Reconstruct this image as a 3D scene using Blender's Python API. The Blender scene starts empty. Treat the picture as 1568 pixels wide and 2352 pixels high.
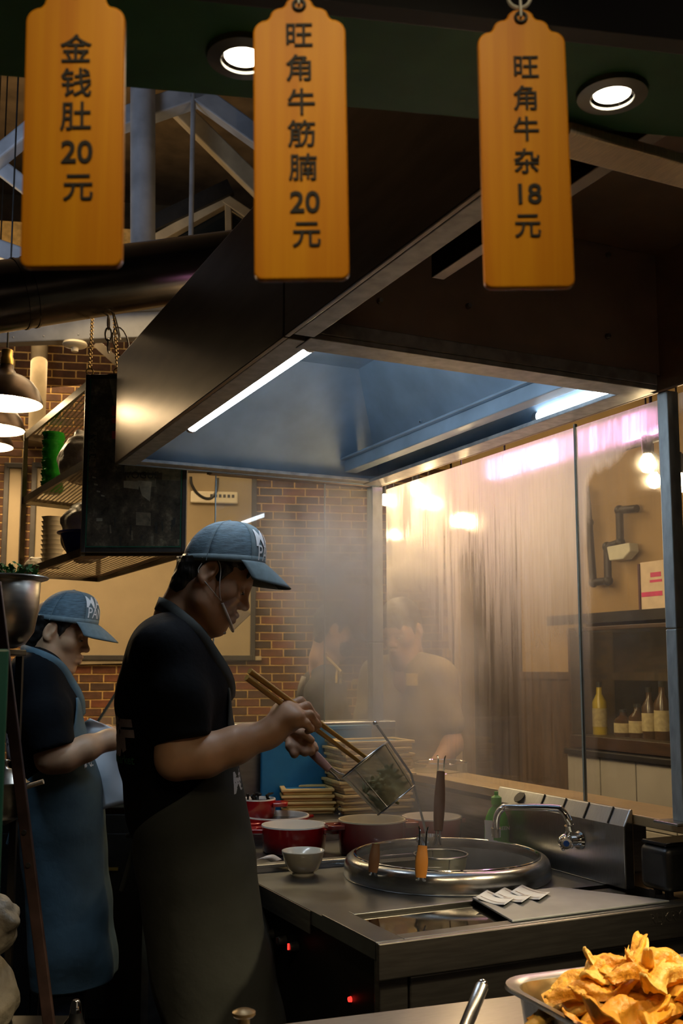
import bpy, bmesh, math, random
import numpy as np
from mathutils import Vector, Matrix, noise as mnoise
from mathutils.bvhtree import BVHTree

random.seed(7)
S = bpy.context.scene
COL = S.collection
PI = math.pi

# ------------------------------------------------------------------ camera
EYE = np.array([0.0, 0.0, 1.36])
FPX, CXP, CYP = 2368.0, 784.0, 1251.0            # focal length and principal point in the 1568x2352 frame
PITCH, YAW = math.radians(6.84), math.radians(25.64)
FW = np.array([math.sin(YAW) * math.cos(PITCH), math.cos(YAW) * math.cos(PITCH), math.sin(PITCH)])
RT = np.array([math.cos(YAW), -math.sin(YAW), 0.0])
UP = np.cross(RT, FW)
FWH = np.array([math.sin(YAW), math.cos(YAW), 0.0])   # horizontal view direction
cam_d = bpy.data.cameras.new('camera')
cam = bpy.data.objects.new('camera', cam_d)
COL.objects.link(cam)
cam.matrix_world = Matrix(((RT[0], UP[0], -FW[0], EYE[0]), (RT[1], UP[1], -FW[1], EYE[1]), (RT[2], UP[2], -FW[2], EYE[2]), (0, 0, 0, 1)))
cam_d.sensor_fit = 'VERTICAL'
cam_d.sensor_height = 36.0
cam_d.sensor_width = 24.0
cam_d.lens = 36.0 * FPX / 2352.0
cam_d.shift_y = (CYP - 1176.0) / 2352.0
cam_d.clip_start = 0.05
cam_d.clip_end = 60
cam_d.dof.use_dof = True
cam_d.dof.focus_distance = 2.55
cam_d.dof.aperture_fstop = 9.0
S.camera = cam

# ------------------------------------------------------------------ world, exposure
w = bpy.data.worlds.new('night')
S.world = w
w.use_nodes = True
w.node_tree.nodes['Background'].inputs[0].default_value = (0.9, 0.75, 0.6, 1)
w.node_tree.nodes['Background'].inputs[1].default_value = 0.006
S.view_settings.view_transform = 'Standard'
S.view_settings.look = 'None'
S.view_settings.gamma = 1.0
S.view_settings.use_curve_mapping = False
S.view_settings.exposure = 0.0
S.cycles.use_denoising = True
S.cycles.max_bounces = 7
S.cycles.diffuse_bounces = 3
S.cycles.glossy_bounces = 4
S.cycles.transmission_bounces = 5
S.cycles.transparent_max_bounces = 16
S.cycles.volume_bounces = 1
S.cycles.sample_clamp_indirect = 6.0
S.cycles.caustics_reflective = False
S.cycles.caustics_refractive = False
S.cycles.use_adaptive_sampling = True
S.cycles.adaptive_threshold = 0.035


def lamp(name, kind, loc, power, color, size=0.1, rot=(0, 0, 0), spot=None, size_y=None, blend=0.6):
    d = bpy.data.lights.new(name, kind)
    d.energy = power
    d.color = color
    if kind == 'AREA':
        d.size = size
        if size_y:
            d.shape = 'RECTANGLE'
            d.size_y = size_y
    else:
        d.shadow_soft_size = size
    if spot:
        d.spot_size = math.radians(spot)
        d.spot_blend = blend
    o = bpy.data.objects.new(name, d)
    COL.objects.link(o)
    o.location = loc
    o.rotation_euler = rot
    return o




def aim(loc, target):
    return (Vector(target) - Vector(loc)).to_track_quat('-Z', 'Y').to_euler()


WARM = (1.0, 0.71, 0.38)
COOL = (0.62, 0.82, 1.0)
# warm ceiling lamps of the dining room behind the stall, and an added soft front fill on the street side
lamp('dining_room_lamp', 'AREA', (1.6, 5.2, 3.3), 42, WARM, 1.6)
lamp('dining_room_lamp', 'AREA', (0.9, 7.0, 3.4), 30, WARM, 1.2, rot=(math.radians(-25), 0, 0))
lamp('dining_room_lamp', 'AREA', (2.9, 5.4, 3.3), 4, WARM, 0.8)
lamp('street_fill', 'AREA', (1.6, -2.2, 2.6), 2.6, (1.0, 0.78, 0.55), 2.0, rot=(math.radians(62), 0, math.radians(-2)))
# added unseen spots that brighten the price signs from the street side
for sg_ in ((0.169, 0.873, 1.81), (0.345, 0.81, 1.81), (0.535, 0.76, 1.82)):
    sl_ = (sg_[0] - 0.22, sg_[1] - 0.50, sg_[2] + 0.50)
    lamp('sign_fill', 'SPOT', sl_, 6.6, (1.0, 0.80, 0.48), 0.05, rot=aim(sl_, (sg_[0], sg_[1], sg_[2] - 0.06)), spot=46, blend=1.0)
# added unseen lights: cool over the left passage, warm and cool up in the roof
lamp('passage_fill', 'SPOT', (0.10, 2.55, 3.0), 48, (0.55, 0.78, 1.0), 0.12, rot=aim((0.10, 2.55, 3.0), (0.38, 3.22, 1.1)), spot=46, blend=0.9)
lamp('roof_fill', 'AREA', (0.6, 6.2, 3.3), 14, WARM, 0.8, rot=(math.radians(180), 0, 0))
lamp('snack_fill', 'SPOT', (1.75, 1.15, 1.9), 85, (1.0, 0.78, 0.44), 0.06, rot=aim((1.75, 1.15, 1.9), (1.28, 1.5, 0.9)), spot=62, blend=0.8)  # added spot without a fixture, brightens the fried strips
lamp('roof_fill', 'AREA', (0.1, 4.4, 3.2), 16, (0.6, 0.75, 1.0), 0.6, rot=(math.radians(168), 0, 0))


# ------------------------------------------------------------------ pixel rays (where a line of sight meets a plane of the stall)
def ray(x, y):
    return RT * ((x - CXP) / FPX) - UP * ((y - CYP) / FPX) + FW


def at_d(x, y, d):
    return EYE + ray(x, y) * d


def at_z(x, y, z):
    v = ray(x, y)
    return EYE + v * ((z - EYE[2]) / v[2])


def at_x(x, y, X):
    v = ray(x, y)
    return EYE + v * ((X - EYE[0]) / v[0])


def at_y(x, y, Y):
    v = ray(x, y)
    return EYE + v * ((Y - EYE[1]) / v[1])


def to_px(P):
    v = np.asarray(P, float) - EYE
    d = v @ FW
    return CXP + FPX * (v @ RT) / d, CYP - FPX * (v @ UP) / d, d


# ------------------------------------------------------------------ materials
def lin(c):
    if isinstance(c, str):
        c = c.lstrip('#')
        c = [int(c[i:i + 2], 16) / 255 for i in (0, 2, 4)]
        return tuple(((v + 0.055) / 1.055) ** 2.4 if v > 0.04045 else v / 12.92 for v in c)
    return tuple(c)


def _n(nt, t, **kw):
    n = nt.nodes.new(t)
    for k, v in kw.items():
        if k in n.inputs:
            n.inputs[k].default_value = v
        else:
            setattr(n, k, v)
    return n


def mat(name, col, rough=0.5, metal=0.0, var=0.12, scale=20.0, stretch=(1, 1, 1), bump=0.0, bscale=None, bdist=0.002, col2=None, emit=None, estr=0.0, spec=0.5, sss=0.0, trans=0.0, alpha=1.0, aniso=0.0, sheen=0.0, coat=0.0, rvar=0.0, contrast=(0.35, 0.65)):
    m = bpy.data.materials.new(name)
    m.use_nodes = True
    nt = m.node_tree
    b = nt.nodes['Principled BSDF']
    L = nt.links.new
    tc = _n(nt, 'ShaderNodeTexCoord')
    mp = _n(nt, 'ShaderNodeMapping')
    mp.inputs['Scale'].default_value = stretch
    L(tc.outputs['Object'], mp.inputs[0])
    nz = _n(nt, 'ShaderNodeTexNoise', Scale=scale, Detail=4.0)
    L(mp.outputs[0], nz.inputs['Vector'])
    rp = _n(nt, 'ShaderNodeValToRGB')
    c = lin(col)
    if col2 is None:
        a0 = tuple(max(0, v * (1 - var)) for v in c)
        a1 = tuple(v * (1 + var) for v in c)
    else:
        a0, a1 = c, lin(col2)
    rp.color_ramp.elements[0].color = (*a0, 1)
    rp.color_ramp.elements[1].color = (*a1, 1)
    rp.color_ramp.elements[0].position, rp.color_ramp.elements[1].position = contrast
    L(nz.outputs['Fac'], rp.inputs[0])
    L(rp.outputs[0], b.inputs['Base Color'])
    b.inputs['Roughness'].default_value = rough
    b.inputs['Metallic'].default_value = metal
    b.inputs['Specular IOR Level'].default_value = spec
    if rvar:
        mr = _n(nt, 'ShaderNodeMapRange')
        mr.inputs['To Min'].default_value = max(0.02, rough - rvar)
        mr.inputs['To Max'].default_value = rough + rvar
        L(nz.outputs['Fac'], mr.inputs[0])
        L(mr.outputs[0], b.inputs['Roughness'])
    if sss:
        b.inputs['Subsurface Weight'].default_value = sss
        b.inputs['Subsurface Radius'].default_value = (0.01, 0.004, 0.002)
    if trans:
        b.inputs['Transmission Weight'].default_value = trans
    if aniso:
        b.inputs['Anisotropic'].default_value = aniso
    if sheen:
        b.inputs['Sheen Weight'].default_value = sheen
    if coat:
        b.inputs['Coat Weight'].default_value = coat
        b.inputs['Coat Roughness'].default_value = 0.15
    if emit:
        b.inputs['Emission Color'].default_value = (*lin(emit), 1)
        b.inputs['Emission Strength'].default_value = estr
    if bump:
        n2 = nz
        if bscale:
            n2 = _n(nt, 'ShaderNodeTexNoise', Scale=bscale, Detail=5.0)
            L(mp.outputs[0], n2.inputs['Vector'])
        bp = _n(nt, 'ShaderNodeBump', Strength=bump, Distance=bdist)
        L(n2.outputs['Fac'], bp.inputs['Height'])
        L(bp.outputs[0], b.inputs['Normal'])
    return m


def clear_mat(name, col=(1, 1, 1), refl=1.0, haze=0.0, hcol=(0.9, 0.85, 0.75)):
    """thin clear sheet: straight-through light with a mirror-like film, and a slight even haze"""
    m = bpy.data.materials.new(name)
    m.use_nodes = True
    nt = m.node_tree
    nt.nodes.clear()
    L = nt.links.new
    out = _n(nt, 'ShaderNodeOutputMaterial')
    tr = _n(nt, 'ShaderNodeBsdfTransparent')
    tr.inputs[0].default_value = (*col, 1)
    gl = _n(nt, 'ShaderNodeBsdfGlossy', Roughness=0.02)
    fr = _n(nt, 'ShaderNodeLayerWeight', Blend=0.5)
    pw = _n(nt, 'ShaderNodeMath', operation='POWER')
    pw.inputs[1].default_value = 5.0
    L(fr.outputs['Facing'], pw.inputs[0])
    mul = _n(nt, 'ShaderNodeMath', operation='MULTIPLY_ADD')
    mul.inputs[1].default_value = refl * 0.6
    mul.inputs[2].default_value = refl * 0.03
    L(pw.outputs[0], mul.inputs[0])
    mx = _n(nt, 'ShaderNodeMixShader')
    L(mul.outputs[0], mx.inputs[0])
    L(tr.outputs[0], mx.inputs[1])
    L(gl.outputs[0], mx.inputs[2])
    if haze:
        df = _n(nt, 'ShaderNodeBsdfTranslucent')
        df.inputs[0].default_value = (*hcol, 1)
        d2 = _n(nt, 'ShaderNodeBsdfDiffuse')
        d2.inputs[0].default_value = (*hcol, 1)
        m1 = _n(nt, 'ShaderNodeMixShader')
        m1.inputs[0].default_value = 0.4
        L(df.outputs[0], m1.inputs[1])
        L(d2.outputs[0], m1.inputs[2])
        m2 = _n(nt, 'ShaderNodeMixShader')
        tc = _n(nt, 'ShaderNodeTexCoord')
        nz = _n(nt, 'ShaderNodeTexNoise', Scale=6.0, Detail=5.0)
        L(tc.outputs['Object'], nz.inputs['Vector'])
        mr = _n(nt, 'ShaderNodeMapRange')
        mr.inputs['To Min'].default_value = haze * 0.5
        mr.inputs['To Max'].default_value = haze * 1.5
        L(nz.outputs['Fac'], mr.inputs[0])
        L(mr.outputs[0], m2.inputs[0])
        L(mx.outputs[0], m2.inputs[1])
        L(m1.outputs[0], m2.inputs[2])
        mx = m2
    L(mx.outputs[0], out.inputs[0])
    return m


def bulb_mat(name, col, strength):
    """glowing clear bulb: lets the light of its filament through"""
    m = emit_mat(name, col, strength)
    nt = m.node_tree
    e = [n for n in nt.nodes if n.type == 'EMISSION'][0]
    o = [n for n in nt.nodes if n.type == 'OUTPUT_MATERIAL'][0]
    t = _n(nt, 'ShaderNodeBsdfTransparent')
    a = _n(nt, 'ShaderNodeAddShader')
    nt.links.new(e.outputs[0], a.inputs[0])
    nt.links.new(t.outputs[0], a.inputs[1])
    nt.links.new(a.outputs[0], o.inputs[0])
    return m


def emit_mat(name, col, strength):
    m = bpy.data.materials.new(name)
    m.use_nodes = True
    nt = m.node_tree
    nt.nodes.clear()
    e = _n(nt, 'ShaderNodeEmission', Strength=strength)
    e.inputs[0].default_value = (*col, 1)
    o = _n(nt, 'ShaderNodeOutputMaterial')
    nt.links.new(e.outputs[0], o.inputs[0])
    return m


# ------------------------------------------------------------------ geometry collector
class G:
    def __init__(s):
        s.v, s.f = [], []

    def add(s, V, F):
        o = len(s.v)
        s.v += [tuple(map(float, p)) for p in V]
        s.f += [tuple(i + o for i in f) for f in F]
        return s

    def box(s, c, size, ax=None):
        """box at centre c, full sizes, ax = three axis rows"""
        ax = np.eye(3) if ax is None else np.asarray(ax, float)
        c = np.asarray(c, float)
        V = [c + ax[0] * (sx * size[0] / 2) + ax[1] * (sy * size[1] / 2) + ax[2] * (sz * size[2] / 2) for sx in (-1, 1) for sy in (-1, 1) for sz in (-1, 1)]
        F = [(0, 1, 3, 2), (4, 6, 7, 5), (0, 4, 5, 1), (2, 3, 7, 6), (0, 2, 6, 4), (1, 5, 7, 3)]
        return s.add(V, F)

    def span(s, lo, hi):
        lo, hi = np.asarray(lo, float), np.asarray(hi, float)
        return s.box((lo + hi) / 2, hi - lo)

    def bar(s, p, q, w, h, up=(0, 0, 1)):
        p, q = np.asarray(p, float), np.asarray(q, float)
        a = q - p
        n = np.linalg.norm(a)
        a /= n
        up = np.asarray(up, float)
        b = np.cross(up, a)
        b /= np.linalg.norm(b)
        c = np.cross(a, b)
        return s.box((p + q) / 2, (n, w, h), (a, b, c))

    def tube(s, pts, r, n=12, caps=True, closed=False):
        pts = [np.asarray(p, float) for p in pts]
        m = len(pts)
        rr = r if isinstance(r, (list, tuple)) else [r] * m
        prev = None
        rings = []
        for i, p in enumerate(pts):
            if closed:
                t = pts[(i + 1) % m] - pts[i - 1]
            else:
                t = pts[min(i + 1, m - 1)] - pts[max(i - 1, 0)]
            t = t / (np.linalg.norm(t) + 1e-12)
            if prev is None:
                a = np.array([0, 0, 1.0]) if abs(t[2]) < 0.9 else np.array([1.0, 0, 0])
                u = np.cross(t, a)
            else:
                u = prev - t * (prev @ t)
            u /= np.linalg.norm(u) + 1e-12
            prev = u
            v = np.cross(t, u)
            rings.append([p + (u * math.cos(k * 2 * PI / n) + v * math.sin(k * 2 * PI / n)) * rr[i] for k in range(n)])
        V = [p for q in rings for p in q]
        F = []
        for i in range(m if closed else m - 1):
            j = (i + 1) % m
            for k in range(n):
                l = (k + 1) % n
                F.append((i * n + k, i * n + l, j * n + l, j * n + k))
        if caps and not closed:
            F.append(tuple(reversed(range(n))))
            F.append(tuple(range((m - 1) * n, m * n)))
        return s.add(V, F)

    def cyl(s, p, q, r1, r2=None, n=20, caps=True):
        return s.tube([p, q], [r1, r1 if r2 is None else r2], n, caps)

    def lathe(s, prof, c=(0, 0, 0), n=32, ax=None, arc=2 * PI):
        """profile of (radius, height) turned about axis ax[2] through c"""
        ax = np.eye(3) if ax is None else np.asarray(ax, float)
        c = np.asarray(c, float)
        V, F = [], []
        full = abs(arc - 2 * PI) < 1e-6
        nn = n if full else n + 1
        for (r, h) in prof:
            for k in range(nn):
                a = arc * k / n
                V.append(c + ax[0] * (r * math.cos(a)) + ax[1] * (r * math.sin(a)) + ax[2] * h)
        for i in range(len(prof) - 1):
            for k in range(n):
                l = (k + 1) % nn
                F.append((i * nn + k, i * nn + l, (i + 1) * nn + l, (i + 1) * nn + k))
        return s.add(V, F)

    def ring(s, c, R, r, ax=None, n=32, m=10):
        ax = np.eye(3) if ax is None else np.asarray(ax, float)
        c = np.asarray(c, float)
        pts = [c + ax[0] * (R * math.cos(a)) + ax[1] * (R * math.sin(a)) for a in [2 * PI * k / n for k in range(n)]]
        return s.tube(pts, r, m, closed=True)

    def ball(s, c, r, n=16, ax=None):
        r = (r, r, r) if not isinstance(r, (tuple, list)) else r
        ax = np.eye(3) if ax is None else np.asarray(ax, float)
        c = np.asarray(c, float)
        V, F = [], []
        m = max(4, n // 2)
        for i in range(m + 1):
            th = PI * i / m
            rr = max(math.sin(th), 1e-3)
            for k in range(n):
                a = 2 * PI * k / n
                V.append(c + ax[0] * (r[0] * rr * math.cos(a)) + ax[1] * (r[1] * rr * math.sin(a)) - ax[2] * (r[2] * math.cos(th)))
        for i in range(m):
            for k in range(n):
                l = (k + 1) % n
                F.append((i * n + k, i * n + l, (i + 1) * n + l, (i + 1) * n + k))
        return s.add(V, F)

    def prism(s, poly, d):
        """polygon of 3D points pushed along vector d"""
        d = np.asarray(d, float)
        P = [np.asarray(p, float) for p in poly]
        n = len(P)
        V = P + [p + d for p in P]
        F = [tuple(range(n)), tuple(reversed(range(n, 2 * n)))]
        for i in range(n):
            j = (i + 1) % n
            F.append((j, i, i + n, j + n))
        return s.add(V, F)

    def grid(s, fn, nu, nv, wrap=False):
        V = [fn(i / (nu - (0 if wrap else 1)), j / (nv - 1)) for i in range(nu) for j in range(nv)]
        F = []
        for i in range(nu if wrap else nu - 1):
            a = (i + 1) % nu
            for j in range(nv - 1):
                F.append((i * nv + j, a * nv + j, a * nv + j + 1, i * nv + j + 1))
        return s.add(V, F)

    def move(s, M):
        s.v = [tuple(M @ Vector(p)) for p in s.v]
        return s


def root_of(o):
    while o.parent is not None:
        o = o.parent
    return o


def obj(name, g, m, parent=None, smooth=True, world=False, bevel=0.0, solid=0.0, subsurf=0, fix=True, angle=40, segs=2):
    V, F = (g.v, g.f) if isinstance(g, G) else g
    me = bpy.data.meshes.new(name)
    if world and parent is not None:
        L = np.array(root_of(parent).location)
        V = [tuple(np.asarray(p, float) - L) for p in V]
    me.from_pydata([tuple(map(float, p)) for p in V], [], [tuple(map(int, f)) for f in F])
    me.update()
    if fix:
        b = bmesh.new()
        b.from_mesh(me)
        bmesh.ops.recalc_face_normals(b, faces=b.faces)
        b.to_mesh(me)
        b.free()
    me.materials.append(m)
    if smooth:
        me.polygons.foreach_set('use_smooth', [True] * len(me.polygons))
        if angle:
            me.set_sharp_from_angle(angle=math.radians(angle))
    o = bpy.data.objects.new(name, me)
    COL.objects.link(o)
    if parent is not None:
        o.parent = parent
    if solid:
        md = o.modifiers.new('solid', 'SOLIDIFY')
        md.thickness = solid
        md.offset = 0
    if bevel:
        md = o.modifiers.new('bevel', 'BEVEL')
        md.width = bevel
        md.segments = segs
        md.limit_method = 'ANGLE'
    if subsurf:
        md = o.modifiers.new('sub', 'SUBSURF')
        md.levels = md.render_levels = subsurf
    return o


def thing(name, label, cat, loc=(0, 0, 0), rotz=0.0, group=None):
    o = bpy.data.objects.new(name, None)
    COL.objects.link(o)
    o.empty_display_size = 0.05
    o.location = [float(v) for v in loc]
    o.rotation_euler = (0, 0, rotz)
    return tag(o, label, cat, group)


def tag(o, label=None, cat=None, group=None, kind=None):
    if label:
        o['label'] = label
    if cat:
        o['category'] = cat
    if group:
        o['group'] = group
    if kind:
        o['kind'] = kind
    return o


def solo(name, g, m, label, cat, loc=(0, 0, 0), group=None, **kw):
    """a thing that is one mesh, its geometry given in world space"""
    V, F = (g.v, g.f) if isinstance(g, G) else g
    L = np.asarray(loc, float)
    o = obj(name, ([np.asarray(p) - L for p in V], F), m, None, **kw)
    o.location = [float(v) for v in L]
    return tag(o, label, cat, group)


def struct(name, g, m, parent=None, **kw):
    o = obj(name, g, m, parent, **kw)
    if parent is None:
        o['kind'] = 'structure'
    return o


def copy_thing(root, loc=None, rot=None, label=None, group=None):
    def cp(o, par):
        c = o.copy()
        COL.objects.link(c)
        c.parent = par
        for ch in list(o.children):
            cp(ch, c)
        return c
    r = cp(root, None)
    if loc is not None:
        r.location = [float(v) for v in loc]
    if rot is not None:
        r.rotation_euler = rot
    if label:
        r['label'] = label
    if group:
        r['group'] = group
    return r


def text_geo(body, size, bold=0.0, extrude=0.0, shear=0.0, res=4):
    """vertices and faces of a line of writing, centred, in the xy plane"""
    c = bpy.data.curves.new('t', 'FONT')
    c.body = body
    c.size = size
    c.align_x = 'CENTER'
    c.align_y = 'CENTER'
    c.offset = bold
    c.extrude = extrude
    c.shear = shear
    c.resolution_u = res
    o = bpy.data.objects.new('t', c)
    COL.objects.link(o)
    dg = bpy.context.evaluated_depsgraph_get()
    dg.update()
    me = bpy.data.meshes.new_from_object(o.evaluated_get(dg))
    V = [tuple(v.co) for v in me.vertices]
    F = [tuple(p.vertices) for p in me.polygons]
    bpy.data.objects.remove(o)
    bpy.data.curves.remove(c)
    bpy.data.meshes.remove(me)
    return V, F


def lettering(name, body, size, centre, right, up, m, parent, bold=0.0, extrude=0.0008, onto=None, shear=0.0, sub=None, wrap_dist=0.3):
    """writing laid on a flat face, or cast along its normal onto a curved surface (onto = BVH in world space)"""
    V, F = text_geo(body, size, bold, 0 if onto else extrude, shear)
    R, U = np.asarray(right, float), np.asarray(up, float)
    R = R / np.linalg.norm(R)
    U = U / np.linalg.norm(U)
    N = np.cross(R, U)
    c = np.asarray(centre, float)
    if onto is None:
        W = [c + R * p[0] + U * p[1] + N * p[2] for p in V]
        return obj(name, (W, F), m, parent, smooth=False, world=True, fix=False)
    b = bmesh.new()
    vs = [b.verts.new((p[0], p[1], 0)) for p in V]
    for f in F:
        try:
            b.faces.new([vs[i] for i in f])
        except ValueError:
            pass
    bmesh.ops.triangulate(b, faces=b.faces)
    for _ in range(2):
        long_e = [e for e in b.edges if e.calc_length() > size * 0.12]
        if long_e:
            bmesh.ops.subdivide_edges(b, edges=long_e, cuts=2)
            bmesh.ops.triangulate(b, faces=b.faces)
    ok = {}
    W = []
    b.verts.ensure_lookup_table()
    b.verts.index_update()
    for v in b.verts:
        p = c + R * v.co.x + U * v.co.y
        hit, nrm, _, _ = onto.ray_cast(Vector(p + N * wrap_dist), Vector(-N), wrap_dist * 2)
        ok[v.index] = hit is not None
        W.append(np.array(hit) + N * 0.002 if hit is not None else p)
    T = [tuple(v.index for v in f.verts) for f in b.faces if all(ok[v.index] for v in f.verts)]
    b.free()
    return obj(name, (W, T), m, parent, smooth=False, world=True, fix=False)


def bvh_of(V, F):
    return BVHTree.FromPolygons([tuple(map(float, p)) for p in V], [tuple(map(int, f)) for f in F])


# ------------------------------------------------------------------ smooth solids (distance field + surface nets)
class Field:
    def __init__(s, lo, hi, h):
        s.lo, s.h = np.asarray(lo, float), h
        s.n = np.maximum(((np.asarray(hi, float) - s.lo) / h).astype(int) + 1, 4)
        s.a = np.full(s.n, 0.2, np.float32)

    def _win(s, lo, hi, m):
        i0 = np.clip(((np.asarray(lo) - m - s.lo) / s.h).astype(int), 0, s.n)
        i1 = np.clip(((np.asarray(hi) + m - s.lo) / s.h).astype(int) + 2, 0, s.n)
        if (i1 <= i0).any():
            return None
        ax = [s.lo[k] + np.arange(i0[k], i1[k], dtype=np.float32) * s.h for k in range(3)]
        X, Y, Z = np.meshgrid(*ax, indexing='ij')
        return (slice(i0[0], i1[0]), slice(i0[1], i1[1]), slice(i0[2], i1[2])), X, Y, Z

    def _mix(s, sl, d, k, sub):
        o = s.a[sl]
        d = d.astype(np.float32)
        if sub:
            d = -d
            hh = np.maximum(k - np.abs(o - d), 0) / k
            s.a[sl] = np.maximum(o, d) + hh * hh * k * 0.25
        else:
            hh = np.maximum(k - np.abs(o - d), 0) / k
            s.a[sl] = np.minimum(o, d) - hh * hh * k * 0.25

    def cap(s, p, q, r1, r2=None, k=0.02, sub=False):
        r2 = r1 if r2 is None else r2
        p, q = np.asarray(p, float), np.asarray(q, float)
        R = max(r1, r2)
        wn = s._win(np.minimum(p, q) - R, np.maximum(p, q) + R, k + 3 * s.h)
        if wn is None:
            return s
        sl, X, Y, Z = wn
        d = q - p
        L = d @ d + 1e-12
        t = np.clip(((X - p[0]) * d[0] + (Y - p[1]) * d[1] + (Z - p[2]) * d[2]) / L, 0, 1)
        D = np.sqrt((X - p[0] - t * d[0]) ** 2 + (Y - p[1] - t * d[1]) ** 2 + (Z - p[2] - t * d[2]) ** 2) - (r1 + (r2 - r1) * t)
        s._mix(sl, D, k, sub)
        return s

    def ell(s, c, r, ax=None, k=0.02, sub=False):
        ax = np.eye(3) if ax is None else np.asarray(ax, float)
        c = np.asarray(c, float)
        R = max(r)
        wn = s._win(c - R, c + R, k + 3 * s.h)
        if wn is None:
            return s
        sl, X, Y, Z = wn
        dx, dy, dz = X - c[0], Y - c[1], Z - c[2]
        q = [(dx * a[0] + dy * a[1] + dz * a[2]) for a in ax]
        k0 = np.sqrt(sum((q[i] / r[i]) ** 2 for i in range(3))) + 1e-6
        k1 = np.sqrt(sum((q[i] / r[i] ** 2) ** 2 for i in range(3))) + 1e-6
        s._mix(sl, k0 * (k0 - 1) / k1, k, sub)
        return s

    def path(s, pts, rad, k=0.02):
        for i in range(len(pts) - 1):
            s.cap(pts[i], pts[i + 1], rad[i], rad[i + 1], k)
        return s

    def cut(s, p, n):
        """remove everything on the n side of the plane through p"""
        p, n = np.asarray(p, float), np.asarray(n, float)
        n = n / np.linalg.norm(n)
        ax = [s.lo[k] + np.arange(s.n[k], dtype=np.float32) * s.h for k in range(3)]
        d = (ax[0] - p[0])[:, None, None] * n[0] + (ax[1] - p[1])[None, :, None] * n[1] + (ax[2] - p[2])[None, None, :] * n[2]
        s.a = np.maximum(s.a, d.astype(np.float32))
        return s

    def ripple(s, amp, scale, seed=0.0, stretch=(1, 1, 1)):
        ax = [(s.lo[k] + np.arange(s.n[k], dtype=np.float32) * s.h) * scale * stretch[k] for k in range(3)]
        X, Y, Z = np.meshgrid(*ax, indexing='ij')
        wv = np.sin(X * 1.3 + 2.1 * np.sin(Y * 0.9 + seed) + seed) * np.sin(Y * 1.1 + 1.7 * np.sin(Z * 1.2 + seed * 2)) + 0.6 * np.sin(Z * 1.9 + 2.3 * np.sin(X * 0.7 + Y * 0.5 + seed))
        s.a = s.a + (amp * wv).astype(np.float32)
        return s

    def mesh(s, iso=0.0):
        f = s.a - iso
        f[0], f[-1] = np.maximum(f[0], 1e-3), np.maximum(f[-1], 1e-3)
        f[:, 0], f[:, -1] = np.maximum(f[:, 0], 1e-3), np.maximum(f[:, -1], 1e-3)
        f[:, :, 0], f[:, :, -1] = np.maximum(f[:, :, 0], 1e-3), np.maximum(f[:, :, -1], 1e-3)
        ins = f < 0
        cs = [(i, j, k) for i in (0, 1) for j in (0, 1) for k in (0, 1)]
        n = s.n

        def sub(a, c):
            return a[c[0]:n[0] - 1 + c[0], c[1]:n[1] - 1 + c[1], c[2]:n[2] - 1 + c[2]]
        cnt = sum(sub(ins, c).astype(np.int8) for c in cs)
        I = np.argwhere((cnt > 0) & (cnt < 8))
        val = {c: f[I[:, 0] + c[0], I[:, 1] + c[1], I[:, 2] + c[2]] for c in cs}
        acc = np.zeros((len(I), 3))
        num = np.zeros(len(I))
        for a in cs:
            for d in range(3):
                if a[d] == 0:
                    b = list(a)
                    b[d] = 1
                    b = tuple(b)
                    fa, fb = val[a], val[b]
                    x = (fa < 0) != (fb < 0)
                    t = np.where(x, fa / np.where(x, fa - fb, 1), 0)
                    p = np.tile(np.array(a, float), (len(I), 1))
                    p[:, d] += t
                    acc += p * x[:, None]
                    num += x
        V = s.lo + (I + acc / num[:, None]) * s.h
        idx = np.full(n - 1, -1, np.int64)
        idx[I[:, 0], I[:, 1], I[:, 2]] = np.arange(len(I))
        F = []
        for d in range(3):
            e1, e2 = [(1, 2), (2, 0), (0, 1)][d]
            lo_, hi_ = [slice(None)] * 3, [slice(None)] * 3
            lo_[d], hi_[d] = slice(0, -1), slice(1, None)
            A, B = ins[tuple(lo_)], ins[tuple(hi_)]
            E = np.argwhere(A != B)
            E = E[(E[:, e1] > 0) & (E[:, e2] > 0) & (E[:, e1] < n[e1] - 1) & (E[:, e2] < n[e2] - 1)]
            sgn = A[E[:, 0], E[:, 1], E[:, 2]]
            q = []
            for (da, db) in ((0, 0), (1, 0), (1, 1), (0, 1)):
                T = E.copy()
                T[:, e1] -= da
                T[:, e2] -= db
                q.append(idx[T[:, 0], T[:, 1], T[:, 2]])
            Q = np.stack(q, 1)
            Q[sgn == 0] = Q[sgn == 0][:, ::-1]
            F.append(Q[(Q >= 0).all(1)])
        return V, np.concatenate(F)


def join_geo(*gs):
    V, F, o = [], [], 0
    for v, f in gs:
        V.append(np.asarray(v))
        F += [tuple(int(i) + o for i in q) for q in f]
        o += len(v)
    return np.concatenate(V), F

# ================================================================== common materials
M = {}
M['steel'] = mat('brushed steel', (0.42, 0.43, 0.44), 0.3, 1.0, 0.1, 60, (1, 1, 14), bump=0.06, aniso=0.3)
M['steel_flat'] = mat('brushed steel sheet', (0.42, 0.43, 0.44), 0.28, 1.0, 0.1, 40, (1, 22, 1), bump=0.05)
M['steel_dark'] = mat('dull stainless', (0.3, 0.29, 0.28), 0.38, 1.0, 0.15, 9, (1, 1, 4), bump=0.05)
M['hood_outer'] = mat('smoked hood steel', (0.20, 0.165, 0.14), 0.30, 0.92, 0.14, 5, (1, 1, 5), bump=0.015, rvar=0.04)
M['hood_front'] = mat('dull hood sheet', (0.36, 0.27, 0.21), 0.5, 0.3, 0.12, 7, bump=0.04)
M['hood_inner'] = mat('hood lining', (0.34, 0.46, 0.58), 0.42, 0.5, 0.14, 6, bump=0.05, rvar=0.06)
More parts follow.
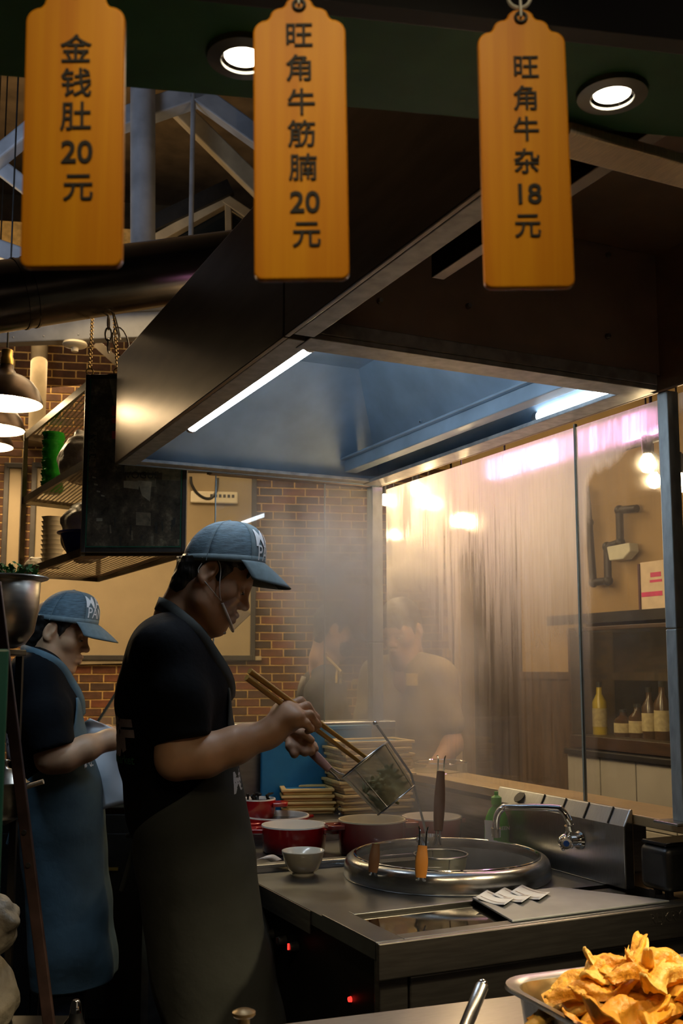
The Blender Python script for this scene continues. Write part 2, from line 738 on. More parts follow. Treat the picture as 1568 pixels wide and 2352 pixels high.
M['hood_edge'] = mat('worn hood edge', (0.34, 0.345, 0.34), 0.42, 0.45, 0.22, 30, (1, 1, 1), bump=0.05)
M['post'] = mat('galvanised post', (0.34, 0.38, 0.39), 0.5, 0.35, 0.15, 18, (3, 3, 1), bump=0.08)
M['chrome'] = mat('chrome', (0.8, 0.8, 0.8), 0.08, 1.0, 0.03, 8)
M['black_iron'] = mat('black iron', (0.012, 0.011, 0.01), 0.5, 0.4, 0.3, 15)
M['black_plastic'] = mat('black plastic', (0.010, 0.011, 0.013), 0.35, 0, 0.2, 30, bump=0.03)
M['soffit'] = mat('dark green board', (0.03, 0.20, 0.115), 0.45, 0, 0.15, 12, bump=0.03)
M['fascia'] = mat('dark fascia', (0.006, 0.006, 0.011), 0.5, 0, 0.2, 12)
M['brick'] = [mat('brick %s' % k, c, 0.8, 0, 0.3, 14, bump=0.5, bscale=60, bdist=0.003) for k, c in
              (('red', (0.13, 0.045, 0.018)), ('brown', (0.085, 0.036, 0.016)), ('rust', (0.16, 0.05, 0.018)), ('umber', (0.055, 0.028, 0.016)))]
M['mortar'] = mat('ochre mortar', (0.62, 0.40, 0.14), 0.9, 0, 0.2, 30, bump=0.4)
M['cream'] = mat('cream board', (0.34, 0.26, 0.15), 0.6, 0, 0.05, 6)
M['plaster'] = mat('beige plaster', (0.30, 0.205, 0.095), 0.85, 0, 0.12, 3, bump=0.1)
M['truss'] = mat('grey painted steel', (0.23, 0.24, 0.26), 0.55, 0, 0.2, 7, bump=0.15)
M['truss_cream'] = mat('cream painted timber', (0.42, 0.33, 0.2), 0.6, 0, 0.15, 8, bump=0.1)
M['ceiling'] = mat('ochre ceiling boards', (0.26, 0.17, 0.08), 0.8, 0, 0.25, 5)
M['floor'] = mat('dark kitchen floor', (0.02, 0.016, 0.013), 0.45, 0, 0.4, 10, bump=0.2)

# ================================================================== setting
g = G().span((-6, -3, -0.05), (8, 11, 0))
struct('floor', g, M['floor'], smooth=False)

# back wall: frame along the wall
WD = 7.2
th = math.radians(9.0)
W1 = RT * math.cos(th) + FWH * math.sin(th)
W1 = np.array([W1[0], W1[1], 0.0])
WN = np.array([-W1[1], W1[0], 0.0])           # points away from the camera
if WN @ FWH < 0:
    WN = -WN
WO = at_d(600, 1535, WD)
WO[2] = 0
ZUP = np.array([0, 0, 1.0])


def on_wall(x, y, off=0.0):
    """line of sight meets the back wall (off towards the camera)"""
    v = ray(x, y)
    P0 = WO - WN * off
    return EYE + v * (((P0 - EYE) @ WN) / (v @ WN))


def wall_uv(x, y):
    p = on_wall(x, y)
    return (p - WO) @ W1, p[2]


u_r = wall_uv(1037, 1400)[0]
u_l = wall_uv(-260, 1400)[0]
wall_back = struct('wall_back', G().box(WO + W1 * ((u_r + u_l) / 2) + ZUP * 2.25 + WN * 0.15, (u_r - u_l, 0.30, 4.5), (W1, WN, ZUP)), M['mortar'], smooth=False)

# bricks, each its own piece
CH, BL, JO = 0.0572, 0.164, 0.009
variants = []
for k in range(8):
    rr = random.Random(k)
    V = []
    L2, H2, Dp = (BL - JO) / 2, (CH - JO) / 2, 0.005
    f_in = 0.0015
    for (yy, ins) in ((0.0, 0.0), (-Dp * 0.7, 0.0), (-Dp, f_in)):
        for sx, sz in ((-1, -1), (1, -1), (1, 1), (-1, 1)):
            j = rr.uniform(-0.0012, 0.0012)
            V.append((sx * (L2 - ins) + j, yy, sz * (H2 - ins) + rr.uniform(-0.0012, 0.0012)))
    F = []
    for a in (0, 4):
        for i in range(4):
            F.append((a + i, a + (i + 1) % 4, a + 4 + (i + 1) % 4, a + 4 + i))
    F.append((8, 9, 10, 11))
    me = bpy.data.meshes.new('brick')
    me.from_pydata(V, [], F)
    b = bmesh.new()
    b.from_mesh(me)
    bmesh.ops.recalc_face_normals(b, faces=b.faces)
    b.to_mesh(me)
    b.free()
    me.materials.append(M['brick'][k % 4])
    variants.append((me, V, F))

ZONES = [(575, 1125, 1045, 1665), (170, 1515, 300, 1660), (-15, 780, 285, 1010), (480, 1510, 600, 1660)]
rng = random.Random(3)
stuff = G()
n_br = 0
row = 0
z = 0.03
while z < 4.2:
    u = u_l + (0.5 * BL if row % 2 else 0) + rng.uniform(-0.01, 0.01) + 0.02
    while u < u_r - 0.01:
        uu = u
        c = WO + W1 * uu + ZUP * (z + 0.0028 * (uu - u_l))
        x, y, _ = to_px(c)
        k = rng.randrange(8)
        if any(a <= x <= cx and bb <= y <= d for (a, bb, cx, d) in ZONES) and n_br < 300:
            o = bpy.data.objects.new('brick', variants[k][0])
            COL.objects.link(o)
            o.parent = wall_back
            o.matrix_world = Matrix(((W1[0], WN[0], 0, c[0] - WN[0] * rng.uniform(0, 0.002)), (W1[1], WN[1], 0, c[1]), (0, 0, 1, c[2]), (0, 0, 0, 1)))
            n_br += 1
        elif -200 < x < 1100 and 600 < y < 2000:
            stuff.add([c + W1 * p[0] + WN * p[1] + ZUP * p[2] for p in variants[k][1]], variants[k][2])
        u += BL
    z += CH
    row += 1
if stuff.v:
    o = obj('brickwork', stuff, M['brick'][1], wall_back, smooth=False)
    o['kind'] = 'stuff'

# picture rail under the boards
c0, c1 = on_wall(-60, 1527, 0.02), on_wall(600, 1512, 0.02)
struct('trim_1', G().bar(c0, c1, 0.045, 0.03), M['truss_cream'], smooth=False, bevel=0.004)

# right-hand wall of the dining room, beyond the glass
XW = 3.6
y_end = at_x(1042, 1400, XW)[1]
g = G().span((XW, 1.5, 0), (XW + 0.15, y_end - 0.75, 3.6))
g.span((XW, y_end - 0.75, 2.35), (XW + 0.15, y_end, 3.6))
g.span((XW, y_end - 0.08, 0), (XW + 0.15, y_end, 2.35))
wall_right = struct('wall_right', g, M['plaster'], smooth=False)
struct('trim_7', G().span((XW - 0.02, 1.5, 0.0), (XW - 0.001, y_end - 0.76, 1.30)).span((XW - 0.03, 1.5, 1.30), (XW - 0.001, y_end - 0.76, 1.34)), mat('added dark wainscot', (0.06, 0.035, 0.015), 0.5, 0, 0.3, 5, (1, 8, 1)), smooth=False)  # made-up boarding, added to darken the lower wall behind the glass
M['dark_door'] = mat('dark doorway', (0.03, 0.018, 0.01), 0.6, 0, 0.2, 6)
struct('door_1', G().span((XW + 0.10, y_end - 0.78, 0), (XW + 0.14, y_end - 0.05, 2.36)).span((XW + 0.085, y_end - 0.70, 0.15), (XW + 0.10, y_end - 0.15, 2.1)), M['dark_door'], smooth=False, bevel=0.004)

# ceiling of the hall
struct('ceiling', G().span((-5, 2.2, 5.4), (7, 10.5, 5.5)), M['ceiling'], smooth=False)
# far gable wall above the brick wall
struct('wall_gable', G().box(WO + WN * 1.6 + ZUP * 4.3 + W1 * (-0.5), (9, 0.15, 2.6), (W1, WN, ZUP)), M['ceiling'], smooth=False)


def pxbar(p, q, d, w, h, d2=None, roll=None):
    """square timber or steel member between two sight lines at given distances"""
    a, b = at_d(*p, d), at_d(*q, d2 or d)
    return G().bar(a, b, w, h, up=(roll if roll is not None else -FW))


# ------------------------------------------------------------------ roof frame (grey painted steel, part of the building)
truss = thing('roof_truss', 'grey painted steel roof truss of sloping chords above the dark duct', 'roof truss', at_d(440, 300, 5.6))
obj('chord', pxbar((60, 352), (470, 212), 5.6, 0.10, 0.12), M['truss'], truss, smooth=False, world=True, bevel=0.008)
obj('chord', pxbar((448, 214), (640, 352), 5.6, 0.10, 0.12), M['truss'], truss, smooth=False, world=True, bevel=0.008)
obj('rafter', pxbar((400, 240), (640, 478), 6.0, 0.10, 0.13), M['truss_cream'], truss, smooth=False, world=True, bevel=0.008, )
obj('post', G().cyl(at_d(328, 200, 5.5), at_d(328, 640, 5.5), 0.066, 0.066, 20), M['truss'], truss, world=True)
obj('tie_rod', G().cyl(at_d(444, 212, 5.55), at_d(437, 620, 5.55), 0.0135, n=10), M['truss'], truss, world=True)
obj('chord', pxbar((-500, 765), (80, 292), 5.3, 0.07, 0.11), M['truss'], truss, smooth=False, world=True, bevel=0.01)
obj('brace', pxbar((-140, 276), (90, 452), 5.4, 0.08, 0.10), M['truss'], truss, smooth=False, world=True, bevel=0.01)
obj('brace', pxbar((-460, 411), (90, 606), 5.4, 0.09, 0.12), M['truss'], truss, smooth=False, world=True, bevel=0.01)

beam = thing('tie_beam', 'pale grey horizontal tie beam running under the dark duct', 'beam', at_d(190, 765, 5.6))
obj('web', pxbar((-900, 799), (520, 742), 5.6, 0.14, 0.12), M['truss'], beam, smooth=False, world=True, bevel=0.006)
obj('upper_flange', pxbar((-900, 761), (520, 704), 5.55, 0.02, 0.18), M['truss'], beam, smooth=False, world=True, bevel=0.003)
gb = G()
for x in (30, 100, 180, 260):
    a = at_d(x, 776 - x * .04, 5.48)
    gb.ball(a, 0.006, 8)
obj('rivet', gb, M['truss'], beam, world=True)

cb = at_d(84, 990, 6.9)
colm = thing('column', 'round cream painted column standing on a corbel of upper brick wall', 'column', cb)
obj('shaft', G().cyl(cb, cb + np.array([0, 0, 1.2]), 0.055, n=24), M['truss_cream'], colm, world=True)
obj('corbel', G().box(cb + np.array([0, 0, -0.03]) + WN * 0.10, (0.20, 0.36, 0.05), (W1, WN, ZUP)), M['truss_cream'], colm, world=True, smooth=False, bevel=0.006)
obj('brace', pxbar((225, 792), (290, 850), 6.7, 0.05, 0.12), M['truss_cream'], colm, world=True, smooth=False)

# clerestory window with cream frame high in the gable
win = obj('window_1', pxbar((345, 560), (520, 462), 6.4, 0.06, 0.085), M['truss_cream'], smooth=False, bevel=0.005)
win['kind'] = 'structure'
obj('frame', pxbar((518, 460), (600, 515), 6.4, 0.06, 0.09), M['truss_cream'], win, smooth=False, bevel=0.005)
obj('mullion', pxbar((524, 470), (526, 560), 6.38, 0.04, 0.045), M['truss_cream'], win, smooth=False, bevel=0.004)
M['night_glass'] = mat('night glass', (0.01, 0.012, 0.012), 0.1, 0, 0.2, 5)
obj('pane', G().prism([at_d(330, 590, 6.45), at_d(522, 470, 6.45), at_d(600, 530, 6.45), at_d(600, 620, 6.45)], FW * 0.01), M['night_glass'], win, smooth=False)
obj('lintel', pxbar((340, 520), (530, 430), 6.35, 0.09, 0.06), M['black_iron'], win, smooth=False)

# ------------------------------------------------------------------ cream boards on the back wall
M['frame_dark'] = mat('dark board frame', (0.035, 0.03, 0.026), 0.5, 0.2, 0.2, 20)


def wall_board(name, label, x0, y0, x1, y1, cat='board', fw=0.035, skew=0.0):
    a, b, c, d = on_wall(x0, y0), on_wall(x1, y0), on_wall(x1, y1), on_wall(x0, y1)
    u0, u1 = (d - WO) @ W1, (c - WO) @ W1
    z0, z1 = (c[2] + d[2]) / 2, (a[2] + b[2]) / 2
    t = thing(name, label, cat, WO + W1 * ((u0 + u1) / 2) + ZUP * z0 - WN * 0.02)
    obj('panel', G().box(WO + W1 * ((u0 + u1) / 2) + ZUP * ((z0 + z1) / 2) - WN * 0.022, (u1 - u0, 0.03, z1 - z0), (W1, WN, ZUP)), M['cream'], t, smooth=False, world=True)
    for (ua, ub, za, zb) in ((u0, u0, z0, z1), (u1, u1, z0, z1), (u0, u1, z0, z0), (u0, u1, z1, z1)):
        if ua == ub:
            gg = G().box(WO + W1 * ua + ZUP * ((za + zb) / 2) - WN * 0.03, (fw, 0.045, zb - za + fw), (W1, WN, ZUP))
        else:
            gg = G().box(WO + W1 * ((ua + ub) / 2) + ZUP * za - WN * 0.03, (ub - ua, 0.05, fw), (W1, WN, ZUP))
        obj('frame', gg, M['frame_dark'], t, smooth=False, world=True, bevel=0.003)
    return t


wall_board('wall_board', 'large cream board in dark frame on brick wall behind the two cooks', 66, 1078, 579, 1511)
wall_board('wall_board', 'narrow pale board in dark frame behind the mesh shelf rack', 8, 1072, 48, 1348)
# ================================================================== extractor hood
HX0, HX1 = 0.780, 1.785
HY0, HY1 = 1.905, 3.37
HF = 0.985                      # front of the front chamber
HZ0, HZ1 = 2.035, 2.395
T = 0.012
hood = thing('extractor_hood', 'large brown stainless extractor hood with white tube lamps above the noodle pot', 'extractor hood', (HX0, HY1, HZ0))
obj('side_panel', G().span((HX0, HY0 - 0.003, HZ0), (HX0 + T, HY1, HZ1)), M['hood_outer'], hood, smooth=False, world=True, bevel=0.003)
obj('side_panel', G().span((HX0, HF, HZ0), (HX0 + T, HY0 - 0.008, HZ1)), M['hood_outer'], hood, smooth=False, world=True, bevel=0.003)
obj('side_panel', G().span((HX1 - T, HF, HZ0), (HX1, HY1, HZ1)), M['hood_front'], hood, smooth=False, world=True, bevel=0.003)
obj('back_panel', G().span((HX0 + T, HY1 - T, HZ0), (HX1 - T, HY1, HZ1)), M['hood_inner'], hood, smooth=False, world=True)
# bottom flanges of the rear chamber
EW = 0.06
obj('flange', G().span((HX0 + T, HY0, HZ0), (HX0 + 0.070, HY1 - T, HZ0 + 0.012)), M['hood_edge'], hood, smooth=False, world=True, bevel=0.002)
obj('flange', G().span((HX0 + 0.05, HY1 - 0.065, HZ0 + .002), (HX1 - 0.05, HY1 - T, HZ0 + 0.014)), M['hood_edge'], hood, smooth=False, world=True, bevel=0.002)
obj('flange', G().span((HX1 - 0.085, HY0, HZ0), (HX1 - T, HY1 - T, HZ0 + 0.012)), M['hood_edge'], hood, smooth=False, world=True, bevel=0.002)
# lip between the two chambers
lip = obj('lip', G().span((HX0 + 0.05, HY0 - 0.028, HZ0 - 0.002), (HX1 - 0.03, HY0 + 0.05, HZ0 + 0.010)).span((HX0 + 0.06, HY0 - 0.030, HZ0 + 0.010), (HX1 - 0.03, HY0 - 0.018, HZ0 + 0.040)), M['hood_edge'], hood, smooth=False, world=True, bevel=0.002)
# sloping lining of the rear chamber
zi = HZ1 - 0.02
x0, x1, y0, y1 = HX0 + T, HX1 - T, HY0 + 0.004, HY1 - T
cx0, cx1, cy0, cy1 = x0 + 0.10, x1 - 0.24, y0 + 0.05, y1 - 0.30
gi = G().add([(x0, y0, HZ0 + .012), (x1, y0, HZ0 + .012), (x1, y1, HZ0 + .012), (x0, y1, HZ0 + .012), (cx0, cy0, zi), (cx1, cy0, zi), (cx1, cy1, zi), (cx0, cy1, zi)],
             [(0, 1, 5, 4), (1, 2, 6, 5), (2, 3, 7, 6), (3, 0, 4, 7), (4, 5, 6, 7)])
obj('lining', gi, M['hood_inner'], hood, smooth=False, world=True, solid=0.004)
# grease gutter along the right side
obj('gutter', G().bar((HX1 - 0.16, HY0 + 0.02, HZ0 + 0.055), (HX1 - 0.16, HY1 - 0.06, HZ0 + 0.055), 0.05, 0.05).bar((HX1 - 0.195, HY0 + 0.02, HZ0 + 0.075), (HX1 - 0.195, HY1 - 0.06, HZ0 + 0.075), 0.02, 0.008), M['hood_inner'], hood, smooth=False, world=True, bevel=0.003)
# front chamber
FZ = HZ1 - 0.014
obj('partition', G().span((HX0 + T, HY0 - 0.018, HZ0 + 0.04), (HX1 - T, HY0 - 0.006, HZ1)), M['hood_front'], hood, smooth=False, world=True)
obj('top_panel', G().span((HX0 + T, HF + T, FZ), (HX1 - T, HY0 - 0.02, FZ + 0.012)), M['hood_front'], hood, smooth=False, world=True)
obj('flange', G().span((HX0 + T, HF + 0.02, HZ0), (HX0 + 0.058, HY0 - 0.03, HZ0 + 0.012)), M['hood_edge'], hood, smooth=False, world=True, bevel=0.002)
M['lit_steel'] = mat('lit steel edge', (0.75, 0.62, 0.45), 0.45, 0.4, 0.15, 40, (20, 1, 1))  # downlight on the hood's front lip painted as a paler, golden base colour
obj('flange', G().span((HX0 + T, HF - 0.002, HZ0 - 0.004), (HX1 + 0.1, HF + 0.055, HZ0 + 0.012)), M['lit_steel'], hood, smooth=False, world=True, bevel=0.003)
pb = atb = at_y(990, 637, HY0 - 0.25)
bz = at_y(990, 637, HY0 - 0.25)
obj('baffle', G().span((bz[0], HF + 0.05, bz[2]), (bz[0] + 0.02, HY0 - 0.25, FZ)).span((bz[0], HF + 0.05, bz[2] - .001), (bz[0] + 0.028, HY0 - 0.25, bz[2] + 0.006)), M['hood_outer'], hood, smooth=False, world=True, bevel=0.002)
for (x, y) in ((872, 691), (1395, 586), (1395, 772), (1075, 703)):
    p = at_y(x, y, HY0 - 0.02)
    obj('bolt', G().cyl(p, p + np.array([0, -0.008, 0]), 0.007, 0.005, 8), M['steel_dark'], hood, world=True)
for (x, y) in ((962, 850), (966, 968)):
    v = ray(x, y)
    p = EYE + v * ((x1 - 0.16 - EYE[0]) / v[0])
    obj('bolt', G().ball(p, 0.006, 8), M['chrome'], hood, world=True)

# tube lamps inside the hood
tube_m = emit_mat('white tube', (0.78, 0.89, 1.0), 42.0)
for (xx, ya, yb, zz, lab) in ((HX0 + 0.096, HY0 + 0.08, HY1 - 0.55, HZ0 + 0.022, 'white tube lamp along the left inside edge of the hood'),
                              (HX1 - 0.030, HY0 + 0.08, HY0 + 0.44, HZ0 + 0.036, 'white tube lamp half hidden behind the right edge of hood')):
    t = thing('tube_lamp', lab, 'lamp', (xx, (ya + yb) / 2, zz), group='tube lamps in the hood')
    obj('tube', G().cyl((xx, ya, zz), (xx, yb, zz), 0.0165, n=16), tube_m, t, world=True)
    obj('cap', G().cyl((xx, ya - 0.02, zz), (xx, ya, zz), 0.018, n=16), M['steel'], t, world=True)
    obj('cap', G().cyl((xx, yb, zz), (xx, yb + 0.02, zz), 0.018, n=16), M['steel'], t, world=True)
    obj('holder', G().span((xx - 0.012, ya - 0.02, zz + 0.017), (xx + 0.012, yb + 0.02, zz + 0.032)), M['hood_edge'], t, smooth=False, world=True)

# ------------------------------------------------------------------ posts and glass screens
M['rubber'] = mat('dark rubber', (0.02, 0.02, 0.02), 0.7, 0, 0.2, 30)


def post(label, bx, by, zb, zt, w, d, px=None):
    t = thing('steel_post', label, 'post', (bx, by, zb))
    mid = zb + (zt - zb) * 0.44
    obj('shaft', G().span((bx - w / 2, by - d / 2, zb + .004), (bx + w / 2, by + d / 2, mid - 0.002)), M['post'], t, smooth=False, world=True, bevel=0.003)
    obj('shaft', G().span((bx - w / 2, by - d / 2, mid), (bx + w / 2, by + d / 2, zt)), M['post'], t, smooth=False, world=True, bevel=0.003)
    obj('foot_plate', G().span((bx - w * 1.6, by - d * 1.1, zb), (bx + w * 0.6, by + d * 1.1, zb + 0.006)), M['steel'], t, smooth=False, world=True, bevel=0.002)
    return t


GX = 1.800                      # plane of the side glass
pr_ = post('square grey post at the front end of the wet side glass', GX - 0.004, HY0 - 0.018, 1.0, HZ0, 0.036, 0.036)
pl_ = post('square grey post at the back corner where both glass screens meet', GX - 0.035, HY1 + 0.02, 1.0, HZ0, 0.045, 0.045)

# wet, fogged glass
wet = bpy.data.materials.new('wet glass')
wet.use_nodes = True
nt = wet.node_tree
nt.nodes.clear()
L = nt.links.new
out = _n(nt, 'ShaderNodeOutputMaterial')
tc = _n(nt, 'ShaderNodeTexCoord')
sp = _n(nt, 'ShaderNodeSeparateXYZ')
L(tc.outputs['Object'], sp.inputs[0])


def streak(sy, sz, det, seed, lo, hi):
    mp = _n(nt, 'ShaderNodeMapping')
    mp.inputs['Scale'].default_value = (1, sy, sz)
    mp.inputs['Location'].default_value = (seed, seed * 3, seed)
    L(tc.outputs['Object'], mp.inputs[0])
    nz = _n(nt, 'ShaderNodeTexNoise', Scale=1.0, Detail=det, Roughness=0.65)
    L(mp.outputs[0], nz.inputs['Vector'])
    r = _n(nt, 'ShaderNodeMapRange', clamp=True)
    r.inputs['From Min'].default_value = lo
    r.inputs['From Max'].default_value = hi
    L(nz.outputs['Fac'], r.inputs[0])
    return r.outputs[0]


def math_(op, a, b=None, clamp=False):
    n = _n(nt, 'ShaderNodeMath', operation=op, use_clamp=clamp)
    for i, v in enumerate((a, b)):
        if v is None:
            continue
        if isinstance(v, (int, float)):
            n.inputs[i].default_value = v
        else:
            L(v, n.inputs[i])
    return n.outputs[0]


def ramp_(src, a, b, va=0.0, vb=1.0):
    n = _n(nt, 'ShaderNodeMapRange', clamp=True)
    n.interpolation_type = 'SMOOTHSTEP'
    for k, v in (('From Min', a), ('From Max', b), ('To Min', va), ('To Max', vb)):
        n.inputs[k].default_value = v
    L(src, n.inputs[0])
    return n.outputs[0]


Zc, Yc = sp.outputs['Z'], sp.outputs['Y']           # object space: y along the pane from its front end, z from the ledge up
# thick film near the top, thinner and run off in streaks lower down
top = ramp_(Zc, 0.22, 0.94, 0.10, 1.0)
wob = streak(9.0, 1.2, 4.0, 3.1, 0.35, 0.7)
runs = streak(70.0, 1.6, 3.0, 7.7, 0.50, 0.62)
runs2 = streak(34.0, 1.1, 4.0, 1.3, 0.53, 0.60)
fine = streak(150.0, 3.0, 2.0, 5.2, 0.3, 0.75)
fog = math_('MULTIPLY', top, ramp_(wob, 0.0, 1.0, 0.72, 1.15))
zone = math_('MAXIMUM', ramp_(math_('ABSOLUTE', math_('SUBTRACT', Yc, 0.88)), 0.42, 0.16), 0.22)
clearing = math_('MAXIMUM', math_('MULTIPLY', runs, ramp_(Zc, 1.0, 0.75, 0.1, 0.85)), math_('MULTIPLY', runs2, ramp_(Zc, 0.98, 0.6, 0.0, 0.8)))
clearing = math_('MULTIPLY', clearing, zone)
drip = math_('MULTIPLY', streak(42.0, 0.7, 1.0, 11.3, 0.70, 0.735), math_('MULTIPLY', streak(6.0, 2.2, 2.0, 4.4, 0.48, 0.56), ramp_(Zc, 0.95, 0.7, 0.0, 0.9)))
blot = math_('MULTIPLY', ramp_(math_('ADD', math_('ABSOLUTE', math_('SUBTRACT', Yc, 0.885)), math_('MULTIPLY', runs2, -0.03)), 0.085, 0.05), math_('MULTIPLY', ramp_(math_('ADD', Zc, math_('MULTIPLY', math_('SUBTRACT', runs, 0.5), 0.16)), 0.72, 0.62), ramp_(Zc, 0.34, 0.50)))
clearing = math_('MAXIMUM', clearing, math_('MAXIMUM', drip, math_('MULTIPLY', blot, 0.95)))
fog = math_('MULTIPLY', fog, math_('SUBTRACT', 1.0, math_('MULTIPLY', clearing, 0.8)))
fog = math_('MULTIPLY', fog, ramp_(fine, 0.0, 1.0, 0.96, 1.04), True)
thin_ = math_('MULTIPLY', ramp_(Yc, 0.98, 1.2), ramp_(Zc, 0.78, 0.58))
fog = math_('MULTIPLY', fog, math_('SUBTRACT', 1.0, math_('MULTIPLY', thin_, 0.65)))
# wiped clear patch at the front end
edge = math_('ADD', Yc, math_('MULTIPLY', math_('SUBTRACT', wob, 0.5), 0.05))
wiped = ramp_(edge, 0.325, 0.285)
wtop = ramp_(math_('ADD', math_('ADD', Zc, math_('MULTIPLY', Yc, 0.27)), math_('MULTIPLY', math_('SUBTRACT', wob, 0.5), 0.04)), 0.985, 0.935)
wiped = math_('MULTIPLY', wiped, wtop)
fog = math_('MULTIPLY', fog, math_('SUBTRACT', 1.0, math_('MULTIPLY', wiped, 0.9)), True)
tr = _n(nt, 'ShaderNodeBsdfTransparent')
gl = _n(nt, 'ShaderNodeBsdfGlossy', Roughness=0.03)
fr = _n(nt, 'ShaderNodeLayerWeight', Blend=0.5)
fres = math_('ADD', math_('MULTIPLY', math_('POWER', fr.outputs['Facing'], 5.0), 0.55), 0.03)
clear = _n(nt, 'ShaderNodeMixShader')
L(fres, clear.inputs[0])
L(tr.outputs[0], clear.inputs[1])
L(gl.outputs[0], clear.inputs[2])
tl = _n(nt, 'ShaderNodeBsdfTranslucent')
tl.inputs[0].default_value = (0.92, 0.88, 0.82, 1)
df = _n(nt, 'ShaderNodeBsdfDiffuse')
df.inputs[0].default_value = (0.85, 0.85, 0.85, 1)
rf = _n(nt, 'ShaderNodeBsdfRefraction', Roughness=0.7, IOR=1.02)
f1 = _n(nt, 'ShaderNodeMixShader')
f1.inputs[0].default_value = 0.30
L(tl.outputs[0], f1.inputs[1])
L(df.outputs[0], f1.inputs[2])
f2 = _n(nt, 'ShaderNodeMixShader')
f2.inputs[0].default_value = 0.30
L(f1.outputs[0], f2.inputs[1])
L(rf.outputs[0], f2.inputs[2])
mx = _n(nt, 'ShaderNodeMixShader')
L(fog, mx.inputs[0])
L(clear.outputs[0], mx.inputs[1])
L(f2.outputs[0], mx.inputs[2])
L(mx.outputs[0], out.inputs[0])
M['wet'] = wet

M['clear'] = clear_mat('clear glass', (0.96, 0.98, 0.96), 0.9, 0.03)
M['misted'] = clear_mat('misted glass', (0.9, 0.92, 0.9), 0.9, 0.09)
M['rod'] = mat('glass edge', (0.35, 0.42, 0.40), 0.2, 0.6, 0.1, 20)

ZL = 1.0                        # ledge under the side glass
yj = at_x(1331, 1400, GX)[1]    # joint between the two side panes
t = thing('glass_screen', 'fogged wet side glass screen with streaks of running water beside the pot', 'glass screen', (GX, HY0, ZL))
p1 = obj('pane', G().span((0, HY0 + 0.005 - HY0, 0.012), (0.002, yj - 0.003 - HY0, HZ0 - ZL - 0.01)), wet, t, smooth=False)
p2 = obj('pane', G().span((0, yj + 0.003 - HY0, 0.012), (0.002, HY1 - HY0 - 0.005, HZ0 - ZL - 0.01)), wet, t, smooth=False)
obj('joint_strip', G().span((-0.003, yj - 0.003 - HY0, 0.0), (0.006, yj + 0.003 - HY0, HZ0 - ZL)), M['rod'], t, smooth=False)
# a further pane beyond the front post
obj('pane', G().span((0, -0.60, 0.012), (0.002, -0.05, HZ0 - ZL - 0.01)), wet, t, smooth=False)

# back screen: three panes on a steel rail
YB = HY1 + 0.03
zr = at_y(720, 1657, YB)[2]
ztop = at_y(640, 1103, YB)[2]
t = thing('glass_screen', 'clear back glass screen of tall panes between cook and brick wall', 'glass screen', (at_y(490, 1500, YB)[0], YB, zr))
xs = [at_y(491, 1400, YB)[0], at_y(745, 1400, YB)[0], GX - 0.03]
for i, (a, b, m) in enumerate(((xs[0], xs[1], M['clear']), (xs[1], xs[2], M['misted']))):
    obj('pane', G().span((a + 0.002, YB - 0.001, zr + 0.002), (b - 0.002, YB + 0.001, ztop)), m, t, smooth=False, world=True)
for a in xs[:2]:
    obj('joint_strip', G().span((a - 0.0016, YB - 0.003, zr), (a + 0.0016, YB + 0.003, ztop)), M['rod'], t, smooth=False, world=True)
xa = at_y(482, 1115, YB)[0]
rl = thing('screen_rail', 'dark bar along the top of the back glass screen', 'rail', ((xa + GX) / 2, YB, ztop))
obj('bar', G().span((xa, YB - 0.02, ztop), (GX - 0.02, YB + 0.02, ztop + 0.036)), M['hood_outer'], rl, smooth=False, world=True, bevel=0.003)
obj('end_cap', G().span((xa - 0.006, YB - 0.018, ztop + 0.002), (xa, YB + 0.018, ztop + 0.034)), M['black_iron'], rl, smooth=False, world=True)

# ------------------------------------------------------------------ round duct behind the hood
dct = thing('exhaust_duct', 'wide dark stainless exhaust duct running behind the hood', 'duct', at_d(200, 655, 4.0))
da, db = at_d(-1500, 902, 2.9), at_d(640, 588, 4.35)
dv = (db - da) / np.linalg.norm(db - da)
M['duct'] = mat('dark duct steel', (0.075, 0.065, 0.06), 0.24, 0.95, 0.2, 6, (1, 1, 1), bump=0.04)
obj('tube', G().cyl(da, db, 0.129, n=40), M['duct'], dct, world=True)
for x in (32, 60):
    k = (at_d(x, 690, 3.9) - da) @ dv
    c = da + dv * k
    obj('seam_band', G().cyl(c - dv * 0.004, c + dv * 0.004, 0.1325, n=40), M['duct'], dct, world=True)

# ------------------------------------------------------------------ green soffit over the counter, with recessed lamps
SZ = 2.05
b0, b1 = at_z(0, 160, SZ), at_z(1568, 310, SZ)
f0, f1_ = at_z(0, -18 - 60, SZ), at_z(1568, 118, SZ)
b0 = at_z(-500, 128, SZ)
b1 = at_z(1900, 345, SZ)
f0 = at_z(-500, -110, SZ)
f1_ = at_z(1900, 158, SZ)
soff = struct('ceiling_soffit', G().prism([b0, b1, f1_, f0], (0, 0, 0.03)), M['soffit'], smooth=False)
struct('trim_2', G().bar(f0 + [0, -0.02, 0.046], f1_ + [0, -0.02, 0.046], 0.04, 0.10), M['fascia'], smooth=False, bevel=0.004)
struct('trim_3', G().bar(f0 + [0.005, -0.05, 0.25], f1_ + [0.005, -0.05, 0.25], 0.02, 0.55), M['fascia'], smooth=False)
M['lamp_rim'] = mat('satin lamp rim', (0.25, 0.25, 0.24), 0.3, 0.9, 0.1, 20)
glow = emit_mat('warm lamp glass', (1.0, 0.86, 0.62), 14.0)


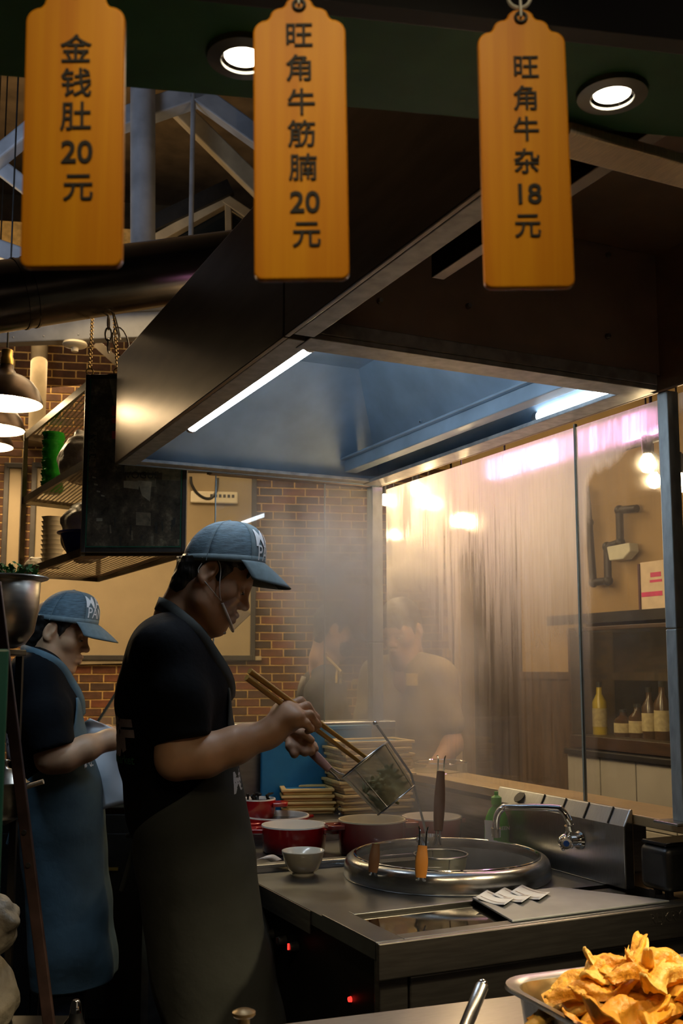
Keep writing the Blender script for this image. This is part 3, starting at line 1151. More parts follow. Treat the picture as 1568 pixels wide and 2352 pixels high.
def downlight(px, py, label):
    p = at_z(px, py, SZ)
    t = thing('recessed_lamp', label, 'lamp', p, group='recessed lamps in the green soffit')
    obj('rim', G().lathe([(0.026, -0.004), (0.026, -0.008), (0.0415, -0.006), (0.043, 0.0), (0.026, 0.0), (0.026, -0.004)], (0, 0, 0), 40), M['lamp_rim'], t)
    obj('reflector', G().lathe([(0.026, -0.005), (0.022, -0.002)], (0, 0, 0), 32), M['chrome'], t)
    obj('bulb', G().lathe([(0.0, -0.004), (0.011, -0.004), (0.0225, -0.002), (0.0225, -0.001), (0.0, -0.001)], (0, 0, 0), 32), glow, t)
    lamp('recessed_lamp_beam', 'SPOT', p + np.array([0, 0, -0.02]), 16, (1.0, 0.72, 0.42), 0.03, spot=120, blend=0.8)
    return t


downlight(1405, 212, 'bright recessed round lamp at the right end of green soffit')
downlight(560, 125, 'recessed round lamp half hidden by the middle price sign')
# next lamp of the row, beyond the right edge of the picture
downlight(2150, 330, 'recessed round lamp of the soffit row over the fried snack tray')
# ================================================================== people
M['skin'] = mat('skin', (0.58, 0.34, 0.21), 0.5, 0, 0.07, 25, bump=0.06, bscale=220, bdist=0.0008, sss=0.12)
M['skin_b'] = mat('skin tanned', (0.52, 0.30, 0.17), 0.5, 0, 0.07, 25, bump=0.06, bscale=220, bdist=0.0008, sss=0.12)
M['lip'] = mat('lips', (0.36, 0.14, 0.10), 0.45, 0, 0.08, 40)
M['hair'] = mat('black hair', (0.008, 0.007, 0.006), 0.45, 0, 0.3, 40, (1, 1, 0.2), bump=0.6, bscale=160, bdist=0.003)
M['eye_white'] = mat('eye white', (0.6, 0.57, 0.52), 0.2, 0, 0.03, 20)
M['iris'] = mat('dark iris', (0.02, 0.012, 0.008), 0.1, 0, 0.1, 60)
M['tshirt'] = mat('black cotton', (0.0028, 0.0036, 0.0055), 0.9, 0, 0.3, 6, bump=0.35, bscale=14, bdist=0.015, spec=0.15)
M['denim_apron'] = mat('blue grey apron cloth', (0.07, 0.125, 0.16), 0.85, 0, 0.2, 5, bump=0.3, bscale=9, bdist=0.02)
M['grey_apron'] = mat('grey green apron cloth', (0.032, 0.037, 0.035), 0.85, 0, 0.18, 5, bump=0.25, bscale=9, bdist=0.02)
M['trousers'] = mat('black trousers', (0.008, 0.009, 0.013), 0.85, 0, 0.3, 8, bump=0.2, bscale=12, bdist=0.01)
M['navy'] = mat('navy trousers', (0.008, 0.014, 0.035), 0.85, 0, 0.3, 8, bump=0.2, bscale=12, bdist=0.01)
M['shoe'] = mat('black shoe', (0.01, 0.01, 0.01), 0.5, 0, 0.3, 30)
M['cap_front'] = mat('blue cap cloth', (0.14, 0.195, 0.22), 0.8, 0, 0.1, 60, bump=0.15, bscale=300, bdist=0.001)
M['cap_mesh'] = mat('blue cap mesh', (0.09, 0.145, 0.185), 0.75, 0, 0.35, 110, (0.4, 0.4, 3.0), bump=0.7, bscale=260, bdist=0.002)
M['cap_under'] = mat('dark visor lining', (0.035, 0.05, 0.055), 0.8, 0, 0.1, 60)
M['white_print'] = mat('white print', (0.75, 0.77, 0.8), 0.7, 0, 0.05, 40)
M['grey_print'] = mat('pale pink print', (0.5, 0.40, 0.40), 0.8, 0, 0.1, 40)
M['green_print'] = mat('green print', (0.02, 0.12, 0.04), 0.8, 0, 0.1, 40)
M['white_elastic'] = mat('white elastic', (0.75, 0.74, 0.7), 0.6, 0, 0.05, 60)
M['shield'] = clear_mat('clear plastic', (0.92, 0.94, 0.98), 1.4, 0.22, (0.8, 0.84, 0.95))


class Frame:
    """local axes: x forward, y to the person's left, z up"""

    def __init__(s, o, fwd, pitch=0.0, roll=0.0):
        f = np.asarray(fwd, float)
        f = f / np.linalg.norm(f)
        l = np.cross([0, 0, 1.0], f)
        u = np.array([0, 0, 1.0])
        s.f = f * math.cos(pitch) - u * math.sin(pitch)
        s.u = u * math.cos(pitch) + f * math.sin(pitch)
        s.l = l
        if roll:
            s.l, s.u = l * math.cos(roll) + s.u * math.sin(roll), s.u * math.cos(roll) - l * math.sin(roll)
        s.o = np.asarray(o, float)
        s.ax = np.array([s.f, s.l, s.u])

    def __call__(s, x, y, z):
        return s.o + s.f * x + s.l * y + s.u * z

    def rot(s, pitch=0.0, yaw=0.0):
        """axes turned within this frame: pitch about the left axis, yaw about the up axis"""
        f = s.f * math.cos(yaw) + s.l * math.sin(yaw)
        l = s.l * math.cos(yaw) - s.f * math.sin(yaw)
        return np.array([f * math.cos(pitch) - s.u * math.sin(pitch), l, s.u * math.cos(pitch) + f * math.sin(pitch)])


def head_field(fr, neck_to, h=0.003, neck_r=0.056):
    lo = fr.o - 0.24
    hi = fr.o + 0.24
    lo[2] = min(lo[2], neck_to[2] - 0.03)
    lo = np.minimum(lo, np.asarray(neck_to) - 0.09)
    F = Field(lo, hi, h)
    A = fr.ax
    F.ell(fr(0.000, 0, 0.036), (0.082, 0.072, 0.076), A, 0.01)              # skull
    F.ell(fr(0.032, 0, 0.026), (0.066, 0.064, 0.064), A, 0.03)               # forehead
    F.ell(fr(0.036, 0, -0.030), (0.054, 0.058, 0.076), A, 0.03)              # mid face
    for s in (-1, 1):
        F.cap(fr(-0.005, s * 0.055, -0.030), fr(0.010, s * 0.050, -0.068), 0.020, 0.018, 0.03)   # jaw corner
        F.cap(fr(0.010, s * 0.050, -0.068), fr(0.070, s * 0.014, -0.104), 0.018, 0.016, 0.03)    # jaw line
        F.ell(fr(0.054, s * 0.041, -0.020), (0.026, 0.024, 0.024), A, 0.025)                     # cheek bone
        F.cap(fr(0.086, s * 0.012, 0.021), fr(0.074, s * 0.046, 0.024), 0.010, 0.010, 0.02)      # brow
    F.ell(fr(0.076, 0, -0.103), (0.019, 0.022, 0.016), A, 0.02)              # chin
    F.ell(fr(0.080, 0, -0.064), (0.020, 0.030, 0.026), A, 0.02)              # muzzle
    for s in (-1, 1):
        F.ell(fr(0.096, s * 0.032, 0.000), (0.014, 0.018, 0.011), A, 0.014, sub=True)            # eye hollow
        F.ell(fr(0.078, s * 0.032, 0.001), (0.0135, 0.0165, 0.0125), A, 0.004)                   # lids
        F.cap(fr(0.0915, s * 0.020, 0.000), fr(0.0885, s * 0.046, -0.001), 0.0030, 0.0025, 0.004)
    F.cap(fr(0.091, 0, 0.014), fr(0.108, 0, -0.022), 0.0075, 0.0095, 0.014)   # nose ridge
    F.ell(fr(0.1105, 0, -0.0285), (0.0115, 0.0115, 0.0095), A, 0.010)
    for s in (-1, 1):
        F.ell(fr(0.100, s * 0.0125, -0.0325), (0.0095, 0.0075, 0.0075), A, 0.008)
        F.ell(fr(0.105, s * 0.007, -0.0395), (0.005, 0.0035, 0.003), A, 0.003, sub=True)
    for (zz, rr, xx) in ((-0.0565, 0.0070, 0.1015), (-0.0705, 0.0080, 0.0990)):
        F.cap(fr(xx, -0.006, zz), fr(xx - 0.012, -0.023, zz - 0.002), rr, rr * 0.55, 0.006)
        F.cap(fr(xx, 0.006, zz), fr(xx - 0.012, 0.023, zz - 0.002), rr, rr * 0.55, 0.006)
        F.cap(fr(xx, -0.006, zz), fr(xx, 0.006, zz), rr, rr, 0.006)
    F.cap(fr(0.109, -0.018, -0.0635), fr(0.109, 0.018, -0.0635), 0.0024, 0.0024, 0.003, sub=True)
    for s in (-1, 1):                                                        # ears
        E = fr.rot(0.25, 0.0)
        c = fr(-0.008, s * 0.077, 0.000)
        F.ell(c, (0.018, 0.008, 0.032), E, 0.006)
        F.ell(c + fr.l * (s * 0.008) + fr.f * 0.002 + fr.u * 0.003, (0.0115, 0.006, 0.022), E, 0.004, sub=True)
        F.ell(c + fr.f * 0.011 + fr.l * (s * 0.003) - fr.u * 0.004, (0.004, 0.004, 0.008), E, 0.004)
        F.ell(c - fr.u * 0.026 + fr.f * 0.003, (0.009, 0.005, 0.008), E, 0.005)
    F.path([fr(-0.020, 0, -0.045), (np.asarray(fr(-0.03, 0, -0.10)) + np.asarray(neck_to)) / 2, neck_to], [neck_r, neck_r, neck_r + 0.014], 0.025)
    F.cap(fr(0.03, 0, -0.085), (fr(-0.02, 0, -0.13) + np.asarray(neck_to)) / 2 + fr.f * 0.02, 0.035, 0.035, 0.04)
    return F.mesh()


def hair_field(fr, h=0.004, fringe=True, full=False, rim=None):
    F = Field(fr.o - 0.17, fr.o + 0.20, h)
    A = fr.ax
    F.ell(fr(-0.003, 0, 0.042), (0.096, 0.0815, 0.100 if full else 0.094), A, 0.006)
    if full:
        F.ell(fr(0.03, 0, 0.075), (0.075, 0.075, 0.055), A, 0.02)
    F.cap(fr(-0.040, -0.03, -0.02), fr(-0.040, 0.03, -0.02), 0.036, 0.036, 0.02)
    F.cap(fr(-0.048, -0.025, -0.055), fr(-0.048, 0.025, -0.055), 0.027, 0.027, 0.02)
    # face opening
    F.ell(fr(0.085, 0, -0.050), (0.090, 0.110, 0.092), A, 0.008, sub=True)
    for s in (-1, 1):
        F.ell(fr(-0.006, s * 0.085, -0.006), (0.026, 0.022, 0.040), A, 0.006, sub=True)
        F.ell(fr(0.03, s * 0.075, -0.075), (0.06, 0.05, 0.06), A, 0.006, sub=True)
        F.cap(fr(0.030, s * 0.070, 0.03), fr(0.026, s * 0.0725, -0.006), 0.009, 0.005, 0.006)     # sideburn
    if fringe:
        for i in range(9):
            y = -0.048 + i * 0.012
            F.cap(fr(0.088, y, 0.060), fr(0.096 - abs(y) * 0.35, y + (0.006 if i % 2 else -0.004), 0.030 - (i % 3) * 0.006), 0.010, 0.0035, 0.006)
    F.cut(fr(-0.05, 0, -0.076), -fr.u - 0.2 * fr.f)
    if rim is not None:
        F.cut(*rim)
    F.ripple(0.0012, 120, 1.0)
    return F.mesh()


def baseball_cap(parent, c, fwd, pitch, Ln=0.197, Wd=0.168, H=0.105, letters=('MA', 'PAN'), vis_drop=0.62, vis_len=0.082):
    fr = Frame(c, fwd, pitch)

    def dome(phi, t, out=0.0):
        # t 0 rim .. 1 apex; squarer over the forehead
        cf = math.cos(phi)
        front = max(0.0, cf)
        e = 1.0 - 0.34 * front
        a = t * PI / 2
        rr = max(math.cos(a), 0.0) ** (e * 0.92)
        hh = math.sin(a) ** (1.0 - 0.10 * front)
        x = (Ln / 2 + out) * rr * cf + 0.012 * hh * (1 - 0.3 * (1 - rr))
        y = (Wd / 2 + out) * rr * math.sin(phi)
        return fr(x, y, (H + out) * hh)
    n = 48

    def part(name, p0, p1, m):
        g = G()
        k = max(4, int(abs(p1 - p0) / (2 * PI) * n))
        g.grid(lambda u, v: dome(p0 + (p1 - p0) * u, v * 0.995), k + 1, 16)
        return obj(name, g, m, parent, world=True, solid=0.003, angle=60)
    D = math.radians
    body = obj('cap', G().grid(lambda u, v: dome(u * 2 * PI, v * 0.1, 0.0005), 48, 3, wrap=True), M['cap_front'], parent, world=True, solid=0.003)
    part('front_panel', D(-52), D(52), M['cap_front']).parent = body
    for a, b in ((52, 116), (116, 180), (180, 244), (244, 308)):
        part('mesh_panel', D(a), D(b), M['cap_mesh']).parent = body
    for a in (52, 116, 180, 244, 308):
        pts = [dome(D(a), v / 14 * 0.99, 0.0012) for v in range(15)]
        obj('seam', G().tube(pts, 0.0013, 6), M['cap_front'], body, world=True)
    obj('button', G().ball(dome(0, 1.0) + fr.u * 0.001, (0.007, 0.007, 0.004), 12), M['cap_front'], body, world=True)

    def visor(u, v, dz=0.0):
        phi = D(-68) + D(136) * u
        ln = vis_len * math.cos((u - 0.5) * PI * 0.86) ** 0.55
        b = dome(phi, 0.03, 0.001)
        d = fr.f * math.cos(vis_drop) - fr.u * math.sin(vis_drop)
        side = (2 * u - 1)
        return b + d * (ln * v) + fr.l * (side * 0.006 * v) - fr.u * (0.014 * side * side * v + dz) - fr.u * (0.010 * v * v)
    vg = G().grid(lambda u, v: visor(u, v), 27, 9)
    vo = obj('visor', vg, M['cap_front'], body, world=True, solid=0.0025, angle=60)
    obj('visor_lining', G().grid(lambda u, v: visor(0.02 + u * 0.96, 0.02 + v * 0.95, 0.0022), 27, 9), M['cap_under'], vo, world=True, angle=60)
    obj('sweatband', G().grid(lambda u, v: dome(u * 2 * PI, 0.002 + v * 0.07, -0.002), 48, 3, wrap=True), M['cap_under'], body, world=True, solid=0.002)
    obj('strap', G().grid(lambda u, v: dome(PI - 0.5 + u, 0.01 + 0.1 * v, 0.003), 12, 3), M['black_plastic'], body, world=True, solid=0.002)
    # lettering wrapped round the front panel
    if letters:
        for txt, t0, sz, ph in letters:
            V, F = text_geo(txt, 1.0, 0.004)
            Va = np.array(V)
            Va[:, 0] -= Va[:, 0].min()
            Va[:, 1] -= Va[:, 1].mean()
            b = bmesh.new()
            vs = [b.verts.new(tuple(p)) for p in Va]
            for f in F:
                try:
                    b.faces.new([vs[i] for i in f])
                except ValueError:
                    pass
            bmesh.ops.triangulate(b, faces=b.faces)
            for _ in range(2):
                bmesh.ops.subdivide_edges(b, edges=[e for e in b.edges if e.calc_length() > 0.12], cuts=1)
                bmesh.ops.triangulate(b, faces=b.faces)
            b.verts.index_update()
            W = []
            for v in b.verts:
                phi = ph + v.co.x * sz / (Ln / 2)
                W.append(dome(phi, t0 + v.co.y * sz * 1.25 / (H * PI / 2), 0.0035))
            T_ = [tuple(v.index for v in f.verts) for f in b.faces]
            b.free()
            obj('lettering', (W, T_), M['white_print'], body, smooth=False, world=True, fix=False)
    return fr


def eyes(parent, fr):
    for s in (-1, 1):
        e = obj('eye', G().ball(fr(0.0815, s * 0.032, -0.001), 0.0112, 16, fr.ax), M['eye_white'], parent, world=True)
        obj('iris', G().ball(fr(0.0905, s * 0.032, -0.004), (0.0028, 0.005, 0.0045), 12, fr.ax), M['iris'], e, world=True)


def brows(parent, fr):
    for s in (-1, 1):
        pts = [fr(0.098 - 0.002, s * 0.014, 0.019), fr(0.0945, s * 0.028, 0.024), fr(0.084, s * 0.046, 0.021)]
        obj('eyelash', G().tube([fr(0.0935, s * 0.018, -0.0035), fr(0.0945, s * 0.030, -0.0050), fr(0.0895, s * 0.046, -0.0035)], [0.0012, 0.0018, 0.0012], 6), M['hair'], parent, world=True)
        obj('eyebrow', G().tube(pts, [0.0028, 0.0034, 0.0015], 8), M['hair'], parent, world=True)


def ribbon(pts, nrm, w, closed=False):
    """flat band along pts; nrm = outward direction at each point"""
    g = G()
    P_ = [np.asarray(p, float) for p in pts]
    rows = []
    for i, p in enumerate(P_):
        t = P_[min(i + 1, len(P_) - 1)] - P_[max(i - 1, 0)]
        t = t / np.linalg.norm(t)
        b = np.cross(t, np.asarray(nrm[i], float))
        b /= np.linalg.norm(b)
        rows += [p - b * w / 2, p, p + b * w / 2]
    F = []
    for i in range(len(P_) - 1):
        for k in (0, 1):
            F.append((3 * i + k, 3 * i + k + 1, 3 * i + 4 + k, 3 * i + 3 + k))
    return g.add(rows, F)


def spline(pts, n=8):
    P_ = [np.asarray(p, float) for p in pts]
    out_ = []
    for i in range(len(P_) - 1):
        p0, p1, p2, p3 = P_[max(i - 1, 0)], P_[i], P_[i + 1], P_[min(i + 2, len(P_) - 1)]
        for k in range(n):
            t = k / n
            out_.append(0.5 * ((2 * p1) + (-p0 + p2) * t + (2 * p0 - 5 * p1 + 4 * p2 - p3) * t * t + (-p0 + 3 * p1 - 3 * p2 + p3) * t ** 3))
    out_.append(P_[-1])
    return out_


def cook(label, D, fa, ear, hp, torso, sh, neck, near_arm, far_arm, near_hand, far_hand, sleeve_n, sleeve_f, apron_rows, strap, apron_m, trouser_m, skin_m, cap_kw, hem_z, feet_dx=0.0, group=None):
    """a cook in cap, black T-shirt and apron. px landmarks with a distance offset; radii in metres"""
    h1 = RT * math.cos(fa) + FWH * math.sin(fa)

    def P(p):
        return at_d(p[0], p[1], D + (p[2] if len(p) > 2 else 0.0))
    side = np.cross([0, 0, 1.0], h1)           # the person's left = away from the camera
    fr = Frame(P(ear), h1, hp)
    # ---- body: head, arms, trunk, legs in one mesh
    geos = [head_field(fr, P(neck))]
    armpts = [P(p) for p in near_arm] + [P(p) for p in far_arm] + [P(q[0]) for f in near_hand + far_hand for q in f]
    for arm, hand in ((near_arm, near_hand), (far_arm, far_hand)):
        pts = [P(p) for p in arm]
        hp_ = [P(q[0]) for f in hand for q in f]
        allp = np.array(pts + hp_)
        F = Field(allp.min(0) - 0.09, allp.max(0) + 0.09, 0.0032)
        F.path(pts, [p[3] for p in arm], 0.03)
        for f in hand:
            F.path([P(q[0]) for q in f], [q[1] for q in f], 0.007 if len(f) > 2 else 0.02)
        geos.append(F.mesh())
    tp = [(P((x, y, -o)), P((x, y, o)), r) for (x, y, o, r) in torso]
    hipc = (tp[-1][0] + tp[-1][1]) / 2
    allp = np.array([q for a, b, r in tp for q in (a, b)])
    lo, hi = allp.min(0) - 0.3, allp.max(0) + 0.3
    lo2 = lo.copy()
    lo2[2] = -0.02
    F = Field(lo2, hi, 0.014)
    for i in range(len(tp) - 1):
        for s in (0, 1):
            F.cap(tp[i][s], tp[i + 1][s], tp[i][2] - 0.022, tp[i + 1][2] - 0.022, 0.05)
        F.cap(tp[i][0], tp[i][1], tp[i][2] - 0.022, None, 0.05)
    F.cap(P(neck), tp[0][0] * 0.5 + tp[0][1] * 0.5, 0.055, 0.06, 0.05)
    legs = []
    for s in (-1, 1):
        hpt = hipc + side * (s * 0.085)
        kn = hpt * 1.0
        kn[2] = 0.50
        kn += h1 * (0.03 + feet_dx * 0.5)
        an = kn.copy()
        an[2] = 0.09
        an += h1 * (-0.01 + feet_dx * 0.5)
        legs.append((hpt, kn, an))
        F.path([hpt, kn, an], [0.075, 0.052, 0.038], 0.04)
        F.cap(an - np.array([0, 0, 0.045]), an + h1 * 0.12 - np.array([0, 0, 0.055]), 0.034, 0.026, 0.02)
    geos.append(F.mesh())
    V, Fc = join_geo(*geos)
    base = np.array([hipc[0], hipc[1], 0.0])
    o = solo('person', (V, Fc), skin_m, label, 'person', base, fix=False, angle=0, group=group)
    eyes(o, fr)
    brows(o, fr)
    for zz, rr, xx in ((-0.0565, 0.0056, 0.1040), (-0.0708, 0.0064, 0.1020)):
        obj('lip', G().tube([fr(xx - 0.012, -0.021, zz - 0.002), fr(xx, -0.006, zz), fr(xx, 0.006, zz), fr(xx - 0.012, 0.021, zz - 0.002)], [rr * 0.4, rr, rr, rr * 0.4], 10), M['lip'], o, world=True)
    cfr = Frame(cap_kw['c'], cap_kw['fwd'], cap_kw['pitch'])
    obj('hair', hair_field(fr, rim=(cfr(0, 0, 0.014), cfr.u)), M['hair'], o, world=True, fix=False, angle=0)
    # ---- T-shirt
    F = Field(lo, hi, 0.0065)
    for i in range(len(tp) - 1):
        for s in (0, 1):
            F.cap(tp[i][s], tp[i + 1][s], tp[i][2], tp[i + 1][2], 0.05)
        F.cap(tp[i][0], tp[i][1], tp[i][2], None, 0.05)
    F.cap(P(sh[0]), P(sh[1]), sh[2], sh[2], 0.05)
    F.cap(P(sh[0]), P(neck), sh[2] * 0.9, 0.062, 0.04)
    F.cap(P(sh[1]), P(neck), sh[2] * 0.9, 0.062, 0.04)
    S2 = Field(lo, hi, 0.0065)
    for sl in (sleeve_n, sleeve_f):
        S3 = Field(lo, hi, 0.0065)
        pts = [P(q) for q in sl]
        S3.path(pts, [q[3] for q in sl], 0.03)
        d = pts[-1] - pts[-2]
        S3.cut(pts[-1], d)
        S2.a = np.minimum(S2.a, S3.a)
    k = 0.03
    hh = np.maximum(k - np.abs(F.a - S2.a), 0) / k
    F.a = np.minimum(F.a, S2.a) - hh * hh * k * 0.25
    F.cut(hipc - np.array([0, 0, 0.06]), (0, 0, -1))
    # neck opening
    F.cap(P(neck) + np.array([0, 0, 0.03]), fr(-0.02, 0, -0.08), 0.058, 0.066, 0.01, sub=True)
    F.ripple(0.0022, 26, 0.6, (1, 1, 0.6))
    sv, sf = F.mesh()
    obj('tshirt', (sv, sf), M['tshirt'], o, world=True, fix=False, angle=0)
    # ---- trousers and shoes
    F = Field(lo2, hi, 0.011)
    F.cap(tp[-1][0], tp[-1][1], tp[-1][2] + 0.002, None, 0.05)
    for (a, b, c) in legs:
        F.path([a, b, c], [0.092, 0.070, 0.060], 0.05)
    F.cut(hipc + np.array([0, 0, 0.08]), (0, 0, 1))
    F.ripple(0.003, 22, 1.2, (1, 1, 0.5))
    obj('trousers', F.mesh(), trouser_m, o, world=True, fix=False, angle=0)
    for (a, b, c) in legs:
        F = Field(c - 0.2, c + 0.24, 0.008)
        F.cap(c - np.array([0, 0, 0.035]) - h1 * 0.03, c + h1 * 0.15 - np.array([0, 0, 0.050]), 0.046, 0.036, 0.03)
        F.cut((0, 0, 0.002), (0, 0, -1))
        obj('shoe', F.mesh(), M['shoe'], o, world=True, fix=False, angle=0)
    # ---- apron: sheet laid on shirt and skirt
    K = Field(lo2, hi, 0.011)
    for i in range(len(tp) - 1):
        for s in (0, 1):
            K.cap(tp[i][s], tp[i + 1][s], tp[i][2], tp[i + 1][2], 0.05)
    rows_c = [(P((x, y, 0)), math.radians(a), rad) for (x, y, a, rad) in apron_rows]
    for i in range(len(rows_c) - 1):
        if rows_c[i][2]:
            for s in (-1, 1):
                K.cap(rows_c[i][0] + side * s * 0.05, rows_c[i + 1][0] + side * s * 0.05, rows_c[i][2], rows_c[i + 1][2], 0.03)
    for (a, b, c) in legs:
        K.path([a, b, c], [0.100, 0.080, 0.070], 0.05)
    kv, kf = K.mesh()
    bv = bvh_of(kv, kf)
    cs = spline([r[0] for r in rows_c], 6)
    an_ = spline([np.array([r[1], 0, 0]) for r in rows_c], 6)
    NC = 41
    Vv, Ff = [], []
    prevr = [0.13] * NC
    for i, (c, a) in enumerate(zip(cs, an_)):
        for j in range(NC):
            u = j / (NC - 1) * 2 - 1
            ph = u * a[0]
            d = h1 * math.cos(ph) + side * math.sin(ph)
            hit = bv.ray_cast(Vector(c + d * 0.7), Vector(-d), 0.69)[0]
            r_ = (np.array(hit) - c) @ d if hit is not None else prevr[j]
            r_ = max(0.06, min(r_, 0.3))
            prevr[j] = r_
            fold = 0.006 * math.sin(ph * 5 + i * 0.13) * min(1, max(0, (i - 18) / 14))
            Vv.append(c + d * (r_ + 0.012 + fold))
    for i in range(len(cs) - 1):
        for j in range(NC - 1):
            Ff.append((i * NC + j, i * NC + j + 1, (i + 1) * NC + j + 1, (i + 1) * NC + j))
    ap = obj('apron', (Vv, Ff), apron_m, o, world=True, solid=0.003, angle=0)
    abv = bvh_of(Vv, Ff)
    # neck strap
    pts = spline([P(q) for q in strap], 5)
    cn = P(neck)
    nr = [(p - cn) * np.array([1, 1, 0.2]) for p in pts]
    skin_bv = [bvh_of(sv, sf), bvh_of(*geos[0])]
    pts2 = []
    for p, nn in zip(pts, nr):
        d = nn / (np.linalg.norm(nn) + 1e-9)
        best = 0.0
        for bq in skin_bv:
            hit = bq.ray_cast(Vector(p + d * 0.25), Vector(-d), 0.5)[0]
            if hit is not None:
                best = max(best, (np.array(hit) - p) @ d)
        pts2.append(p + d * (best + 0.005))
    pts = [pts2[0]] + [(pts2[i - 1] + pts2[i] * 2 + pts2[i + 1]) / 4 for i in range(1, len(pts2) - 1)] + [pts2[-1]]
    obj('neck_strap', ribbon(pts, nr, 0.032), apron_m, ap, world=True, solid=0.003, angle=0)
    # waist tie behind
    wi = hipc - h1 * (tp[-1][2] + 0.02) + np.array([0, 0, 0.05])
    obj('waist_tie', G().tube(spline([wi + side * 0.06, wi - h1 * 0.02, wi - side * 0.06, wi - h1 * 0.03 - side * 0.03 - np.array([0, 0, 0.12])], 5), 0.006, 8), apron_m, ap, world=True)
    baseball_cap(o, **cap_kw)
    return o, fr, P, h1, side, bvh_of(sv, sf), abv


D1 = 2.50
FA = math.radians(9)
H1c = RT * math.cos(FA) + FWH * math.sin(FA)
cook1, fr1, P1, h1_, side1, shirt1, apron1 = cook(
    'young cook in blue cap and clear mouth shield lifting a strainer with chopsticks', D1, FA, (481, 1322, 0.0), math.radians(27),
    torso=[(388, 1520, 0.10, 0.088), (396, 1600, 0.10, 0.112), (406, 1720, 0.085, 0.118), (424, 1850, 0.08, 0.117), (442, 1965, 0.08, 0.116)],
    sh=((380, 1502, -0.155), (384, 1502, 0.155), 0.066), neck=(412, 1452, 0.0),
    near_arm=[(388, 1525, -0.18, 0.050), (398, 1640, -0.225, 0.046), (406, 1742, -0.245, 0.042), (470, 1735, -0.235, 0.043), (540, 1712, -0.215, 0.037), (612, 1688, -0.190, 0.0265), (630, 1676, -0.185, 0.027)],
    far_arm=[(392, 1525, 0.18, 0.050), (430, 1640, 0.235, 0.044), (478, 1738, 0.25, 0.040), (560, 1698, 0.19, 0.035), (636, 1668, 0.10, 0.025), (655, 1668, 0.085, 0.026)],
    near_hand=[
        [((630, 1674, -0.185), 0.027), ((658, 1648, -0.170), 0.031)],
        [((645, 1640, -0.155), 0.024), ((668, 1652, -0.190), 0.026)],
        [((655, 1626, -0.150), 0.016), ((684, 1648, -0.205), 0.015)],
        [((652, 1626, -0.140), 0.0135), ((690, 1611, -0.125), 0.0105), ((714, 1637, -0.130), 0.0095), ((727, 1662, -0.140), 0.0080)],
        [((666, 1634, -0.165), 0.0135), ((704, 1623, -0.158), 0.0108), ((724, 1648, -0.156), 0.0095), ((731, 1666, -0.158), 0.0080)],
        [((676, 1645, -0.188), 0.0130), ((711, 1642, -0.184), 0.0102), ((725, 1662, -0.178), 0.0090), ((722, 1674, -0.172), 0.0078)],
        [((680, 1660, -0.205), 0.0115), ((703, 1662, -0.204), 0.0090), ((713, 1674, -0.198), 0.0080), ((706, 1680, -0.190), 0.0072)],
        [((640, 1662, -0.140), 0.0155), ((668, 1660, -0.118), 0.0125), ((704, 1662, -0.128), 0.0092), ((718, 1667, -0.136), 0.0078)]],
    far_hand=[
        [((652, 1668, 0.085), 0.027), ((676, 1684, 0.070), 0.030)],
        [((668, 1672, 0.060), 0.022), ((690, 1690, 0.075), 0.022)],
        [((664, 1690, 0.045), 0.0125), ((666, 1714, 0.020), 0.0105), ((676, 1732, 0.010), 0.0090), ((684, 1722, 0.022), 0.0080)],
        [((676, 1688, 0.045), 0.0125), ((686, 1716, 0.018), 0.0105), ((700, 1728, 0.012), 0.0090), ((704, 1716, 0.026), 0.0080)],
        [((688, 1690, 0.050), 0.0120), ((704, 1714, 0.024), 0.0100), ((714, 1726, 0.020), 0.0088), ((716, 1714, 0.034), 0.0078)],
        [((694, 1690, 0.062), 0.0105), ((714, 1708, 0.040), 0.0088), ((723, 1720, 0.036), 0.0078), ((722, 1710, 0.048), 0.0070)],
        [((672, 1676, 0.040), 0.0140), ((694, 1684, 0.015), 0.0115), ((714, 1700, 0.020), 0.0095)]],
    sleeve_n=[(384, 1515, -0.165, 0.072), (402, 1610, -0.21, 0.072), (420, 1704, -0.24, 0.063)],
    sleeve_f=[(388, 1515, 0.165, 0.070), (420, 1620, 0.22, 0.066), (448, 1690, 0.24, 0.060)],
    apron_rows=[(396, 1578, 46, 0), (404, 1650, 52, 0), (412, 1720, 62, 0), (418, 1790, 84, 0), (426, 1850, 112, 0.116), (437, 1915, 140, 0.117), (448, 1985, 156, 0.118), (460, 2070, 152, 0.122), (484, 2200, 138, 0.130), (510, 2352, 118, 0.138), (535, 2520, 100, 0.14)],
    strap=[(502, 1600, -0.05), (490, 1560, -0.07), (462, 1500, -0.088), (430, 1448, -0.088), (398, 1404, -0.066), (378, 1392, 0.0), (402, 1402, 0.066), (434, 1448, 0.085), (466, 1500, 0.085), (494, 1560, 0.07), (506, 1600, 0.05)],
    apron_m=M['grey_apron'], trouser_m=M['trousers'], skin_m=M['skin'],
    cap_kw=dict(c=at_d(513, 1297, D1), fwd=H1c, pitch=math.radians(2.5), letters=(('MA', 0.40, 0.060, math.radians(-44)), ('PAN', 0.17, 0.042, math.radians(-40)))),
    hem_z=0.45)

# mouth shield with ear loops
ms = obj('mouth_shield', G().tube([fr1(0.113 - 0.055 * (a / 1.2) ** 2 if abs(a) < 1.2 else 0.058, 0.062 * math.sin(a) / math.sin(1.2), -0.093 + 0.043 * (a / 1.2) ** 2) for a in [-1.2 + 2.4 * i / 16 for i in range(17)]], 0.0034, 8), M['white_elastic'], cook1, world=True)


def shield_pt(u, v):
    a = -1.2 + 2.4 * u
    b = fr1(0.113 - 0.055 * (a / 1.2) ** 2, 0.062 * math.sin(a) / math.sin(1.2), -0.093 + 0.043 * (a / 1.2) ** 2)
    return b + (fr1.f * 0.020 + fr1.u * (0.058 - 0.030 * (a / 1.2) ** 2)) * v


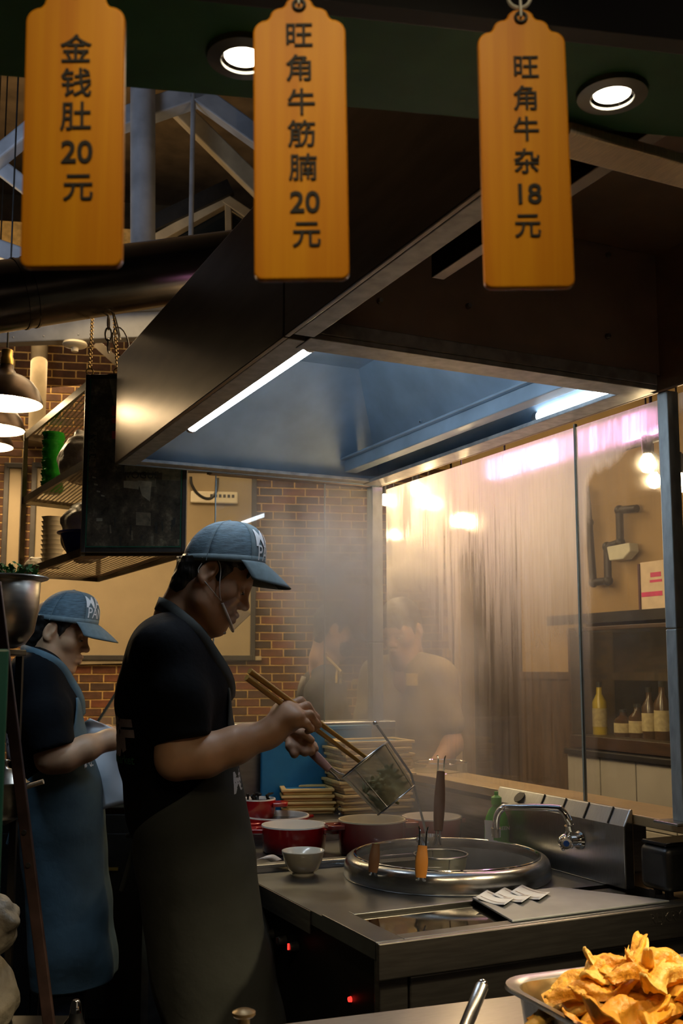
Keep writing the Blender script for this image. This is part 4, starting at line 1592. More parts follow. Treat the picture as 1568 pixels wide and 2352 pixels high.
obj('clear_shield', G().grid(shield_pt, 25, 6), M['shield'], ms, world=True, angle=0)
obj('chin_rest', G().tube([fr1(0.060, -0.03, -0.112), fr1(0.098, -0.012, -0.106), fr1(0.098, 0.012, -0.106), fr1(0.060, 0.03, -0.112)], 0.003, 8), M['white_elastic'], ms, world=True)
for s in (-1, 1):
    e = (0.058, s * 0.064, -0.050)
    obj('ear_loop', G().tube(spline([fr1(0.052, s * 0.066, -0.046), fr1(0.010, s * 0.081, -0.030), fr1(-0.026, s * 0.080, -0.012), fr1(-0.028, s * 0.083, 0.010)], 5), 0.0011, 6), M['white_elastic'], ms, world=True)
    obj('ear_loop', G().tube(spline([fr1(0.052, s * 0.066, -0.046), fr1(0.034, s * 0.080, -0.020), fr1(0.016, s * 0.084, 0.020), fr1(-0.004, s * 0.086, 0.034), fr1(-0.034, s * 0.080, 0.022)], 5), 0.0011, 6), M['white_elastic'], ms, world=True)

dn = -h1_ * 0.45 - FWH * 0.9
uu = np.cross([0, 0, 1.0], dn)
lettering('lettering', '行', 0.085, P1((296, 1697, -0.15)), uu, ZUP, M['grey_print'], cook1, 0.006, onto=shirt1)
lettering('lettering', 'Market', 0.028, P1((296, 1743, -0.15)), uu, ZUP, M['green_print'], cook1, 0.0004, onto=shirt1)
d2 = h1_ * 0.75 - FWH * 0.66
u2 = np.cross([0, 0, 1.0], d2)
lettering('lettering', 'MA', 0.070, P1((542, 1790, -0.08)), u2 + ZUP * .12, ZUP, M['white_print'], cook1, 0.001, onto=apron1)

D2 = 3.32
cook2, fr2, P2_, h2_, side2, shirt2, apron2 = cook(
    'cook in blue cap and denim apron reading a paper, standing behind the other cook', D2, FA, (126, 1452, 0.0), math.radians(15),
    torso=[(84, 1570, 0.10, 0.082), (94, 1625, 0.10, 0.100), (110, 1720, 0.085, 0.106), (134, 1810, 0.08, 0.110), (140, 1880, 0.08, 0.108)],
    sh=((82, 1552, -0.155), (86, 1552, 0.155), 0.062), neck=(92, 1520, 0.0),
    near_arm=[(90, 1565, -0.18, 0.048), (100, 1660, -0.22, 0.045), (116, 1742, -0.24, 0.040), (150, 1738, -0.23, 0.041), (200, 1718, -0.20, 0.035), (246, 1700, -0.16, 0.026), (256, 1699, -0.155, 0.027)],
    far_arm=[(92, 1565, 0.18, 0.048), (112, 1660, 0.22, 0.044), (136, 1735, 0.23, 0.040), (180, 1712, 0.17, 0.034), (216, 1690, 0.10, 0.025), (226, 1688, 0.09, 0.026)],
    near_hand=[
        [((256, 1699, -0.155), 0.026), ((278, 1697, -0.140), 0.029)],
        [((276, 1686, -0.13), 0.012), ((300, 1684, -0.11), 0.010), ((308, 1698, -0.10), 0.009)],
        [((282, 1694, -0.14), 0.012), ((304, 1694, -0.12), 0.010), ((310, 1706, -0.11), 0.009)],
        [((282, 1703, -0.15), 0.012), ((302, 1705, -0.13), 0.010), ((306, 1714, -0.12), 0.009)],
        [((278, 1710, -0.15), 0.011), ((296, 1713, -0.14), 0.009), ((298, 1720, -0.13), 0.008)],
        [((268, 1690, -0.12), 0.014), ((286, 1684, -0.09), 0.011), ((298, 1688, -0.08), 0.009)]],
    far_hand=[
        [((226, 1688, 0.09), 0.026), ((246, 1684, 0.075), 0.029)],
        [((246, 1674, 0.07), 0.012), ((262, 1676, 0.05), 0.010), ((266, 1690, 0.04), 0.009)],
        [((250, 1680, 0.08), 0.012), ((268, 1684, 0.06), 0.010), ((270, 1696, 0.05), 0.009)],
        [((250, 1690, 0.09), 0.012), ((268, 1694, 0.07), 0.010), ((268, 1704, 0.06), 0.009)],
        [((246, 1698, 0.09), 0.011), ((260, 1702, 0.08), 0.009), ((260, 1710, 0.07), 0.008)],
        [((236, 1680, 0.06), 0.014), ((248, 1674, 0.04), 0.011), ((258, 1680, 0.03), 0.009)]],
    sleeve_n=[(88, 1556, -0.165, 0.068), (106, 1640, -0.205, 0.070), (124, 1722, -0.235, 0.066)],
    sleeve_f=[(90, 1556, 0.165, 0.066), (108, 1640, 0.205, 0.064), (122, 1700, 0.22, 0.058)],
    apron_rows=[(98, 1600, 50, 0), (104, 1660, 58, 0), (112, 1720, 74, 0), (124, 1780, 108, 0), (134, 1830, 136, 0.110), (140, 1890, 150, 0.109), (146, 1960, 150, 0.108), (160, 2080, 142, 0.108), (176, 2200, 140, 0.104), (181, 2236, 138, 0.104)],
    strap=[(174, 1640, -0.05), (166, 1610, -0.07), (140, 1562, -0.088), (108, 1522, -0.085), (78, 1500, -0.062), (62, 1494, 0.0), (80, 1500, 0.062), (112, 1522, 0.085), (142, 1562, 0.085), (170, 1612, 0.07), (176, 1640, 0.05)],
    apron_m=M['denim_apron'], trouser_m=M['navy'], skin_m=M['skin_b'],
    cap_kw=dict(c=at_d(152, 1431, D2), fwd=H1c, pitch=math.radians(7), vis_drop=0.5, letters=(('MA', 0.47, 0.056, math.radians(-52)), ('PAN', 0.24, 0.040, math.radians(-48)))),
    hem_z=0.5)
lettering('lettering', '行', 0.085, P2_((40, 1722, -0.15)), uu, ZUP, M['grey_print'], cook2, 0.006, onto=shirt2)
lettering('lettering', 'MA', 0.055, P2_((188, 1745, -0.08)), u2 + ZUP * .12, ZUP, M['white_print'], cook2, 0.001, onto=apron2)
# paper held by the second cook
M['paper'] = mat('white paper', (0.72, 0.74, 0.78), 0.8, 0, 0.04, 12, bump=0.2, bscale=14, bdist=0.01)
t = thing('paper_sheet', 'crumpled white paper held by the cook in the denim apron', 'paper', P2_((245, 1700, 0.0)))


def sheet_px(quad, n=12, amp=0.004, d0=0.0, d1=0.0):
    q = [np.asarray(p, float) for p in quad]

    def fn(u, v):
        a = (q[0] * (1 - u) + q[1] * u) * (1 - v) + (q[3] * (1 - u) + q[2] * u) * v
        return a + FWH * (amp * math.sin(u * 7 + v * 3) + amp * math.sin(v * 9 - u * 4))
    return G().grid(fn, n, n)


obj('folded_corner', sheet_px([P2_((188, 1662, -0.02)), P2_((206, 1650, -0.05)), P2_((268, 1676, -0.04)), P2_((200, 1702, -0.04))], 10, 0.002), M['paper'], t, world=True, solid=0.0015, angle=0)
obj('sheet', sheet_px([P2_((207, 1655, -0.03)), P2_((290, 1682, -0.03)), P2_((308, 1842, -0.05)), P2_((224, 1862, -0.05))], 16, 0.004), M['paper'], t, world=True, solid=0.0015, angle=0)


# ------------------------------------------------------------------ people behind the glass
def guest(label, D, fa, ear, hp, neck, tor, shirt_m, hair_full, mask=None, lanyard=None, straps=None):
    h = RT * math.cos(fa) + FWH * math.sin(fa)
    sd = np.cross([0, 0, 1.0], h)

    def P(p):
        return at_d(p[0], p[1], D + (p[2] if len(p) > 2 else 0.0))
    fr = Frame(P(ear), h, hp)
    nk = P(neck)
    hipc = P(tor[-1][:2])
    geos = [head_field(fr, nk, 0.005)]
    lo = np.minimum(nk, hipc) - 0.4
    hi = np.maximum(nk, hipc) + 0.35
    lo[2] = -0.02
    F = Field(lo, hi, 0.016)
    T_ = [(P(p[:2]), p[2], p[3]) for p in tor]
    for i in range(len(T_) - 1):
        for s in (-1, 1):
            F.cap(T_[i][0] + sd * s * T_[i][1], T_[i + 1][0] + sd * s * T_[i + 1][1], T_[i][2] - 0.02, T_[i + 1][2] - 0.02, 0.05)
    F.cap(nk, T_[0][0], 0.06, 0.06, 0.05)
    arms = []
    legs = []
    for s in (-1, 1):
        a = T_[0][0] + sd * s * (T_[0][1] + 0.06) + np.array([0, 0, 0.02])
        b = a + sd * s * 0.05 - np.array([0, 0, 0.28])
        c = b + h * 0.16 - np.array([0, 0, 0.16]) - sd * s * 0.06
        d = c + h * 0.08 - np.array([0, 0, 0.05])
        F.path([a, b, c, d], [0.048, 0.04, 0.027, 0.03], 0.03)
        arms.append((a, b))
        hp_ = hipc + sd * s * 0.085
        k_, an = hp_.copy(), hp_.copy()
        k_[2], an[2] = 0.5, 0.08
        F.path([hp_, k_, an], [0.075, 0.052, 0.04], 0.04)
        F.cap(an - np.array([0, 0, 0.04]), an + h * 0.13 - np.array([0, 0, 0.05]), 0.034, 0.026, 0.02)
        legs.append((hp_, k_, an))
    geos.append(F.mesh())
    V, Fc = join_geo(*geos)
    o = solo('person', (V, Fc), M['skin'], label, 'person', (hipc[0], hipc[1], 0), fix=False, angle=0)
    obj('hair', hair_field(fr, 0.006, True, hair_full), M['hair'], o, world=True, fix=False, angle=0)
    eyes(o, fr)
    F = Field(lo, hi, 0.011)
    for i in range(len(T_) - 1):
        for s in (-1, 1):
            F.cap(T_[i][0] + sd * s * T_[i][1], T_[i + 1][0] + sd * s * T_[i + 1][1], T_[i][2], T_[i + 1][2], 0.05)
    for (a, b), s in zip(arms, (-1, 1)):
        F.cap(a, b * 0.7 + a * 0.3, 0.066, 0.062, 0.03)
        F.cap(a, nk, 0.055, 0.055, 0.03)
    F.cap(nk + np.array([0, 0, 0.03]), fr(-0.02, 0, -0.08), 0.06, 0.06, 0.01, sub=True)
    F.cut(hipc - np.array([0, 0, 0.08]), (0, 0, -1))
    F.ripple(0.003, 24, 2.0)
    sv, sf = F.mesh()
    obj('shirt', (sv, sf), shirt_m, o, world=True, fix=False, angle=0)
    F = Field(lo, hi, 0.014)
    F.cap(hipc - sd * 0.07, hipc + sd * 0.07, 0.105, None, 0.04)
    for (a, b, c) in legs:
        F.path([a, b, c], [0.09, 0.07, 0.06], 0.05)
    F.cut(hipc + np.array([0, 0, 0.05]), (0, 0, 1))
    obj('trousers', F.mesh(), M['trousers'], o, world=True, fix=False, angle=0)
    bv = bvh_of(sv, sf)

    def on_shirt(p, off=0.006):
        q = np.asarray(p, float)
        hit = bv.ray_cast(Vector(q - FWH * 1.0), Vector(FWH), 2.0)[0]
        return (np.array(hit) if hit is not None else q) - FWH * off
    if mask:
        F = Field(fr.o - 0.16, fr.o + 0.16, 0.004)
        F.ell(fr(0.058, 0, -0.062), (0.062, 0.064, 0.056), fr.ax, 0.01)
        F.ell(fr(0.02, 0, -0.05), (0.075, 0.05, 0.09), fr.ax, 0.01, sub=True)
        F.cut(fr(0.035, 0, 0), -fr.f)
        obj('face_mask', F.mesh(), mask, o, world=True, fix=False, angle=0)
    return o, fr, P, on_shirt


M['pale_shirt'] = mat('pale shirt', (0.30, 0.24, 0.13), 0.85, 0, 0.08, 8, bump=0.2, bscale=12, bdist=0.01)
M['dark_shirt'] = mat('dark shirt', (0.02, 0.018, 0.018), 0.85, 0, 0.2, 8, bump=0.2, bscale=12, bdist=0.01)
M['yellow'] = mat('yellow lanyard', (0.60, 0.42, 0.05), 0.6, 0, 0.1, 20)
M['strap'] = mat('grey apron strap', (0.22, 0.20, 0.19), 0.8, 0, 0.1, 20)
g1, f1g, Pg, on1 = guest('person in dark top and black face mask with yellow lanyard behind the glass', 4.85, math.radians(12), (762, 1448), math.radians(14), (742, 1535),
                         [(738, 1590, 0.10, 0.10), (742, 1680, 0.09, 0.115), (748, 1800, 0.08, 0.115), (750, 1860, 0.08, 0.11)], M['dark_shirt'], False, M['black_iron'])
for s in (0, 1):
    pts = [on1(Pg((775 + s * 5 - (1 - s) * 2, y, -0.3))) for y in range(1545, 1578, 6)] if False else [on1(Pg((772 + s * 9, 1540 + k * 6, -0.3))) for k in range(6)]
    obj('lanyard', G().tube(spline([f1g(-0.01, -0.05 + 0.1 * s, -0.11)] + pts, 4), 0.006, 6), M['yellow'], g1, world=True)
bp = on1(Pg((818, 1566, -0.3)), 0.004)
obj('badge', G().box(bp, (0.035, 0.004, 0.025), (RT, FWH, ZUP)), M['yellow'], g1, world=True, smooth=False, bevel=0.002)
sp_ = [on1(Pg((x, y, -0.3)), 0.008) for x, y in ((694, 1556), (688, 1575), (682, 1600), (678, 1625))]
obj('apron_strap', ribbon(sp_, [-FWH] * 4, 0.035), M['strap'], g1, world=True, solid=0.003, angle=0)
# black cap of this person
baseball_cap(g1, at_d(772, 1432, 4.85), RT * math.cos(math.radians(12)) + FWH * math.sin(math.radians(12)), math.radians(14), letters=None)
for ch in g1.children:
    if ch.name.startswith('cap'):
        for q in [ch] + list(ch.children):
            q.data.materials[0] = M['dark_shirt']

g2, f2g, Pg2, on2 = guest('person with short black hair in a pale yellow shirt behind the wet glass', 4.3, math.radians(-125), (925, 1448), math.radians(20), (935, 1520),
                          [(935, 1560, 0.10, 0.09), (938, 1650, 0.10, 0.105), (938, 1760, 0.09, 0.11), (940, 1840, 0.08, 0.11)], M['pale_shirt'], True)
bp = on2(Pg2((960, 1562, -0.3)), 0.004)
obj('badge', G().box(bp, (0.075, 0.006, 0.05), (RT, FWH, ZUP)), M['yellow'], g2, world=True, smooth=False, bevel=0.002)
# ================================================================== hanging rack with the street picture
RK = 3.7
R1, R2 = at_d(191, 1268, RK), at_z(430, 1268, at_d(191, 1268, RK)[2])
R3, R4 = at_z(225, 1329, R1[2]), at_z(48, 1317, R1[2])
rz0 = R1[2]
rz1 = at_d(190, 1060, RK)[2]
rz2 = at_d(188, 872, RK)[2]
zt = [rz0, rz1, rz2]
M['rack'] = mat('brassy dark rack', (0.10, 0.075, 0.04), 0.4, 0.8, 0.2, 20)  # brassy dark brown metal
# perforated sheet: round holes cut by the pattern of a real perforated plate
pm = bpy.data.materials.new('perforated sheet')
pm.use_nodes = True
nt2 = pm.node_tree
b_ = nt2.nodes['Principled BSDF']
b_.inputs['Base Color'].default_value = (0.10, 0.075, 0.04, 1)
b_.inputs['Metallic'].default_value = 0.8
b_.inputs['Roughness'].default_value = 0.4
tc_ = _n(nt2, 'ShaderNodeTexCoord')
vo_ = _n(nt2, 'ShaderNodeTexVoronoi', Scale=55.0, Randomness=0.0)
vo_.voronoi_dimensions = '2D'
nt2.links.new(tc_.outputs['Object'], vo_.inputs['Vector'])
th_ = _n(nt2, 'ShaderNodeMath', operation='GREATER_THAN')
th_.inputs[1].default_value = 0.36
nt2.links.new(vo_.outputs['Distance'], th_.inputs[0])
nt2.links.new(th_.outputs[0], b_.inputs['Alpha'])
M['perf'] = pm
rack = thing('mesh_rack', 'hanging dark steel rack of perforated shelves holding cups and bags', 'rack', (R1 + R2 + R3 + R4) / 4)
quad = [R1, R2, R3, R4]
for z_ in zt:
    q = [np.array([p[0], p[1], z_]) for p in quad]
    sh = obj('shelf', G().add(q, [(0, 1, 2, 3)]), pm, rack, smooth=False, world=True)
    for i in range(4):
        a, b = q[i], q[(i + 1) % 4]
        obj('shelf_rail', G().bar(a, b, 0.012, 0.03), M['rack'], sh, smooth=False, world=True)
for p in (R4, R3, R1):
    obj('upright', G().box([p[0], p[1], (rz0 + rz2) / 2], (0.018, 0.018, rz2 - rz0 + 0.03)), M['rack'], rack, smooth=False, world=True)
RA = (R2 - R1) / np.linalg.norm(R2 - R1)
RB = np.array([-RA[1], RA[0], 0])
# picture in a glass frame on its near end
pict = bpy.data.materials.new('old street photograph')
pict.use_nodes = True
nt2 = pict.node_tree
b_ = nt2.nodes['Principled BSDF']
b_.inputs['Roughness'].default_value = 0.25
tc_ = _n(nt2, 'ShaderNodeTexCoord')
mp_ = _n(nt2, 'ShaderNodeMapping')
mp_.inputs['Scale'].default_value = (1, 1, 0.9)
nt2.links.new(tc_.outputs['Object'], mp_.inputs[0])
br_ = _n(nt2, 'ShaderNodeTexNoise', Scale=16.0, Detail=8.0, Roughness=0.75)
nt2.links.new(mp_.outputs[0], br_.inputs['Vector'])
vr_ = _n(nt2, 'ShaderNodeTexVoronoi', Scale=26.0)
vr_.distance = 'CHEBYCHEV'
nt2.links.new(mp_.outputs[0], vr_.inputs['Vector'])
mm = _n(nt2, 'ShaderNodeMath', operation='MULTIPLY')
nt2.links.new(br_.outputs['Fac'], mm.inputs[0])
nt2.links.new(vr_.outputs['Distance'], mm.inputs[1])
rp_ = _n(nt2, 'ShaderNodeValToRGB')
rp_.color_ramp.elements[0].position = 0.36
rp_.color_ramp.elements[0].color = (0.035, 0.026, 0.02, 1)
rp_.color_ramp.elements[1].position = 0.74
rp_.color_ramp.elements[1].color = (0.50, 0.38, 0.26, 1)
e_ = rp_.color_ramp.elements.new(0.54)
e_.color = (0.13, 0.095, 0.07, 1)
nt2.links.new(br_.outputs['Fac'], rp_.inputs[0])
nt2.links.new(rp_.outputs[0], b_.inputs['Base Color'])
M['green_glass'] = mat('green glass edge', (0.02, 0.16, 0.10), 0.15, 0, 0.1, 10)
M['brass'] = mat('brass', (0.55, 0.36, 0.10), 0.3, 1.0, 0.1, 30)
pa = R1 - RB * 0.03
pz0, pz1 = rz0 - 0.005, at_d(188, 853, RK)[2]
PW = np.linalg.norm(R2 - R1)
pic = thing('framed_picture', 'dark framed old street photograph under glass hanging on the rack end', 'picture', pa + RA * PW / 2)
pc = pa + RA * PW / 2
obj('print', G().box((*pc[:2], (pz0 + pz1) / 2), (PW - 0.02, 0.008, pz1 - pz0 - 0.02), (RA, RB, ZUP)), pict, pic, smooth=False, world=True)
for k, (u, zz, du, dz) in enumerate(((0.008, None, 0.016, 0), (PW - 0.008, None, 0.016, 0), (None, pz0 + 0.008, 0, 0.016), (None, pz1 - 0.008, 0, 0.016))):
    if u is not None:
        gg = G().box((*(pa + RA * u)[:2], (pz0 + pz1) / 2), (du, 0.022, pz1 - pz0), (RA, RB, ZUP))
    else:
        gg = G().box((*pc[:2], zz), (PW - 0.034, 0.02, dz), (RA, RB, ZUP))
    obj('frame', gg, M['frame_dark'], pic, smooth=False, world=True, bevel=0.002)
for u in (0.019, PW - 0.019):
    obj('glass_edge', G().box((*(pa + RA * u - RB * 0.012)[:2], (pz0 + pz1) / 2), (0.0035, 0.004, pz1 - pz0 - 0.034), (RA, RB, ZUP)), M['green_glass'], pic, smooth=False, world=True)
obj('glass_edge', G().box((*(pc - RB * 0.012)[:2], pz0 + 0.019), (PW - 0.04, 0.004, 0.0035), (RA, RB, ZUP)), M['green_glass'], pic, smooth=False, world=True)
# shop signs and light patches in the photograph
M['print_pale'] = mat('pale print', (0.50, 0.42, 0.33), 0.4, 0, 0.25, 40)
M['print_red'] = mat('red print', (0.55, 0.015, 0.02), 0.4, 0, 0.2, 40)
M['print_dark'] = mat('dark print', (0.02, 0.016, 0.014), 0.4, 0, 0.2, 40)
M['print_mid'] = mat('brown print', (0.26, 0.20, 0.14), 0.4, 0, 0.3, 60)


def on_pic(x, y, off=0.006):
    v = ray(x, y)
    P0 = pa - RB * off
    return EYE + v * (((P0 - EYE) @ RB) / (v @ RB))


def pic_patch(name, quad, m, off=0.006):
    return obj(name, G().prism([on_pic(*q, off) for q in quad], RB * 0.001), m, pic, smooth=False, world=True)


pic_patch('printed_sky', [(248, 858), (272, 858), (272, 960), (262, 930)], M['print_mid'])
for (y0, y1) in ((932, 955), (960, 972), (990, 1008)):
    pic_patch('printed_red_sign', [(257, y0), (270, y0), (270, y1), (257, y1)], M['print_red'], 0.007)
pic_patch('printed_sign', [(200, 990), (222, 992), (219, 1072), (203, 1072)], M['print_mid'])
pic_patch('printed_sign', [(286, 1062), (374, 1066), (374, 1086), (286, 1084)], M['print_mid'])
pic_patch('printed_sign', [(290, 1090), (358, 1092), (358, 1118), (290, 1114)], M['print_mid'])
pic_patch('printed_sign', [(372, 1068), (414, 1070), (414, 1104), (372, 1102)], M['print_mid'])
pic_patch('printed_light', [(316, 1104), (348, 1106), (344, 1152), (326, 1138)], M['print_pale'], 0.008)
pic_patch('printed_light', [(284, 1104), (320, 1106), (318, 1124), (284, 1120)], M['print_pale'], 0.008)
pic_patch('printed_bus', [(312, 1176), (346, 1178), (346, 1208), (312, 1206)], M['print_mid'])
pic_patch('printed_plate', [(221, 1190), (235, 1190), (235, 1197), (221, 1197)], M['print_pale'], 0.008)
for x, y in ((212, 1094), (216, 1110), (222, 1126), (232, 1136)):
    pic_patch('printed_lamp', [(x, y), (x + 8, y + 2), (x + 8, y + 5), (x, y + 4)], M['print_pale'], 0.008)
rr_ = random.Random(5)
for i in range(16):
    x, y = rr_.uniform(240, 410), rr_.uniform(1188, 1246)
    hgt = rr_.uniform(8, 26)
    pic_patch('printed_passer', [(x, y), (x + rr_.uniform(3, 7), y), (x + rr_.uniform(3, 6), y + hgt), (x + 1, y + hgt)], M['print_dark'] if i % 3 else M['print_mid'], 0.0075)
dn_ = -RB
for txt, x, y, sz in (('茂', 210, 1010, 0.036), ('盛', 210, 1032, 0.036), ('押', 210, 1054, 0.036)):
    lettering('printed_letter', txt, sz, on_pic(x, y, 0.009), RA, ZUP, M['print_dark'], pic, 0.001, 0.0003)
lettering('printed_letter', 'VOGUE', 0.036, on_pic(326, 1092, 0.010), RA, ZUP, M['print_dark'], pic, 0.0, 0.0003)
obj('glass', G().box((*(pc - RB * 0.0145)[:2], (pz0 + pz1) / 2), (PW - 0.03, 0.001, pz1 - pz0 - 0.03), (RA, RB, ZUP)), M['clear'], pic, smooth=False, world=True)
for u in (0.012, PW * 0.30):
    c = pa + RA * u
    obj('ring_eye', G().ring((c[0], c[1], pz1 + 0.012), 0.0125, 0.0028, (RA, ZUP, RB), 20, 8), M['brass'], pic, world=True)


# chains
def chain(label, p, q, link, r, m, group):
    p, q = np.asarray(p, float), np.asarray(q, float)
    t = thing('chain', label, 'chain', p, group=group)
    d = q - p
    n = max(2, int(np.linalg.norm(d) / (link * 0.74)))
    d /= np.linalg.norm(d)
    a = np.cross(d, FWH)
    a /= np.linalg.norm(a)
    b = np.cross(d, a)
    st = np.linalg.norm(q - p) / n
    for i in range(n):
        c = p + d * st * (i + 0.5)
        s_ = a if i % 2 else b
        hl, hw = link / 2, link * 0.24
        pts = []
        for k in range(14):
            th_ = 2 * PI * k / 14
            pts.append(c + d * (hl * math.cos(th_)) + s_ * (hw * math.sin(th_)))
        obj('link', G().tube(pts, r, 6, closed=True), m, t, world=True)
    return t


chain('grey chain hanging straight down beside the hood corner', at_d(249, 728, 4.0), at_d(249, 808, 4.0), 0.052, 0.004, M['steel_dark'], 'chains by the hood corner')
chain('grey chain of long links slanting towards the hood corner', at_d(262, 726, 4.0), at_d(282, 806, 4.0), 0.12, 0.003, M['steel_dark'], 'chains by the hood corner')
c = pa + RA * 0.012
chain('thin brass chain from the left corner of the framed picture', (c[0], c[1], pz1 + 0.024), at_d(212, 728, RK + 0.4), 0.022, 0.0022, M['brass'], 'brass chains holding the picture')
c = pa + RA * PW * 0.30
chain('thin brass chain from the middle top of framed picture', (c[0], c[1], pz1 + 0.024), at_d(262, 728, RK + 0.4), 0.022, 0.0022, M['brass'], 'brass chains holding the picture')


# goods on the rack
def on_rack(u, v, z_):
    p = R1 * (1 - v) + R4 * v
    q = R2 * (1 - v) + R3 * v
    r = p * (1 - u) + q * u
    return np.array([r[0], r[1], z_ + 0.002])


M['green_plastic'] = mat('clear green plastic', (0.03, 0.42, 0.03), 0.12, 0, 0.15, 20, trans=0.35)
M['bag'] = mat('white plastic bag', (0.72, 0.66, 0.55), 0.45, 0, 0.08, 10, bump=0.6, bscale=16, bdist=0.02)
M['white_plastic'] = mat('white plastic', (0.74, 0.66, 0.50), 0.4, 0, 0.05, 20)
M['blue_plastic'] = mat('dark blue plastic', (0.015, 0.025, 0.25), 0.3, 0, 0.1, 20)
M['red_plastic'] = mat('red plastic', (0.5, 0.05, 0.03), 0.35, 0, 0.1, 20)


def shelf_hit(x, y, z_):
    p = at_z(x, y, z_)
    return np.array([p[0], p[1], z_ + 0.002])


cups = None
ORD = ('first second third fourth fifth sixth seventh eighth ninth tenth eleventh twelfth thirteenth fourteenth fifteenth sixteenth seventeenth eighteenth nineteenth twentieth twenty-first twenty-second').split()
cb_ = on_rack(0.17, 0.74, rz1)
for k in range(22):
    g = G().lathe([(0.0, 0.0), (0.040, 0.0), (0.046, 0.010), (0.0475, 0.0135), (0.044, 0.0115), (0.038, 0.003), (0.0, 0.003)], (0, 0, 0), 24)
    if cups is None:
        cups = obj('plastic_bowl', g, M['green_plastic'])
        first_mesh = cups.data
        o = cups
    else:
        o = bpy.data.objects.new('plastic_bowl', first_mesh)
        COL.objects.link(o)
    tag(o, (ORD[k] if k < 21 else 'topmost') + ' green plastic dish from the bottom of the tall stack on the rack', 'dish', 'stacked green dishes')
    o.location = tuple(cb_ + [0.003 * math.sin(k * 1.7), 0.003 * math.cos(k * 2.1), k * 0.0118])


def bag(name, label, c, size, m, seed, knots=1):
    F = Field(np.asarray(c) - np.array([size[0], size[1], 0.01]), np.asarray(c) + np.array([size[0], size[1], size[2] * 1.5]), max(size) / 22)
    rr = random.Random(seed)
    c = np.asarray(c, float)
    F.ell(c + [0, 0, size[2] * 0.42], (size[0] * 0.48, size[1] * 0.48, size[2] * 0.45), None, 0.02)
    for i in range(7):
        F.ell(c + [rr.uniform(-.3, .3) * size[0], rr.uniform(-.3, .3) * size[1], size[2] * rr.uniform(0.25, 0.75)], (size[0] * rr.uniform(.15, .28), size[1] * rr.uniform(.15, .28), size[2] * rr.uniform(.15, .3)), None, 0.015)
    for i in range(knots):
        tp_ = c + [rr.uniform(-.2, .25) * size[0], rr.uniform(-.2, .2) * size[1], size[2] * rr.uniform(0.85, 1.02)]
        F.cap(c + [0, 0, size[2] * 0.7], tp_, size[0] * 0.30, size[0] * 0.10, 0.03)
    F.cut(c + [0, 0, 0.001], (0, 0, -1))
    F.ripple(size[2] * 0.02, 9.0 / size[2], seed)
    return solo(name, F.mesh(), m, label, 'bag', c, fix=False, angle=0)


bag('plastic_bag', 'white plastic bag lying beside the green dishes on middle shelf', on_rack(0.30, 0.45, rz1), (0.20, 0.26, 0.21), M['bag'], 2)
bag('plastic_bag', 'red plastic bag tucked behind the white bag on the middle shelf', on_rack(0.55, 0.42, rz1), (0.18, 0.20, 0.26), M['red_plastic'], 4)
bag('plastic_bag', 'white plastic bag leaning behind the white food boxes on lowest shelf', on_rack(0.34, 0.42, rz0), (0.20, 0.24, 0.26), M['bag'], 6, 2)
bag('plastic_bag', 'small white plastic bag at the far end of the lowest shelf', on_rack(0.13, 0.93, rz0), (0.09, 0.10, 0.06), M['bag'], 8)
bx = None
for k in range(11):
    g = G().lathe([(0.0, 0), (0.038, 0), (0.046, 0.018), (0.049, 0.0195), (0.045, 0.0185), (0.037, 0.003), (0, 0.003)], (0, 0, 0), 20)
    if bx is None:
        bx = obj('food_box', g, M['white_plastic'])
        o = bx
    else:
        o = bpy.data.objects.new('food_box', bx.data)
        COL.objects.link(o)
    tag(o, (ORD[k] if k < 10 else 'topmost') + ' white takeaway tub from the bottom of the stack on lowest rack shelf', 'tub', 'stacked white takeaway tubs')
    o.location = tuple(on_rack(0.17, 0.70, rz0) + [0, 0, k * 0.0195])
c = on_rack(0.20, 0.22, rz0)
t = thing('basin', 'dark blue plastic basin at the near end of the lowest shelf', 'basin', c)
obj('bowl', G().lathe([(0.0, 0.0), (0.07, 0.0), (0.10, 0.085), (0.112, 0.088), (0.112, 0.093), (0.098, 0.092), (0.066, 0.006), (0.0, 0.006)], (0, 0, 0), 36), M['blue_plastic'], t)
obj('rim', G().ring((0, 0, 0.091), 0.110, 0.003, None, 36, 6), M['blue_plastic'], t)

